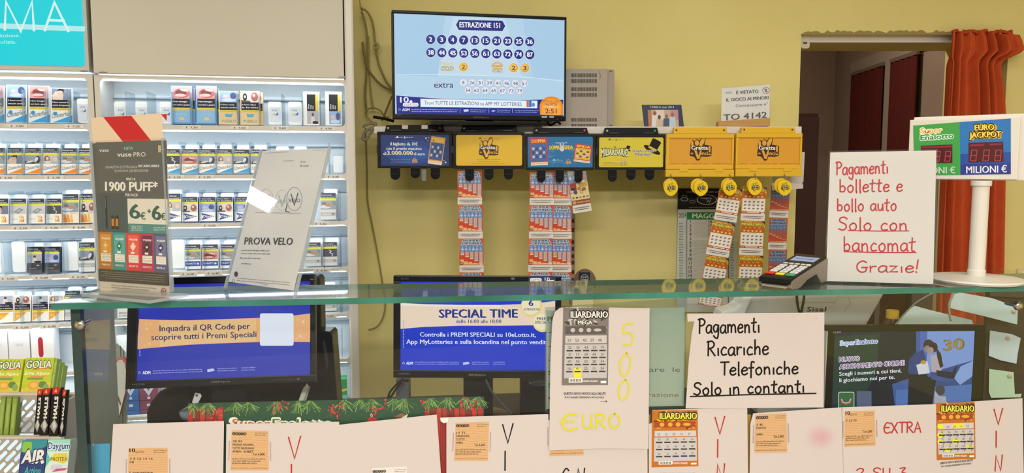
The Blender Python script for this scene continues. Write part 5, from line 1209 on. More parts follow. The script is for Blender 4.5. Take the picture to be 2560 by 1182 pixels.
# lower row of white sheets
def vin(p, u, letters, v0, dv, col, w, h, rot=0):
    for i, c in enumerate(letters): hand(p, c, u - h*.28 + i*rot, v0 + dv*i + h, h, col, w, x1=u + h*(.28 if c != 'I' else .0) + i*rot, seed=i)
GS = 'white sheets along the counter front'
sheet([(283, 1060), (560, 1052), (556, 1318), (267, 1318)], 'white sheet nearest the candy rack with a lottery receipt at its lower edge', art=lambda p: receipt(p, ((321, 1120), (419, 1119), (420, 1218), (320, 1219)), '10', ['', '7 9 12 14 16', '18', '', '', '1 estrazione'], ''), group=GS, off=.0004)
sheet([(566, 1060), (848, 1054), (850, 1318), (563, 1318)], 'white sheet with a single red V beside its receipt under the Christmas poster', art=lambda p: (receipt(p, ((579, 1075), (671, 1077), (672, 1176), (576, 1176)), 'LOTTO', ['', '38 83', 'FIRENZE, PALERMO,', 'TUTTE, NAZIONALE', 'AMBO  AMBET'], 'Tot 4,00€'), vin(p, 737, 'VI', 1089, 72, REDI, 3.4, 56)), group=GS, off=.0008)
sheet([(824, 1064), (1092, 1036), (1112, 1318), (832, 1318)], 'tilted blank white sheet with a grey receipt at its lower edge', art=lambda p: receipt(p, ((930, 1170), (1017, 1166), (1018, 1270), (930, 1274)), 'LOTTO', ['', '21 59'], '', True), group=GS, off=.0012)
sheet([(1116, 1043), (1371, 1035), (1374, 1318), (1116, 1318)], 'white sheet with a black V and receipt beside the red sliver', art=lambda p: (receipt(p, ((1139, 1056), (1223, 1054), (1220, 1152), (1135, 1152)), 'LOTTO', ['', '17 71', 'FIRENZE,', 'TUTTE', 'AMBO'], 'Tot 3,60€'), vin(p, 1270, 'VI', 1058, 70, BLACK, 3.4, 48)), group=GS, off=.0004)
sheet([(1370, 1050), (1618, 1044), (1620, 1318), (1371, 1318)], 'white sheet half hidden under the 500 euro sheet with black handwriting', art=lambda p: (receipt(p, ((1374, 1040), (1459, 1038), (1459, 1138), (1374, 1140)), 'LOTTO', ['', ''], ''), hand(p, 'C N', 1404, 1210, 40, BLACK, 3.4, x1=1464)), group=GS, off=.0006)
def voucher(p, q, kind):
    tl, tr, br, bl = q
    def T(s, t_): 
        a = (tl[0] + (tr[0]-tl[0])*s, tl[1] + (tr[1]-tl[1])*s); c = (bl[0] + (br[0]-bl[0])*s, bl[1] + (br[1]-bl[1])*s); return (a[0] + (c[0]-a[0])*t_, a[1] + (c[1]-a[1])*t_)
    def R(s0, t0, s1, t1, col, keep=True): p.poly([T(s0, t0), T(s1, t0), T(s1, t1), T(s0, t1)], col, keep)
    bw = kind == 'bw'; C = dict(bg='77706e', d='3a3634', l='b8b2b0', m='57514f', w='c0bbbb', y='dcd8d6') if bw else dict(bg='b4681c', d='6a3212', l='d8a038', m='9c4220', w='c4c0c4', y='dad84a')
    W_ = tr[0] - tl[0]; H_ = bl[1] - tl[1]
    R(0, 0, 1, 1, C['bg'], False); rnd = random.Random(3)
    for k in range(46): a = T(rnd.uniform(.05, .95), rnd.uniform(.02, .3)); p.ell(a[0], a[1], 7, 2.6, (C['l'], C['d'], C['bg'])[k % 3], 8, True, rot=rnd.randrange(180))
    p.up()
    a = T(.17, .13 if bw else .15); c = T(.98, .13 if bw else .15); p.outlined('ILIARDARIO', a[0], a[1], H_*.085 if bw else H_*.11, C['y'], '22241a', x1=c[0], bold=.05, ow=.1)
    if bw: a = T(.33, .215); c = T(.64, .215); p.outlined('MEGA', a[0], a[1], H_*.05, 'e6e2e0', '26221f', x1=c[0], bold=.05, ow=.1)
    y0 = .24 if bw else .2
    R(.05, y0, .95, y0 + .1, C['m'], False)
    for i, x in enumerate((.22, .4, .57, .76)): a = T(x, y0 + .05); p.ell(a[0], a[1], 6 if i < 3 else 10, 5.5 if i < 3 else 4, C['l'], 10, True)
    p.up(); y1 = .36 if bw else .36; y2 = .91 if bw else .9
    R(.06, y1, .96, y1 + .1, C['w'], False); R(.05, y1 + .115, .97, y2, 'bcb8ba' if not bw else 'b8b4b4', False)
    rows = 4 if bw else 3
    for i, n in enumerate((27, 52, 40, 37, 48) if bw else (22, 12, 20, 14, 37)): a = T(.15 + .165*i, y1 + .08); p.text(str(n), a[0], a[1], H_*.038, '6a6464', al='c', bold=.02, keep=True)
    nums = (32, 35, 43, 33, 19, 31, 17, 29, 44, 21, 30, 50, 53, 28, 34, 16, 41, 25, 11, 54) if bw else (42, 26, 30, 45, 16, 25, 33, 45, 38, 28, 29, 31, 24, 23, 35)
    if kind == 'hl':
        for s, t_ in ((.13, .41), (.5, .41), (.64, .41), (.12, .56), (.12, .68), (.5, .68), (.84, .8), (.3, .82)): a = T(s, t_); p.ell(a[0], a[1], 8.5, 6.5, 'd6dc3c', 12, True)
        p.up()
    if bw: a = T(.335, .845); p.poly([(a[0] - 9, a[1] - 13), (a[0] + 10, a[1] - 14), (a[0] + 10, a[1] + 11), (a[0] - 9, a[1] + 12)], 'd8d43c')
    for i, n in enumerate(nums):
        cx_ = .16 + .178*(i % 5); cy_ = y1 + .17 + (.09 if bw else .125)*(i // 5); a = T(cx_, cy_)
        if kind == 'hl': p.line([(a[0] - 4, a[1] + 6), (a[0] + 6, a[1] + 4), (a[0] + 2, a[1] + 10)], 2.4, '8a6a50', True)
        p.text(str(n), a[0], a[1], H_*.034, '5a5454', al='c', bold=.02, keep=True); p.rect(a[0] - 8, a[1] + 3, a[0] + 8, a[1] + 6.5, '3a3636', True)
    p.up(); R(.15, y2 - .0, .45, y2 + .055, 'e4e0de', False)
    for k in range(13): R(.17 + .02*k, y2 + .008, .17 + .02*k + (.012 if k % 3 else .006), y2 + .045, '1c1a1a')
    p.up(); a = T(.47, y2 + .05); c = T(.78, y2 + .05); p.text('PREMIO MASSIMO', a[0], a[1], 4.5, 'e8e2da', x1=c[0], bold=.03); R(.84, y2 + .035, .96, y2 + .065, 'f0eeec', False)
def note(p, x0, y, x1, k=1, y1=None):
    p.text('QUESTO GIOCO NUOCE ALLA SALUTE', x0, y, 6*k, '2a2624', x1=x1, y1=y1, bold=.03); p.text('PUO CAUSARE DIPENDENZA PATOLOGICA', x0 + 3, y + 9*k, 4.6*k, '2a2624', x1=x1 - 4, y1=None if y1 is None else y1 + 9*k, bold=.02)
sheet([(1631, 1025), (1868, 1018), (1872, 1318), (1622, 1318), (1622, 1060), (1640, 1052)], 'white sheet with a colour millionaire ticket and red VIN lettering', art=lambda p: (voucher(p, ((1630, 1026), (1744, 1025), (1746, 1165), (1629, 1168)), 'col'), note(p, 1650, 1187, 1738, .9), vin(p, 1800, 'VIN', 1040, 59, REDI, 3.4, 44, 1)), group=GS, off=.0006)
sheet([(1883, 1033), (2104, 1018), (2112, 1318), (1872, 1318), (1876, 1060)], 'white sheet with a faint pink blush and a receipt in its corner', art=lambda p: ([p.ell(2052, 1092, 40 - 2.2*i, 34 - 2*i, '%02x%02x%02x' % (200, 190 - int(2.2*i), 189 - int(1.6*i)), 28) for i in range(14)], receipt(p, ((1889, 1036), (1966, 1032), (1968, 1130), (1886, 1131)), 'LOTTO', ['', '5 46', 'NAPOLI', '', 'AMBO'], 'Tot 2,00€')), group=GS, off=.001)
sheet([(2105, 1018), (2340, 1010), (2343, 1318), (2112, 1318)], 'white sheet with red EXTRA lettering and a receipt', art=lambda p: (receipt(p, ((2112, 1028), (2187, 1026), (2189, 1114), (2111, 1117)), '10', ['', '7 13 79'], 'Tot 20€'), hand(p, 'EXTRA', 2209, 1082, 26, REDI, 3.2, x1=2304, y1=1080), hand(p, '2 SU 3', 2140, 1196, 26, REDI, 3, x1=2268, y1=1194)), group=GS, off=.0006)
sheet([(2336, 1010), (2556, 995), (2562, 1318), (2342, 1318)], 'white sheet with a highlighted millionaire ticket beside the small right-hand screen'.replace('small right-hand', 'couple photo'), art=lambda p: (voucher(p, ((2336, 1008), (2437, 1004), (2439, 1147), (2342, 1150)), 'hl'), note(p, 2350, 1160, 2432, .85, 1152), vin(p, 2496, 'VIN', 1020, 58, REDI, 3.2, 40, .5)), group=GS, off=.0002)
# 500 euro sheet with a curled corner
YP = 'cfc934'
def art500(p):
    voucher(p, ((1408, 769), (1522, 768), (1520, 962), (1404, 963)), 'bw'); note(p, 1409, 986, 1514, 1); p.small(1501, 1004, 1512, 2.5, '5a5654'); p.rect(1514, 1001, 1517, 1005, '3a3634')
    for c, x0, x1, v, h in (('5', 1552, 1586, 862, 54), ('0', 1546, 1580, 939, 58), ('0', 1543, 1577, 998, 50)): hand(p, c, x0, v, h, YP, 4.2, x1=x1)
    hand(p, '€', 1402, 1074, 40, YP, 5, x1=1444); hand(p, 'URO', 1455, 1070, 36, YP, 4.6, x1=1552)
sheet([(1400, 769), (1440, 767), (1624, 770), (1621, 1122), (1500, 1121), (1373, 1126), (1376, 900), (1381, 800), (1387, 780)], 'white 500 euro sheet with a black and white voucher and yellow highlighter writing', art=art500, off=.0035, thick=.0006)
# pagamenti ricariche sheet
def art_ric(p):
    for s, x0, x1, v0, v1, h in (('Pagamenti', 1746, 1900, 833, 830, 36), ('Ricariche', 1768, 1922, 889, 885, 36), ('Telefoniche', 1802, 1996, 937, 934, 32), ('Solo in contanti', 1734, 2012, 987, 979, 30)): hand(p, s, x0, v0, h, BLACK, 4.2, x1=x1, y1=v1, seed=len(s))
    p.line([(1726, 991), (1880, 986), (2040, 983)], 3.4, BLACK); p.small(2038, 796, 2044, 2, '9a9294')
sheet([(1718, 784), (2061, 781), (2059, 1018), (1714, 1021), (1722, 900), (1730, 830), (1736, 803), (1719, 804)], 'white sheet with black handwriting about phone top-ups paid in cash', art=art_ric, off=.002, thick=.0005)
for u, v, w_, lab in ((1108, 1052, 26, 'scrap of clear tape between the tilted blank sheet and the black V sheet'),):
    sheet([(u - 8, v - 8), (u + 14, v - 9), (u + 12, v + 2), (u + 2, v + 6), (u - 6, v + 1)], lab, 'tape_scrap', 'tape', off=.002, col='dcdcd8', rough=.3)
# blue card against the pane by the end panel
t = sheet([(222, 1110), (275, 1108), (272, 1318), (226, 1318)], 'blue card standing behind the counter glass by the candy rack', 'blue_card', 'card', y=FY + .03, col='4aa0c8', art=lambda p: p.poly([(222, 1110), (236, 1109), (230, 1121), (223, 1122)], 'ded8d0'))
# ---------------------------------------------------------------- things standing on the glass
# vape poster stand
va = panel((252, 730), (424, 742), 1.475, 1.40); va.translation.z = ZG + .006
mv = mapper(va); t = thing('poster_stand', 'acrylic stand with a grey vape poster and striped header at the counter end', 'poster stand', va)
Wv = mv(421, 600)[0]; _, zt_ = mv(240, 357); _, ztr = mv(416, 351); zt_ = (zt_ + ztr)/2; _, zh0 = mv(240, 291); _, zh1 = mv(417, 284); zh = (zh0 + zh1)/2
B().box(0.002, Wv - .002, .0, .0012, .004, zt_).build('poster', M('55565a', .45), t)
pr = Print(mapper(va, -.0003), y0=-.0003, down=True, rough=.45)
def vq(s, q):                                       # s across, q down, on the poster
    a = (239 + (416.5-239)*s, 356 + (351-356)*s); c = (251 + (424-251)*s, 727 + (741-727)*s); return (a[0] + (c[0]-a[0])*q, a[1] + (c[1]-a[1])*q)
def vr(s0, q0, s1, q1, col, keep=False): pr.poly([vq(s0, q0), vq(s1, q0), vq(s1, q1), vq(s0, q1)], col, keep)
def vt(s0, q, s1, txt, h, col, b=.02, slant=0): a = vq(s0, q); c = vq(s1, q); pr.text(txt, a[0], a[1], h, col, x1=c[0], y1=c[1], bold=b, slant=slant)
vr(0, 0, 1, 1, 'd6c8b8'); vr(0, 0, 1, .93, '5b5b5e'); vr(0, .34, .43, .6, '4a4f58'); vr(0, .52, 1, .6, '4b8c8c'); vr(0, .4, .43, .6, '45525c')
vt(.05, .065, .18, 'vuse', 9, 'e6e2dc', .03); vt(.4, .055, .53, 'NEW', 8, '8ec4be', .02); vt(.3, .098, .5, 'vuse', 11, 'f0ece6', .04); vt(.53, .1, .7, 'PRO', 11, 'e6e2dc', .0)
vr(.88, .03, .92, .075, 'c8b890'); a = vq(.92, .06); pr.small(a[0], a[1], a[0] + 10, 5, 'c8b890')
vt(.13, .175, .58, 'SIGARETTA ELETTRONICA', 6, 'd8d2ca', .0); vt(.6, .17, .89, 'RICARICABILE', 6.2, 'f2eee8', .04); vt(.26, .2, .74, 'DI NUOVA GENERAZIONE.', 6, 'd8d2ca', .0)
vt(.42, .255, .55, 'FINO A', 6.5, 'f2eee8', .03); vt(.12, .325, .86, '1900 PUFF*', 23, 'f2eee6', .05); vt(.4, .36, .58, 'PER PACK', 6.5, 'f2eee8', .03)
vr(.11, .36, .135, .58, '2c2c30'); vr(.113, .37, .118, .44, '8a8a90')
for s in (.19, .25): vr(s, .49, s + .045, .58, '2a241e'); vr(s + .005, .51, s + .04, .56, 'c8822c'); vr(s + .015, .485, s + .03, .5, '3a342e')
vr(.43, .375, 1, .54, 'e6ded2'); vt(.46, .505, .6, '6', 36, '2e5c58', .05); vt(.61, .51, .68, '€', 17, '2e5c58', .04); vt(.71, .475, .76, '+', 15, '2e5c58', .05); vt(.78, .51, .9, '6', 36, '2e5c58', .05); vt(.905, .51, .97, '€', 17, '2e5c58', .04)
for k in range(3): a = vq(.48, .56 + .013*k); pr.small(a[0], a[1], a[0] + 27, 4.4, 'd6e2de'); 
for k in range(2): a = vq(.8, .565 + .014*k); pr.small(a[0], a[1], a[0] + 28, 4.4, 'd6e2de')
for i, (c, c2, nm) in enumerate((('b86e2c', 'd8963c', 'TABACCO'), ('3c8a88', '5aa4a0', 'MENTA'), ('d23a48', 'e0604c', 'FRUTTI'), ('b83a58', '6a2e4e', 'FRUTTO'), ('54587e', '6e739a', 'MIRTILLO'))):
    s0, s1 = i*.2 + .0, i*.2 + .2; vr(s0, .6, s1, .85, c); vr(s0 + .03, .615, s1 - .02, .8, c2)
    vt(s0 + .045, .65, s1 - .035, 'vuse', 7, 'f4efe8', .03); a = vq((s0+s1)/2, .69); pr.poly([(a[0], a[1] - 12), (a[0] + 7, a[1]), (a[0], a[1] + 12), (a[0] - 7, a[1])], ('e0b04a', '2e6e5a', 'f0d0c8', '2c2a36', '3a4060')[i]); pr.ell(a[0], a[1], 3, 3, 'e8dccc', 10)
    vr(s0 + .07, .725, s0 + .12, .737, 'f0ece6'); vr(s0 + .035, .745, s1 - .025, .795, 'efe8dc')
    for k in range(4): a = vq(s0 + .045, .755 + .011*k); pr.small(a[0], a[1], a[0] + 22, 2, '6a645e')
    vt(s0 + .04, .825, s1 - .04, nm, 4.6, 'f0e4dc', .03)
vr(0, .85, 1, .93, '4a4440')
for k in range(4): a = vq(.04 + .05*(k % 2), .868 + .014*k); c = vq(.96, .868 + .014*k); pr.small(a[0], a[1], c[0], 2.2, 'a09890', y1=c[1])
for k in range(2): a = vq(.18, .955 + .016*k); c = vq(.82 - .1*k, .955 + .016*k); pr.small(a[0], a[1], c[0], 3, '6a625c', y1=c[1])
a = vq(.93, .965); pr.ring(a[0], a[1], 6.5, 8, 1.5, 'b04a44'); pr.text('18+', a[0] - 4.5, a[1] + 2.5, 5, '4a4440', x1=a[0] + 4.5, bold=.03)
pr.build('printed_lettering', t)
hd = B().box(0.002, Wv - .002, .0014, .0026, zt_ - .008, zh).build('striped_header', M('e2cbb4', .4), t)
pr = Print(mapper(va, .0009), y0=.0009, down=True)
pr.poly([(258, 292.5), (328, 289.5), (378, 352.5), (308, 355)], 'c21f28'); pr.poly([(403, 286), (417, 285), (417, 303)], 'c21f28'); pr.build('red_stripe_pattern', hd)
b = B(); b.box(0, Wv, -.0035, -.0015, 0, zt_ + .004); b.build('front_sheet', ACRYL, t)
b = B(); b.box(0, Wv, .003, .005, 0, zh + .003); b.build('back_sheet', ACRYL, t)
for xe in (-.002, Wv): B().box(xe, xe + .002, -.0035, .005, 0, zt_ + .004).build('side_edge', glass('acrylic_edge', 'dfe8ee', .1, .1, haze=.45, hazecol='eef4f8'), t)
inv = va.inverted(); q4 = [inv @ atz(u, v, ZG + .006) for u, v in ((203, 733.5), (374, 757), (472, 740), (300, 724))]
B().slab([(p.x, p.y) for p in q4], -.0058, -.0004).build('base_plate', glass('acrylic_base', 'eef2f4', .06, .05, haze=.4, hazecol='eef2f4'), t)
# leaning acrylic leaflet holder
A_ = atz(563, 724, ZG); B_ = atz(736, 749, ZG)
lh = panel((563, 724), (736, 749), A_.y, B_.y, tilt=19); lh.translation.z += .002
ml = mapper(lh); t = thing('leaflet_holder', 'leaning clear acrylic holder with a grey nicotine pouch leaflet', 'leaflet holder', lh)
Lw = ml(736, 748)[0]; Lh = (ml(652, 374)[1] + ml(826, 367)[1])/2
x_t0, z_t0 = ml(655, 375); x_t1, z_t1 = ml(823, 368); x_b0, z_b0 = ml(566, 717); x_b1, z_b1 = ml(733, 738)
B().prism([(x_b0 + .002, .014), (x_b1 - .002, .014), (x_t1 - .002, z_t1 - .002), (x_t0 + .002, z_t0 - .002)], .0, .0008).build('leaflet', M('d3d1d2', .35), t)
pr = Print(mapper(lh, -.0003), y0=-.0003, down=True, rough=.4)
pr.small(664, 383, 720, 2.2, '8a888c', y1=380); pr.small(782, 376, 815, 2.2, '8a888c', y1=375); pr.small(707, 403, 735, 2.6, '6e6c72', y1=402)
pr.text('Acced', 751, 406, 4, '5a585e', x1=764); pr.text('8 cool', 751, 417, 6, '5a585e', x1=771)
for cx_, cy_, r, col in ((665, 500, 23, 'bcbcc0'), (705, 500, 21, 'c4c4c8'), (736, 497, 24, '9a9ca4')):
    pr.ring(cx_, cy_, r*.82, r*1.25, 1.4, col); pr.text('VELO', cx_ - r*.6, cy_ + 8, 9, 'a4a8ae' if cx_ < 730 else '5c6270', x1=cx_ + r*.6, bold=.01); pr.line([(cx_ - 8, cy_ - 12), (cx_, cy_ + 16), (cx_ + 9, cy_ - 14)], 2.6, 'a4a8ae' if cx_ < 730 else '4c5264')
pr.line([(718, 510), (714, 528), (724, 530)], 2, '4c5264'); pr.line([(638, 531), (752, 533)], .9, '9a989c')
pr.text('PROVA VELO', 611, 611, 18, '3a383c', x1=731, y1=612, bold=.03, slant=.12)
for v, x0, x1 in ((627, 604, 674), (635, 603, 674), (646, 600, 653), (660, 604, 627)): pr.small(x0, v, x1, 3.6, '55535a', y1=v + 1)
pr.ell(590.5, 685, 4.6, 7, '3c3a40', 14); pr.ring(584, 702, 3.2, 4.8, .8, '6a686e')
for k in range(3): pr.small(594 - 2*k + (60 if k == 2 else 0), 696 + 6*k, (726 if k < 2 else 668), 2.2, '55535a', y1=707 + 6*k - (4 if k == 2 else 0))
pr.small(712, 733, 731, 2, '8a888c'); pr.build('printed_lettering', t)
cr = lambda q, y0, y1, nm: B().prism(q, y0, y1).build(nm, ACRYL, t)
ol = [(0, 0), (Lw, 0), (x_t1 + .002, z_t1 + .001), (x_t0 - .002, z_t0 + .001)]
cr(ol, -.0032, -.0012, 'front_sheet'); cr(ol, .0016, .003, 'back_sheet')
EG = glass('acrylic_edge_lit', 'dfe8ee', .12, .08, haze=.5, hazecol='f0f5fa')
for (xa, za), (xb, zb_) in (((0, 0), (x_t0 - .002, z_t0)), ((Lw, 0), (x_t1 + .002, z_t1))):
    B().prism([(xa - .0012, za), (xa + .0012, za), (xb + .0012, zb_), (xb - .0012, zb_)], -.0032, .003).build('edge', EG, t)
# rear leg: bent strip going down behind the sheet
inv = lh.inverted(); tlt = math.radians(19); hz = .16
p1_ = Vector((Lw*.5, .004, hz)); wv = lh @ p1_; foot = lh @ Vector((Lw*.5, 0, 0)); back = Vector((0, 0, 1)).cross(lh.to_3x3() @ Vector((1, 0, 0))).normalized()
ft = inv @ Vector(((foot + back*.115).x, (foot + back*.115).y, ZG + .003))
bm = B()
for s0, s1 in ((Lw*.2, Lw*.85),):
    a1 = Vector((s0, p1_.y, p1_.z)); a2 = Vector((s1, p1_.y, p1_.z)); a3 = Vector((s1, ft.y, ft.z)); a4 = Vector((s0, ft.y, ft.z)); nrm = Vector((0, .002, .0008))
    vs = [bm.bm.verts.new(q) for q in (a1, a2, a3, a4)] + [bm.bm.verts.new(q + nrm) for q in (a1, a2, a3, a4)]
    for f in ((0, 1, 2, 3), (7, 6, 5, 4), (0, 4, 5, 1), (1, 5, 6, 2), (2, 6, 7, 3), (3, 7, 4, 0)): bm._f([vs[i] for i in f])
bm.build('rear_leg', ACRYL, t)
# handwritten bank card notice
nb = panel((2063, 707), (2335, 715), atz(2063, 707, ZG).y, atz(2335, 715, ZG).y); nb.translation.z = ZG + .001
mn = mapper(nb); t = thing('acrylic_notice', 'white notice in an acrylic stand with red handwriting about bank card payments', 'notice', nb)
Nw = mn(2335, 700)[0]; a = mn(2076, 381); c_ = mn(2341, 376)
P4 = [(.001, .003), (Nw - .001, .003), (c_[0], c_[1]), (a[0], a[1])]
B().prism(P4, 0, .0008).build('paper', M('dad4cf', .6), t)
pr = Print(mapper(nb, -.0003), y0=-.0003, down=True)
RD = 'c0262c'
for s, x0, x1, v0, v1, h in (('Pagamenti', 2090, 2221, 437, 432, 32), ('bollette e', 2098, 2257, 480, 478, 31), ('bollo auto', 2092, 2242, 527, 526, 30), ('Solo con', 2096, 2270, 575, 576, 32), ('bancomat', 2108, 2289, 627, 628, 35), ('Grazie!', 2141, 2298, 680, 680, 28)):
    hand(pr, s, x0, v0, h, RD, 3.6, x1=x1, y1=v1, seed=len(s) + 3)
pr.line([(2120, 576), (2200, 577.5), (2272, 577)], 2.6, RD); pr.line([(2110, 629), (2200, 631), (2290, 631)], 2.6, RD)
pr.build('handwritten_lettering', t)
B().prism([(-.001, 0), (Nw + .001, 0), (c_[0] + .002, c_[1] + .003), (a[0] - .002, a[1] + .003)], -.003, -.0012).build('front_sheet', ACRYL, t)
B().prism([(-.001, 0), (Nw + .001, 0), (c_[0] + .002, c_[1] + .003), (a[0] - .002, a[1] + .003)], .0015, .003).build('back_sheet', ACRYL, t)
B().box(0, Nw, .003, .075, 0.0003, .003).build('foot', ACRYL, t)
# card reader
rd = thing('card_reader', 'grey and black card payment terminal with coloured keys on the glass', 'card reader')
Fl = atz(1900, 717, ZG); Fr = atz(1974, 722.5, ZG); Bk = atz(2053, 705, ZG)
Bd = (Bk - Fr); rw = (Fr - Fl).length*1.12; rl = Bd.length*1.22; R_ = Vector((Bd.y, -Bd.x, 0))
rm_ = frame(Vector((Fl.x, Fl.y, ZG + .0005)), R_); rd.matrix_world = rm_
zf, zb2 = .020, .050
GRY = M('8d867f', .35, metal=.5); DK = M('17171a', .3)
prof = [(.0, .004), (.0, zf - .004), (.01, zf), (rl*.9, zb2), (rl*.97, zb2 - .006), (rl, .02), (rl*.98, .002), (rl*.75, .002), (rl*.62, .022), (rl*.38, .014), (rl*.2, .001), (.004, .001)]
B().side(prof, -.004, rw + .004).build('body_shell', GRY, rd, bevel=.0015)
B().side([(-.003, zf - .009), (-.001, zf), (.008, zf + .003), (rl*.93, zb2 + .004), (rl*.95, zb2 + .001), (.01, zf - .003)], -.002, rw + .002).build('top_case', DK, rd, bevel=.0015)
B().box(.004, rw - .004, -.0035, .0, .009, .0115).build('card_slot', M('050506', .5), rd)
B().box(.006, rw - .006, -.004, .0, .003, .0065).build('slot_lip', M('9a948c', .3), rd)
sl = math.atan2(zb2 - zf, rl*.92); kM = Matrix.Translation((0, .008, zf + .0034)) @ Matrix.Rotation(sl, 4, 'X')
def key(x, y, w, h, col, nm='key'):
    o = B().box(-w/2, w/2, -h/2, h/2, 0, .0022).build(nm, M(col, .35), rd, bevel=.0007); o.matrix_local = kM @ Matrix.Translation((x, y, 0)); return o
kw = rw/3
for i, c in enumerate(('d8321e', 'eadb30', '27a566')): o = key(kw*(i + .5), .012, kw*.8, .009, c)
for r_ in range(4):
    for i in range(3):
        o = key(kw*(i + .5), .027 + .0125*r_, kw*.72, .0085, 'd9d9de'); pr = Print(lambda x, y: (x, y), y0=0, down=False)
for i in range(4): key(rw*(.12 + .2*i), .079, rw*.15, .006, 'c9c9ce')
key(rw*.9, .079, rw*.14, .007, 'eae6da')
s_ = B().box(.006, rw - .006, rl*.62, rl*.84, .0004, .0016).build('display', M('a9b6d8', .25, emit=.8), rd); s_.matrix_local = kM
vs, fs, a_, b_ = textmesh('mooney', .02); me = bpy.data.meshes.new('display_lettering'); me.from_pydata([(.012 + (rw - .024)*(x - a_)/(b_ - a_), rl*.69 + y*.012, .0018) for x, y in vs], [], fs); me.materials.append(M('39405c', .4)); o = link('display_lettering', me, s_)
for r_ in range(4):
    for i in range(3):
        n = '789456123'[::1][(2 - (r_ - 1))*3 + i] if 1 <= r_ <= 3 else '*0#'[i]
        n = '123456789'[(3 - r_)*3 + i] if r_ else '*0#'[i]
        vs, fs, a_, b_ = textmesh(n, .02); me = bpy.data.meshes.new('key_lettering'); me.from_pydata([(kw*(i + .5) + (x - .3)*.006, .025 + .0125*r_ + y*.005, .0024) for x, y in vs], [], fs); me.materials.append(M('33333a', .4)); o = link('key_lettering', me, rd); o.matrix_local = kM
# jackpot display on a white pole
pc_ = atz(2440, 697, ZG + .004)
t = thing('jackpot_display', 'white jackpot display board on a pole with a round foot', 'display', Matrix.Translation((pc_.x, pc_.y, ZG + .0005)))
WH = M('d6d1ca', .35)
rr_ = (atz(2550, 697, ZG + .004).x - atz(2335, 697, ZG + .004).x)/2
B().lathe([(0.001, 0), (rr_*.97, 0), (rr_, .004), (rr_*.98, .0065), (.03, .011), (.001, .012)], n=48).build('round_foot', WH, t, smooth=False, bevel=0)
zpt = at(2430, 452, pc_.y).z - ZG
B().lathe([(.017, .01), (.017, .022), (.0155, .024), (.0155, zpt - .012), (.019, zpt - .01), (.019, zpt)], n=24).build('pole', WH, t, smooth=False)
sb = panel((2268, 447), (2545, 449), 1.68, 1.56); ms = mapper(sb); inv = t.matrix_world.inverted()
bw_ = ms(2543, 440)[0]; x_, zl = ms(2277, 302); _, zr = ms(2543, 288); bh = (zl + zr)/2
def put(o): o.matrix_local = inv @ sb; return o
put(B().box(.0, bw_, .002, .012, 0, bh).build('front_frame', WH, t, bevel=.002))
put(B().box(.006, bw_ + .012, .012, .034, -.002, bh + .006).build('rear_case', WH, t, bevel=.002))
pr = Print(mapper(sb, .0012), y0=.0012, down=True, rough=.4)
pr.poly([(2283, 314), (2399, 305), (2401, 437), (2286, 438)], '3c9a48'); pr.poly([(2399, 305), (2527, 296), (2527, 435), (2401, 437)], '2470b8')
pr.poly([(2401, 385), (2527, 380), (2527, 435), (2401, 437)], '1f4a9c'); pr.poly([(2401, 410), (2527, 408), (2527, 435), (2401, 437)], '26348c')
def ol(s, x0, v, x1, v1, h, c, oc, b=.05, ow=.12): pr.text(s, x0, v, h, oc, x1=x1, y1=v1, bold=b + ow); pr.text(s, x0, v, h, c, x1=x1, y1=v1, bold=b)
ol('Super', 2301, 333.5, 2355, 331, 13, 'e5a24a', 'e3eecf'); ol('Enalotto', 2301.5, 350.5, 2383, 345, 12.5, '2e7a54', 'd3eed2')
pr.line([(2312, 328), (2315, 332), (2319, 332.5), (2322, 328)], 2.4, 'b02a30')
for d_ in (3, 2, 1): pr.text('EURO', 2437 + d_*2, 327 - d_*.3, 15, 'c8a030', x1=2485 + d_*2, bold=.1); pr.text('JACKPOT', 2424 + d_*2, 345.5 - d_*.3, 15, 'c8a030', x1=2500 + d_*2, bold=.1)
ol('EURO', 2437, 326, 2485, 324, 14, 'ecc84a', '2a2010', .08, .1); ol('JACKPOT', 2424, 345, 2502, 341.5, 14, 'ecc84a', '2a2010', .08, .1)
for q in ([(2302, 364), (2381, 361), (2381, 407), (2302, 409)], [(2421, 357), (2508, 354), (2509, 404), (2422, 406)]): pr.poly(q, '4a0d14')
for q in ([(2304, 366), (2380, 363.5), (2380, 368), (2304, 370.5)], [(2425, 361), (2461, 359.5), (2461, 364.5), (2425, 366)], [(2474, 359), (2506, 357.5), (2506, 362), (2474, 363.5)]): pr.poly(q, '8a2236')
def seg8(x, y, w, h):
    for pts in ([(x, y), (x + w, y), (x + w - 2, y - h/2), (x - 2 + 0, y - h/2), (x, y)],): pass
    sk = .12*h
    L = [(x, y), (x + w, y)], [(x + sk/2, y - h/2), (x + w + sk/2, y - h/2)], [(x + sk, y - h), (x + w + sk, y - h)], [(x, y), (x + sk, y - h)], [(x + w, y), (x + w + sk, y - h)]
    for l in L: pr.line(l, 2.2, 'a83a48', True)
    pr.up()
for x in (2426, 2457, 2487): seg8(x, 402, 13.5, 27)
for x in (2310, 2336, 2362): seg8(x, 403, 12, 25)
pr.text('MILIONI €', 2289, 434, 16, 'c6dcc4', x1=2388, y1=433, bold=.03); pr.text('MILIONI €', 2416, 433, 17.5, 'dfe2ea', x1=2517, y1=430.5, bold=.03)
o = pr.build('printed_panel', t); put(o)
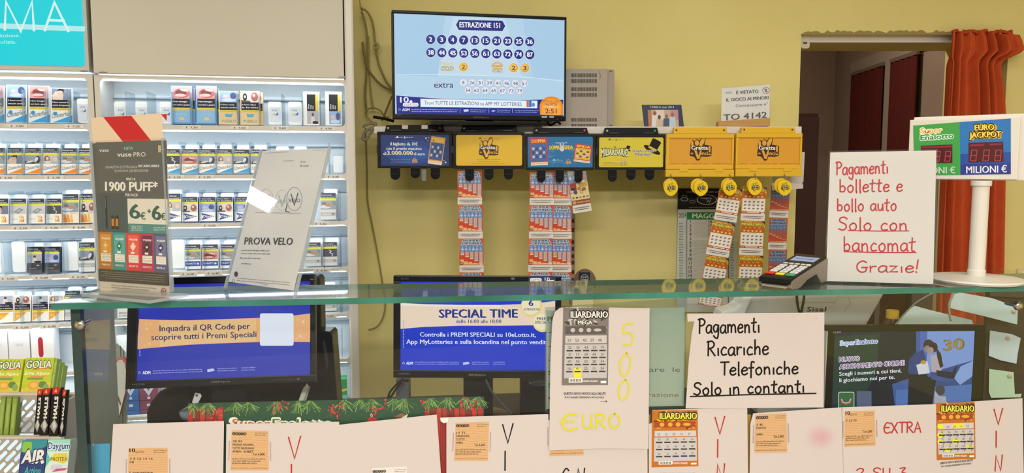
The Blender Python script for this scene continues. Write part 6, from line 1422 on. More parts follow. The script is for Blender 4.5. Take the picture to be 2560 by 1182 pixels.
# ---------------------------------------------------------------- monitors behind the glass
def monitor(bl, br, dl, dr, tilt, tl, tr, s_bl, s_br, s_tl, s_tr, label, art, rear=True, col='0e0e12', basecol='131316', edge=None, scol='1c2fb0'):
    m = panel(bl, br, dl, dr, tilt); mp_ = mapper(m); t = thing('monitor', label, 'monitor', m, 'screens behind the counter glass')
    w = mp_(*br)[0]; h = (mp_(*tl)[1] + mp_(*tr)[1])/2
    xs = sorted([mp_(*s_bl)[0], mp_(*s_tl)[0]]); x0 = sum(xs)/2; x1 = (mp_(*s_br)[0] + mp_(*s_tr)[0])/2; z0 = (mp_(*s_bl)[1] + mp_(*s_br)[1])/2; z1 = (mp_(*s_tl)[1] + mp_(*s_tr)[1])/2
    b = B(); b.box(0, w, 0, .02, z1, h); b.box(0, w, 0, .02, 0, z0); b.box(0, x0, 0, .02, z0, z1); b.box(x1, w, 0, .02, z0, z1); b.build('bezel', M(col, .28), t, bevel=.002)
    B().box(.008, w - .008, .0195, .045, .01, h - .01).build('rear_housing', M(edge or '1a1a1e', .4), t, bevel=.008)
    s = B().box(x0, x1, .003, .012, z0, z1).build('screen', M(scol, .25, emit=.8), t)
    pr = Print(mapper(m, .0026), y0=.0026, emit=.9, down=True)
    k = (x0, x1, z0, z1); art(pr); pr.build('screen_graphics', s)
    # stand reaching the worktop
    inv = m.inverted(); c = m @ Vector((w/2, .045, .03)); foot = inv @ Vector((c.x, c.y, WT_Z + .0006))
    nk = B(); 
    P = [m @ Vector((w/2 - .04, .04, h*.45)), m @ Vector((w/2 + .04, .04, h*.45))]
    R3 = (m.to_3x3() @ Vector((1, 0, 0))); R3.z = 0; fm = frame(Vector((c.x, c.y, WT_Z + .0006)), R3); fi = inv @ fm
    top = (fm.inverted() @ (m @ Vector((w/2, .046, h*.4))))
    o = B().side([(-.0, .004), (.03, .004), (top.y + .03, top.z), (top.y, top.z)], -.035, .035).build('stand_neck', M(basecol, .3), t, bevel=.004); o.matrix_local = fi
    o = B().lathe([(.001, 0), (.105, 0), (.11, .004), (.1, .011), (.03, .02), (.001, .02)], n=40).build('stand_base', M(basecol, .25), t, smooth=False); o.matrix_local = fi @ Matrix.Translation((0, .01, 0)) @ Matrix.Diagonal((.8, .75, 1, 1))
    return t, m
def adm(p, u, v, w, y1):
    k = w/290; p.ring(u + 3, v - 3*k - 1, 3, 3, .9, 'c3caf4'); p.text('ADM', u + 9*k + 2, v, 8*k, 'f0f3ff', x1=u + 30*k, bold=.05)
    dy = (y1 - v)/w
    for a, b_ in ((36, 160), (198, 246), (258, 292)):
        for q in (0, 1): p.small(u + a*k, v - 6*k + 5.6*k*q + dy*a*k, u + b_*k, 3*k, 'bcc4f2', y1=v - 6*k + 5.6*k*q + dy*b_*k)
    p.poly([(u + 172*k, v - 6*k + dy*172*k), (u + 188*k, v - 8*k + dy*188*k), (u + 191*k, v - 2*k + dy*190*k), (u + 173*k, v + 1*k + dy*172*k)], 'c8cff4')
def sparkle(p, u, v, r, c='fbe4bc'): p.poly([(u, v - r), (u + r*.25, v - r*.25), (u + r, v), (u + r*.25, v + r*.25), (u, v + r), (u - r*.25, v + r*.25), (u - r, v), (u - r*.25, v - r*.25)], c)
def art_left(p):
    p.poly([(356, 712), (780, 703), (771, 937), (334, 952)], '1f2fae')
    top = [(348, 798), (400, 800), (470, 801), (560, 798), (650, 795), (720, 791), (777, 784)]; bot = [(775, 854), (720, 853), (650, 854), (560, 857), (470, 861), (400, 867), (342, 872)]
    p.poly(top + bot, 'eeb27a'); p.poly([(400, 801)] + [(470, 802), (560, 799), (640, 796), (640, 853), (560, 856), (470, 860), (400, 866)], 'efc286'); p.line(top, 1.4, 'f6a898'); p.line(bot, 1.4, 'f6a898')
    p.text('Inquadra il QR Code per', 399, 828, 14.5, '2d2468', x1=625, y1=821.5, bold=.03); p.text('scoprire tutti i Premi Speciali', 378.5, 850, 14.5, '2d2468', x1=641, y1=842, bold=.03)
    for u, v, r in ((365, 810, 3), (377, 810, 3), (367, 822, 5), (373, 859, 5), (363, 863, 2.5), (758, 804, 6), (746, 799, 3), (750, 840, 6), (742, 846, 3), (756, 844, 3)): sparkle(p, u, v, r, 'f8d4a4')
    p.poly(rrect(650, 783, 734, 864, 5, 4), 'e6ebfb'); adm(p, 346, 935, 290, 925)
    for k in range(9): p.rect(349, 890 - 8*k, 351, 884 - 8*k, 'a9b2e8', True)
ML = monitor((313, 973), (789, 955), 1.545, 1.585, 12, (330, 690), (798, 690), (335, 952), (771, 936), (352, 712), (779, 703), 'monitor showing a QR code message in the counter near the candy', art_left)
pr = Print(mapper(ML[1], -.0004), y0=-.0004, down=True); pr.text('HANNspree', 528, 957, 5, '6a6a70', x1=575, y1=955, bold=.03); pr.text('HDMI', 331, 963, 4, '6a6a70', x1=361, y1=962, bold=.02); pr.small(680, 950, 740, 2, '4a4a50', y1=948); pr.ring(746, 947, 2.6, 2.4, .8, '8a8a90')
pr.rr(775, 697, 784, 699, 1, '8a8a90'); pr.build('maker_lettering', ML[0])
def art_mid(p):
    p.poly([(1003, 704), (1390, 705), (1386, 925), (999, 927)], '1236c8')
    p.text('10', 1015, 722, 10, 'dfeaff', x1=1042, bold=.06)
    p.poly([(1001, 757), (1060, 760), (1150, 762), (1250, 762), (1330, 759), (1388, 752), (1387, 812), (1330, 813), (1250, 814), (1150, 814), (1060, 817), (1000, 822)], 'f4dcc4')
    p.poly([(1001, 757), (1060, 760), (1150, 762), (1250, 762), (1250, 768), (1060, 766), (1001, 763)], 'f9ece0')
    p.text('SPECIAL TIME', 1098, 794, 21, '1c2d8e', x1=1294, y1=793.5, bold=.06); p.text('dalle 16:00 alle 18:00', 1140, 807, 8.6, '2a3a96', x1=1253, bold=.03)
    p.text('Controlla i PREMI SPECIALI su 10eLotto.it,', 1050, 841, 11, 'f0f4ff', x1=1339, y1=842, bold=.03); p.text('App MyLotteries e sulla locandina nel punto vendita', 1016, 859, 11, 'f0f4ff', x1=1372, y1=860, bold=.03)
    for cx_, cy_, r in ((1329, 765, 27), (1356, 806, 24)):
        p.ell(cx_, cy_, r, r, 'f3d98a', 28); p.ell(cx_ - 2, cy_ - 2, r*.86, r*.86, 'f8ecc4', 28)
    p.text('6', 1322, 764, 14, '1c2d8e', x1=1333, bold=.05); p.text('ESTRAZIONI', 1310, 776, 6.4, '2a3a80', x1=1348, bold=.02); p.text('PREMI', 1342, 800, 7.5, '2a3a80', x1=1370, bold=.02); p.text('SPECIALI', 1337, 809, 7.5, '2a3a80', x1=1372, bold=.02)
    adm(p, 1006, 911, 255, 911)
    for k in range(9): p.rect(1008, 870 - 8*k, 1010, 864 - 8*k, '9fb2f2', True)
MM = monitor((983, 944), (1402, 946), 1.76, 1.76, 4, (988, 689), (1405, 690), (999, 927), (1386, 925), (1003, 704), (1390, 705), 'monitor showing the SPECIAL TIME message in the middle of the counter', art_mid)
pr = Print(mapper(MM[1], -.0004), y0=-.0004, down=True); pr.text('HANNspree', 1172, 939, 5, '7a7a80', x1=1214, y1=939, bold=.03); pr.text('HDMI', 997, 936, 4, '6a6a70', x1=1023, bold=.02); pr.text('HL161', 1003, 698, 4, '5a5a62', x1=1021); pr.small(1306, 940, 1330, 2, '4a4a50')
pr.rect(1321, 690, 1389, 706, '16264e'); pr.rr(1325, 695, 1354, 704, 4, 'e2e2ea'); pr.text('LOTTO', 1328, 702, 5, '6a6a86', x1=1351, bold=.04); pr.text('10', 1362, 701, 8, 'b9d6f2', x1=1374, bold=.06); pr.rr(1366, 700, 1386, 705, 2, 'd8d8e4'); pr.ell(1282, 696, 5, 3, '5a5a62'); pr.build('sticker_lettering', MM[0])
def art_right(p):
    p.poly([(2083, 842), (2438, 816), (2430, 1030), (2082, 1040)], '182437')
    p.poly([(2083, 842), (2200, 833), (2195, 930), (2150, 1000), (2082, 1010)], '1d3a30'); p.poly([(2200, 833), (2300, 826), (2290, 1030), (2150, 1036), (2190, 930)], '141c2a'); p.poly([(2290, 827), (2438, 816), (2431, 1030), (2240, 1036), (2230, 960), (2290, 940)], '3d5a9c')
    p.poly([(2318, 825), (2438, 816), (2434, 920), (2316, 930)], '7d9ad8'); p.poly([(2300, 826), (2318, 825), (2314, 930), (2298, 931)], '4a6ab4'); p.poly([(2330, 930), (2434, 900), (2433, 980), (2300, 985)], '2c4684'); p.poly([(2240, 975), (2432, 960), (2431, 1030), (2240, 1036)], '4d72b4')
    p.poly([(2385, 945), (2402, 915), (2436, 900), (2434, 938), (2400, 962)], '86a4da')
    # seated pair seen as flat shapes
    p.poly([(2272, 900), (2284, 884), (2306, 874), (2314, 890), (2312, 950), (2288, 950), (2270, 930)], '2b3f7c'); p.poly([(2272, 935), (2318, 935), (2324, 1030), (2268, 1030)], '10131e'); p.poly([(2318, 940), (2340, 950), (2328, 1030), (2312, 1030)], '10131e')
    p.ell(2321, 862, 13, 14, '3a2c28'); p.ell(2319, 872, 9, 9, '9a8084'); p.ell(2333, 868, 11, 13, '2c2224'); p.ell(2326, 876, 8, 9, 'a88c8c')
    p.poly([(2326, 890), (2346, 884), (2358, 900), (2352, 930), (2330, 930)], 'b6a8b0'); p.poly([(2340, 868), (2352, 884), (2358, 915), (2350, 920), (2342, 890)], '2a2024'); p.poly([(2340, 925), (2380, 930), (2394, 908), (2386, 945), (2344, 948)], '151c38'); p.poly([(2330, 936), (2372, 946), (2386, 950), (2372, 955), (2328, 948)], '33538f')
    p.poly([(2290, 912), (2318, 902), (2324, 932), (2296, 936)], 'd6d8dc'); p.ell(2308, 905, 7, 5, 'c09a3c'); p.ell(2350, 975, 12, 13, '3c3a46'); p.poly([(2336, 975), (2348, 990), (2364, 990), (2368, 1030), (2334, 1030)], 'a8aab8')
    p.text('30', 2359, 876, 26, '6e5a28', x1=2409, y1=871, bold=.08); p.text('30', 2361, 875, 24, 'a48a44', x1=2407, y1=870.5, bold=.03)
    p.text('SuperEnalotto', 2100, 863, 11, 'dfe8ff', x1=2193, y1=857, bold=.14); p.text('Super', 2101, 862.5, 10, '9aa8d0', x1=2136, y1=860, bold=.03); p.text('Enalotto', 2138, 860.5, 10.5, '2c4a9c', x1=2192, y1=857, bold=.03)
    for s, x0, v, x1, v1 in (('NUOVO', 2098, 903.5, 2148, 901), ('ABBONAMENTO ONLINE', 2098, 922, 2260, 911.5)): p.text(s, x0, v, 11, 'e9e6f6', x1=x1, y1=v1, bold=.13); p.text(s, x0, v, 11, '7a2c7e', x1=x1, y1=v1, bold=.03)
    p.text('Scegli i numeri a cui tieni,', 2097.5, 939, 9.6, 'f0f3fc', x1=2253, y1=930, bold=.03); p.text('li giochiamo noi per te.', 2098, 955, 9.6, 'f0f3fc', x1=2236, y1=946.5, bold=.03)
    p.poly(rrect(2095, 979, 2135, 1020, 4, 4), 'd8dcd8'); p.poly(rrect(2096.5, 980.5, 2133.5, 1020, 4, 4), '2e6a3c'); p.line([(2103, 998), (2106, 1006), (2114, 1009), (2123, 1006), (2126, 997)], 5, 'c04a54'); p.line([(2103, 998), (2106, 1004), (2114, 1007), (2123, 1004), (2126, 997)], 1.6, 'f0e0dc'); p.rr(2141, 977, 2178, 1016, 1.5, '56607e')
MR = monitor((2060, 1035), (2452, 1020), 1.66, 1.77, 3, (2060, 824), (2456, 803), (2083, 1040), (2430, 1030), (2083, 842), (2438, 816), 'monitor with a couple on a sofa and gold number balloons', art_right, col='1a1712', edge='c9cfcd', scol='182437')
pr = Print(mapper(MR[1], -.0004), y0=-.0004, down=True); pr.text('HL183', 2084, 833, 4.4, 'a8a8ac', x1=2102, y1=832, bold=.02); pr.build('maker_lettering', MR[0])
B().box(-.003, 0, 0, .02, 0, mapper(MR[1])(2060, 828)[1]).build('silver_edge', M('b9bcc0', .3, metal=.6), MR[0])
# black boxes behind the left monitor
d_ = 1.78; m = upright(790, 1010, d_); mp_ = mapper(m)
t = thing('terminal_housing', 'glossy black terminal housing standing behind the QR code monitor', 'terminal', None); m.translation.z = WT_Z + .0005; mp_ = mapper(m); t.matrix_world = m
K = [mp_(500, 1000), mp_(846, 1000), mp_(830, 836), mp_(824, 829), mp_(700, 827), mp_(690, 930), mp_(500, 935)]; z_ = 0; K = [(K[0][0], 0), (K[1][0], 0)] + K[2:]
B().prism(K, 0, .06).build('housing', M('0b0b0e', .15), t, bevel=.008)
K2 = [mp_(806, 850), mp_(812, 850), mp_(822, 900), mp_(818, 930)]; B().prism(K2, -.002, .002).build('side_trim', M('3a3a40', .2), t)
m = upright(798, 742, 1.86); m.translation.z = WT_Z + .0005; mp_ = mapper(m)
t = thing('payment_kiosk', 'black rounded device top with a red arrow mark behind the leaflet holder', 'device', m)
x0, z1 = mp_(738, 690); x1, _ = mp_(800, 690)
B().prism(rrect(x0, 0.0, x1, z1, .012), 0, .05).build('housing', M('17171b', .3), t, bevel=.004)
pr = Print(mapper(m, -.0003), y0=-.0003, down=True); pr.text('Puma', 752, 703, 7, 'd8d4c8', x1=774, bold=.05, slant=.2); pr.poly([(756, 713), (771, 713), (764, 723)], 'cc2c40'); pr.build('printed_emblem', t)
# dark curved device under the left monitor
m = upright(352, 1045, 1.66); m.translation.z = WT_Z + .0005; mp_ = mapper(m)
t = thing('receipt_printer', 'black curved receipt printer under the QR code monitor', 'printer', m)
K = [mp_(364, 1050), mp_(366, 1030), mp_(376, 1005), mp_(398, 978), mp_(430, 962), mp_(472, 962), mp_(484, 1050)]; K = [(K[0][0], 0)] + K[1:-1] + [(K[-1][0], 0)]
B().prism(K, 0, .08).build('housing', M('151518', .25), t, bevel=.006)
B().lathe([(.001, 0), (.03, .0), (.034, .012), (.03, .016), (.001, .014)], n=28).build('paper_cup', M('6a7886', .3), t, smooth=True).matrix_local = Matrix.Translation((mp_(470, 1030)[0] + .03, -.03, mp_(470, 1030)[1]))
# grey paddle with a red rim and folded coupons behind it
m = upright(318, 1060, 1.62); m.translation.z = WT_Z + .0005; mp_ = mapper(m); t = thing('paddle_sign', 'grey rounded paddle with a red rim beside the counter end glass', 'sign', m)
def pad(k):
    P = [(266, 1070), (276, 1000), (281, 930), (288, 905), (298, 893), (308, 893), (316, 902), (320, 925), (316, 975), (306, 1010), (288, 1070)]
    cx_ = 297; return [mp_(cx_ + (u - cx_)*k, v if k == 1 else v + 6) for u, v in P]
B().prism(pad(1), 0, .006).build('rim', M('d0606a', .45), t); B().prism(pad(.86), -.002, .001).build('face', M('c9cdca', .45), t)
K = [mp_(288, 976), (mp_(292, 975)), mp_(304, 1008), mp_(302, 1012)]; B().prism(K, -.003, -.0015).build('slot', M('7a4a4a', .4), t)
m = upright(312, 960, 1.66); mp_ = mapper(m)
for k, (u, v, h) in enumerate(((291, 858, 'tallest'), (298, 864, 'middle'), (304, 872, 'lowest'))):
    m2 = upright(u, 962, 1.655 + .004*k); m2.translation.z = WT_Z + .0005; q = mapper(m2); t = thing('folded_coupon', f'{h} of three grey folded coupons behind the grey paddle', 'coupon', m2, 'coupons behind the paddle')
    a = q(u, v)[1]; B().prism([(-.006, 0), (.008, 0), (.012, a - .008), (.006, a), (-.006, a - .003)], 0, .001).build('coupon', M(('8f9a94', 'a3aca4', 'b0b8ae')[k], .6), t)
# white labelled key on the base and little sign
m = upright(480, 1008, 1.64, 0, 20); mp_ = mapper(m); t = thing('hang_tag', 'small white punched tag propped on the black printer under the QR code monitor', 'tag', m)
K = [mp_(480, 1006), mp_(493, 1011), mp_(504, 990), mp_(501, 984), mp_(488, 981)]; B().prism(K, 0, .001).build('card', M('cdd0d2', .5), t); x_, z_ = mp_(492, 988); B().lathe([(.003, 0), (.003, .0006)], n=12).build('punch_hole', M('5a5c60', .6), t).matrix_local = Matrix.Translation((x_, -.0002, z_)) @ Matrix.Rotation(math.pi/2, 4, 'X')
m = upright(748, 1003, 1.72, 20, 10); mp_ = mapper(m); t = thing('folded_leaflet', 'folded pale leaflet leaning against the glossy black terminal housing', 'leaflet', m)
K = [mp_(746, 1002), mp_(757, 1003), mp_(772, 966), mp_(768, 958), mp_(758, 970)]; B().prism(K, 0, .0012).build('front_leaf', M('bdbcae', .6), t); K = [mp_(757, 1003), mp_(766, 1000), mp_(776, 968), mp_(772, 964)]; B().prism(K, .002, .003).build('rear_leaf', M('8a8a84', .6), t)
# ---------------------------------------------------------------- clerk terminal (white back) behind the sheets
m = upright(1864, 860, 1.86, 0); m.translation.z = WT_Z + .0005; mp_ = mapper(m)
t = thing('lottery_terminal', 'pale grey lottery terminal back with a black wordmark under the glass', 'terminal', m)
K = [mp_(1830, 880), mp_(2128, 880), mp_(2210, 735), mp_(1873, 740), mp_(1862, 762)]
B().prism(K, 0, .035).build('screen_back', M('c4c0bc', .35), t, bevel=.006)
K = [mp_(1792, 800), mp_(1799, 777), mp_(1832, 768), mp_(1846, 757), mp_(1853, 740), mp_(1876, 738), mp_(1862, 768), mp_(1850, 800)]
B().prism(K, -.02, .05).build('side_lobe', M('dfe1e2', .3), t, bevel=.006)
z0_ = mp_(1900, 880)[1]; cxm = mp_(1990, 880)[0]
B().box(cxm - .09, cxm + .09, -.0, .06, 0, z0_ + .01).build('pedestal', M('b9b5b0', .4), t, bevel=.004)
pr = Print(mapper(m, -.0004), y0=-.0004, down=True); pr.text('Sisal', 2016, 778, 11, '1c1c20', x1=2064, bold=.05, slant=.22); pr.poly([(2000, 766), (2012, 768), (2008, 778)], '8cc04a'); pr.line([(1985, 741), (1983, 752), (1992, 756), (2088, 755), (2098, 741)], .8, 'a29e9a'); pr.line([(2120, 742), (2127, 757), (2110, 778)], .8, 'a8a4a0'); pr.build('wordmark_lettering', t)
P = spline([at(u, v, 1.83) for u, v in ((1992, 738), (1993, 755), (1997, 775), (2003, 785))], 5); tag(B().tube(P, .0032, 8).build('cable', M('121214', .4), smooth=True), 'black cable hanging on the near side of the terminal wordmark', 'cable', 'cables at the terminal')
P = spline([at(u, v, 1.83) for u, v in ((2010, 738), (2009, 752), (2005, 770), (2003, 785))], 5); tag(B().tube(P, .0032, 8).build('cable', M('121214', .4), smooth=True), 'black cable crossing the green mark of the terminal wordmark', 'cable', 'cables at the terminal')
P = spline([at(u, v, 1.8) for u, v in ((1008, 946), (992, 960), (976, 978), (971, 992), (978, 990), (990, 972), (1004, 955))], 6); tag(B().tube(P, .0025, 8).build('cable', M('101012', .4), smooth=True), 'black looped cable under the SPECIAL TIME monitor', 'cable')
P = spline([at(u, v, 1.78) for u, v in ((1214, 948), (1230, 980), (1258, 1012), (1280, 1035))], 6); tag(B().tube(P, .003, 8).build('cable', M('4a4a50', .4), smooth=True), 'grey cable trailing from the SPECIAL TIME monitor base', 'cable')
m = upright(985, 985, 1.83); m.translation.z = WT_Z + .0005; mp_ = mapper(m); t = thing('power_brick', 'small grey power brick behind the SPECIAL TIME monitor corner', 'power supply', m)
B().box(mp_(990, 985)[0], mp_(1022, 985)[0], 0, .04, 0, mp_(1000, 948)[1]).build('brick', M('5a5a62', .4), t, bevel=.003)
# black keyboard-like block behind the middle
m = upright(1240, 1000, 1.84); m.translation.z = WT_Z + .0005; mp_ = mapper(m); t = thing('ticket_printer', 'black glossy ticket printer behind the 500 euro sheet', 'printer', m)
x0 = mp_(1300, 1000)[0]; x1 = mp_(1400, 1000)[0]; z1 = mp_(1300, 948)[1]
B().side([(0, 0), (.12, 0), (.12, z1), (.05, z1), (0, z1*.55)], x0, x1).build('housing', M('111114', .2), t, bevel=.006)
B().lathe([(.001, 0), (.03, 0), (.026, .006), (.001, .008)], n=28).build('paper_knob', M('2e2e34', .25), t, smooth=True).matrix_local = Matrix.Translation(((x0 + x1)/2, .03, z1*.8))
# ---------------------------------------------------------------- pinned papers on the brown board at the end
m = upright(2300, 1100, 2.25, -14); m.translation.z = 0; mp_ = mapper(m)
t = thing('notice_board', 'dark brown panel with papers pinned on it behind the couple monitor', 'board', m)
x0 = mp_(2462, 900)[0]; x1 = mp_(2700, 900)[0]; z0 = 0; z1 = mp_(2520, 742)[1]
B().box(x0, x1, 0, .03, z0, z1).build('panel', noisy('brown_board', '3c2c22', '4a382c', 12, .7), t, bevel=.003)
B().box(x0, x1, -.01, .032, z1, z1 + .02).build('top_rail', M('4c3a2e', .6), t, bevel=.003)
for k, (P, c, lab, y) in enumerate((([(2378, 737), (2400, 731), (2480, 745), (2545, 768), (2543, 811), (2460, 790), (2376, 770)], 'c5d8dc', 'long pale blue paper sagging across the top of the brown board', -.06),
        ([(2475, 826), (2530, 835), (2552, 845), (2545, 880), (2541, 909), (2500, 900), (2472, 889)], 'ccdbe6', 'pale blue paper with folded edge in the middle of the brown board', -.012),
        ([(2473, 922), (2534, 930), (2537, 985), (2554, 984), (2552, 993), (2478, 994), (2472, 980)], 'c3dcc4', 'pale green paper lowest on the brown board', -.012),
        ([(2236, 812), (2260, 785), (2286, 764), (2330, 776), (2430, 800), (2440, 830), (2300, 850)], 'c6dadb', 'wide pale paper fan standing behind the couple monitor', -.02))):
    q = mapper(m, y); L = [q(u, v) for u, v in P]; 
    tt = thing('pinned_paper', lab, 'paper', m @ Matrix.Translation((0, y, 0)), 'pale papers by the brown board'); B().prism(L, 0, .001).build('sheet', M(c, .65), tt)
    if k == 3:
        zz = min(p[1] for p in L); xx = sum(p[0] for p in L)/len(L); B().box(xx - .03, xx + .03, .001, .04, WT_Z*0 + .84, zz + .02).build('support', M('8a8f8c', .5), tt)
    elif k < 3:
        xx, zz = L[1 if k else 3]; B().lathe([(.006, 0), (.006, .003), (.002, .006)], n=12).build('pin', M('c9b9a8', .4), tt).matrix_local = Matrix.Translation((xx - .01, 0, zz - .012)) @ Matrix.Rotation(math.pi/2, 4, 'X')
P = spline([at(u, v, 1.9) for u, v in ((2240, 812), (2258, 788), (2290, 757), (2330, 733), (2345, 724))], 6); tag(B().tube(P, .0018, 6).build('wire_arch', M('9aa29c', .3), smooth=True), 'thin clear arch rising from behind the couple monitor', 'wire', 'thin arches at the counter end')
P = spline([at(u, v, 1.9) for u, v in ((2377, 802), (2373, 780), (2373, 760), (2380, 742), (2386, 728))], 6); tag(B().tube(P, .0025, 6).build('wire_arch', M('b2bab2', .3), smooth=True), 'pale clear arch beside the long blue paper', 'wire', 'thin arches at the counter end')
m = upright(2230, 782, 2.3); mp_ = mapper(m); t = thing('bottle', 'dark bottle with a yellow cap beside the terminal', 'bottle', Matrix.Translation((at(2231, 790, 2.3).x, 2.3, 0)))
zc = at(2231, 785, 2.3).z; B().lathe([(.001, .84), (.034, .84), (.036, .86), (.036, zc - .05), (.016, zc - .01), (.016, zc)], n=24).build('glass', M('4a2a22', .2), t, smooth=True); B().lathe([(.018, zc - .012), (.018, zc + .012), (.001, zc + .012)], n=24).build('cap', M('d0a83a', .4), t)
st_ = thing('side_table', 'low dark side table holding the capped bottle and tins behind the counter', 'table', Matrix.Translation((.72, 2.18, 0)))
B().box(0, .6, 0, .4, .81, .839).build('tabletop', M('4a3224', .5), st_, bevel=.003)
for x in (.02, .54):
    for y in (.02, .34): B().box(x, x + .04, y, y + .04, 0, .81).build('leg', M('3a281e', .5), st_)
# ---------------------------------------------------------------- candy rack beside the counter
YR = 1.72
rk = upright(-40, 1182, YR, 0); rk.translation.z = 0; mr = mapper(rk)
t = thing('candy_rack', 'grey slotted metal rack of sweets at the end of the counter', 'rack', rk)
X0, X1 = mr(-160, 1000)[0], mr(162, 1000)[0]
MET = M('b5aea6', .35, metal=.35)
def tier(v_lip, v_bot, yoff, slots):
    q = mapper(rk, yoff); zl = q(60, v_lip)[1]; zb_ = q(60, v_bot)[1]
    cur = bpy.data.curves.new('tier', 'CURVE'); cur.dimensions = '2D'; cur.fill_mode = 'BOTH'; cur.extrude = .0008
    loops = [[(X0, zb_), (X1, zb_), (X1, zl), (X0, zl)]]
    for v, us in slots:
        for u in us:
            a = q(u, v + 9.5); c = q(u + 19, v - 9.5); dx, dz = c[0] - a[0], c[1] - a[1]; L = math.hypot(dx, dz); nx, nz = -dz/L*.0042, dx/L*.0042; ang = math.atan2(dz, dx); r = .0042
            lp = [(c[0] + r*math.cos(ang + math.pi/2 - math.pi*i/6), c[1] + r*math.sin(ang + math.pi/2 - math.pi*i/6)) for i in range(7)] + [(a[0] + r*math.cos(ang - math.pi/2 - math.pi*i/6), a[1] + r*math.sin(ang - math.pi/2 - math.pi*i/6)) for i in range(7)]
            loops.append(lp)
    for lp in loops:
        sp = cur.splines.new('POLY'); sp.points.add(len(lp) - 1); sp.use_cyclic_u = True
        for pt, (x, z) in zip(sp.points, lp): pt.co = (x, z, 0, 1)
    o = bpy.data.objects.new('tmp', cur); me = o.to_mesh().copy(); o.to_mesh_clear(); bpy.data.objects.remove(o)
    me2 = bpy.data.meshes.new('slotted_front'); bm = bmesh.new(); bm.from_mesh(me)
    for v in bm.verts: v.co = Vector((v.co.x, -v.co.z + yoff, v.co.y))
    bmesh.ops.remove_doubles(bm, verts=bm.verts, dist=1e-5); bmesh.ops.recalc_face_normals(bm, faces=bm.faces); bm.to_mesh(me2); bm.free(); me2.materials.append(MET)
    link('slotted_front', me2, t)
    B().box(X0, X1, yoff, yoff + .014, zl, zl + .004).build('lip', M('d3c6b4', .4), t, bevel=.001)
    B().box(X0, X1, yoff + .001, yoff + .11, zb_ + .0, zb_ + .003).build('tray', MET, t)
    return zl, zb_
US = [-150 + 21.5*i for i in range(14)]
z1l, z1b = tier(988, 1083, .05, ((1012, US), (1040, [u - 4 for u in US]), (1068, [u - 8 for u in US])))
z2l, z2b = tier(1097, 1300, -.02, ((1112, US), (1140, [u - 5 for u in US]), (1168, [u - 9 for u in US])))
for x in (X0, X1 - .006): B().box(x, x + .006, .0, .165, 0, z1l).build('upright', MET, t)
B().box(X0, X1, -.02, .17, 0, .03).build('foot', M('6a665f', .5), t)
def tipped(u0, u1, v0, v1, y, tilt, thick, lab, name, cat, col, art, grp=None, floor=None, rough=.3, part='carton'):
    """box leaning back; lower edge at pixel row v1"""
    q = mapper(rk, y); a = q(u0, v1); c = q(u1, v1); z = a[1] if floor is None else floor
    T = rk @ Matrix.Translation((a[0], y, z)) @ Matrix.Rotation(-math.radians(tilt), 4, 'X'); mm = mapper(T); w = c[0] - a[0]; h = mm(u0 + 14, v0)[1]
    tt = thing(name, lab, cat, T, grp); B().box(0, w, 0, thick, .0005, h).build(part, M(col, rough), tt, bevel=.0015)
    pr = Print(lambda x, zz: (x*w, zz*h), y0=-.0003, down=False, rough=.3); art(pr); pr.build('printed_artwork', tt); return tt
def art_golia(p):
    p.rect(0, 0, 1, 1, 'b9c53a'); p.poly([(.0, 0), (1, 0), (1, .3), (0, .1)], 'd8c84a'); p.outlined('GOLIA', .05, .7, .22, 'd9ddd8', '4a5c34', x1=.93, bold=.06, ow=.06)
    p.poly([(.3, .64), (.95, .7), (.95, .73), (.3, .67)], 'd86a4a'); p.text('Erbe Alpine', .04, .5, .1, 'f0f2dc', x1=.9, bold=.02, slant=.2); p.rect(.15, .36, .7, .42, '6a9a4a'); p.rect(.25, .43, .75, .47, 'e08a5a'); p.ell(.42, .2, .2, .13, 'dfa44a'); p.ell(.42, .2, .12, .07, 'f0bc5c'); p.ell(.72, .22, .14, .1, '5f8a4c'); p.ell(.85, .14, .1, .1, '86aa62')
tipped(52, 124, 894, 985, .085, 20, .022, 'green sweets box with a big white brand name nearest the counter', 'candy_box', 'candy box', 'b4c436', art_golia, 'green boxes of sweets', floor=z1l - .003)
tipped(-22, 47, 897, 985, .085, 20, .022, 'green sweets box with a big white brand name farther from the counter', 'candy_box', 'candy box', 'b4c436', art_golia, 'green boxes of sweets', floor=z1l - .003)
for k in range(3):
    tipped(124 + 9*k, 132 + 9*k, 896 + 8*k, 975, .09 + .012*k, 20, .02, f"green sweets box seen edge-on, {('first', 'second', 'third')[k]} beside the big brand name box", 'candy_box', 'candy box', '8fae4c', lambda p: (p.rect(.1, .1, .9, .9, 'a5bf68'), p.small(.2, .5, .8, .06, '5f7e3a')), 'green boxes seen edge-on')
for k in range(3):
    tipped(-8 + 15*k, 5 + 15*k, 991, 1083, .02, 14, .02, f"tall olive green sweets packet, {('third', 'second', 'first')[k]} from the slotted panel gap", 'candy_packet', 'candy packet', '6f8438', lambda p: (p.rect(.1, .05, .9, .95, '849a46'), p.rect(.3, .2, .7, .8, '96aa5a')), 'olive packets in front of the slotted panel', floor=z1b + .0035, part='wrapper')
def art_halls(p):
    p.rect(0, 0, 1, 1, '1d1a1c'); p.poly([(0, .86), (0, 1), (1, 1), (.7, .86)], 'b3262c'); p.poly([(.2, .9), (.4, .98), (.55, .9)], 'd8a83a'); vs, fs, a_, b_ = textmesh('HALLS', .06)
    p.faces([(.72 - y*.55, .36 + .46*(x - a_)/(b_ - a_)) for x, y in vs], fs, 'd6d3d0'); p.up(); p.small(.8, .6, .9, .02, 'a8a4a2'); p.poly([(.05, .2), (.5, .36), (.95, .22), (.6, .05)], '8d8b8a'); p.poly([(.3, .26), (.55, .32), (.8, .2), (.5, .12)], 'c2c0be')
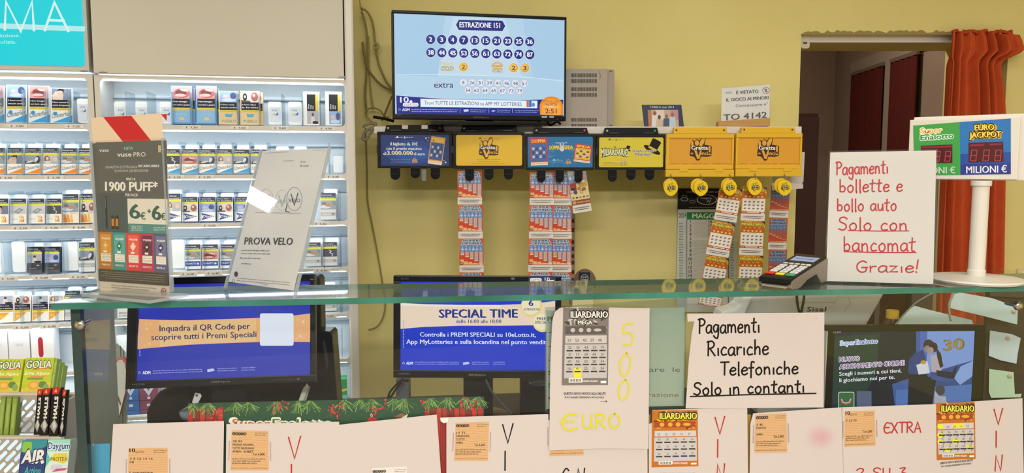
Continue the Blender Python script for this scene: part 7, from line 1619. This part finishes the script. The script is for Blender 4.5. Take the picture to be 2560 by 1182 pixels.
for k, (u0, u1, v0, w_) in enumerate(((86, 104, 972, 'farthest from the counter glass'), (100, 124, 970, 'second from the farthest'), (123, 149, 968, 'in front with a full label'), (149, 163, 974, 'cut off by the counter glass edge'))):
    tipped(u0 - 2, u1 - 6, v0, 1083, -.005 - .004*k, 14, .012, f'black stick of mints {w_}', 'mint_stick', 'mint stick', '1c191b', art_halls, 'black mint sticks', floor=z2l + .004, part='wrapper')
def art_air(p):
    p.rect(0, 0, 1, 1, '2a3e7a'); p.poly([(0, 1), (1, 1), (1, .85), (.4, .66), (0, .7)], '2f8c9a'); p.rr(.04, .7, .42, .96, .08, '86b84a'); p.outlined('AIR', .08, .42, .34, 'dfdddc', '24305c', x1=.95, bold=.08, ow=.03, slant=.1); p.text('Action', .22, .14, .2, '3cb8a8', x1=.84, bold=.02, slant=.2); p.poly([(0, .34), (.9, .5), (.9, .53), (0, .38)], '24305c'); p.text('Vegumaax', .5, .02, .07, 'e6e4e2', x1=.92) if False else p.rect(.5, .0, .92, .06, 'c9cbd6')
def art_day(p):
    p.rect(0, 0, 1, 1, 'd3e2da'); p.poly([(0, .7), (1, .7), (1, 1), (0, 1)], '9ad4c4'); p.poly([(0, .3), (.2, .5), (0, .7)], '5cc0ae'); p.outlined('Daygum', .03, .76, .17, '2a4a8c', 'e6eef0', x1=1.0, bold=.05, ow=.08); p.poly([(.15, .5), (.35, .66), (.9, .66), (.98, .5), (.8, .4)], 'dcc84a'); p.text('PROTEX', .2, .47, .09, '2a3a3c', x1=.95, bold=.0); p.rr(.25, .24, .75, .38, .05, 'c8c9da'); p.poly([(.3, .2), (.9, .24), (1, .3), (.5, .28)], 'c0568a'); p.rect(.05, .12, .9, .15, '9ab0a8')
tipped(44, 108, 1100, 1200, -.055, 16, .03, 'blue gum box with large silver lettering on the lower tier', 'gum_box', 'gum box', '2a3e7a', art_air, 'gum boxes on the lower tier')
tipped(110, 166, 1098, 1200, -.055, 16, .03, 'white and mint green gum box beside the counter edge', 'gum_box', 'gum box', 'c9dcd4', art_day, 'gum boxes on the lower tier')
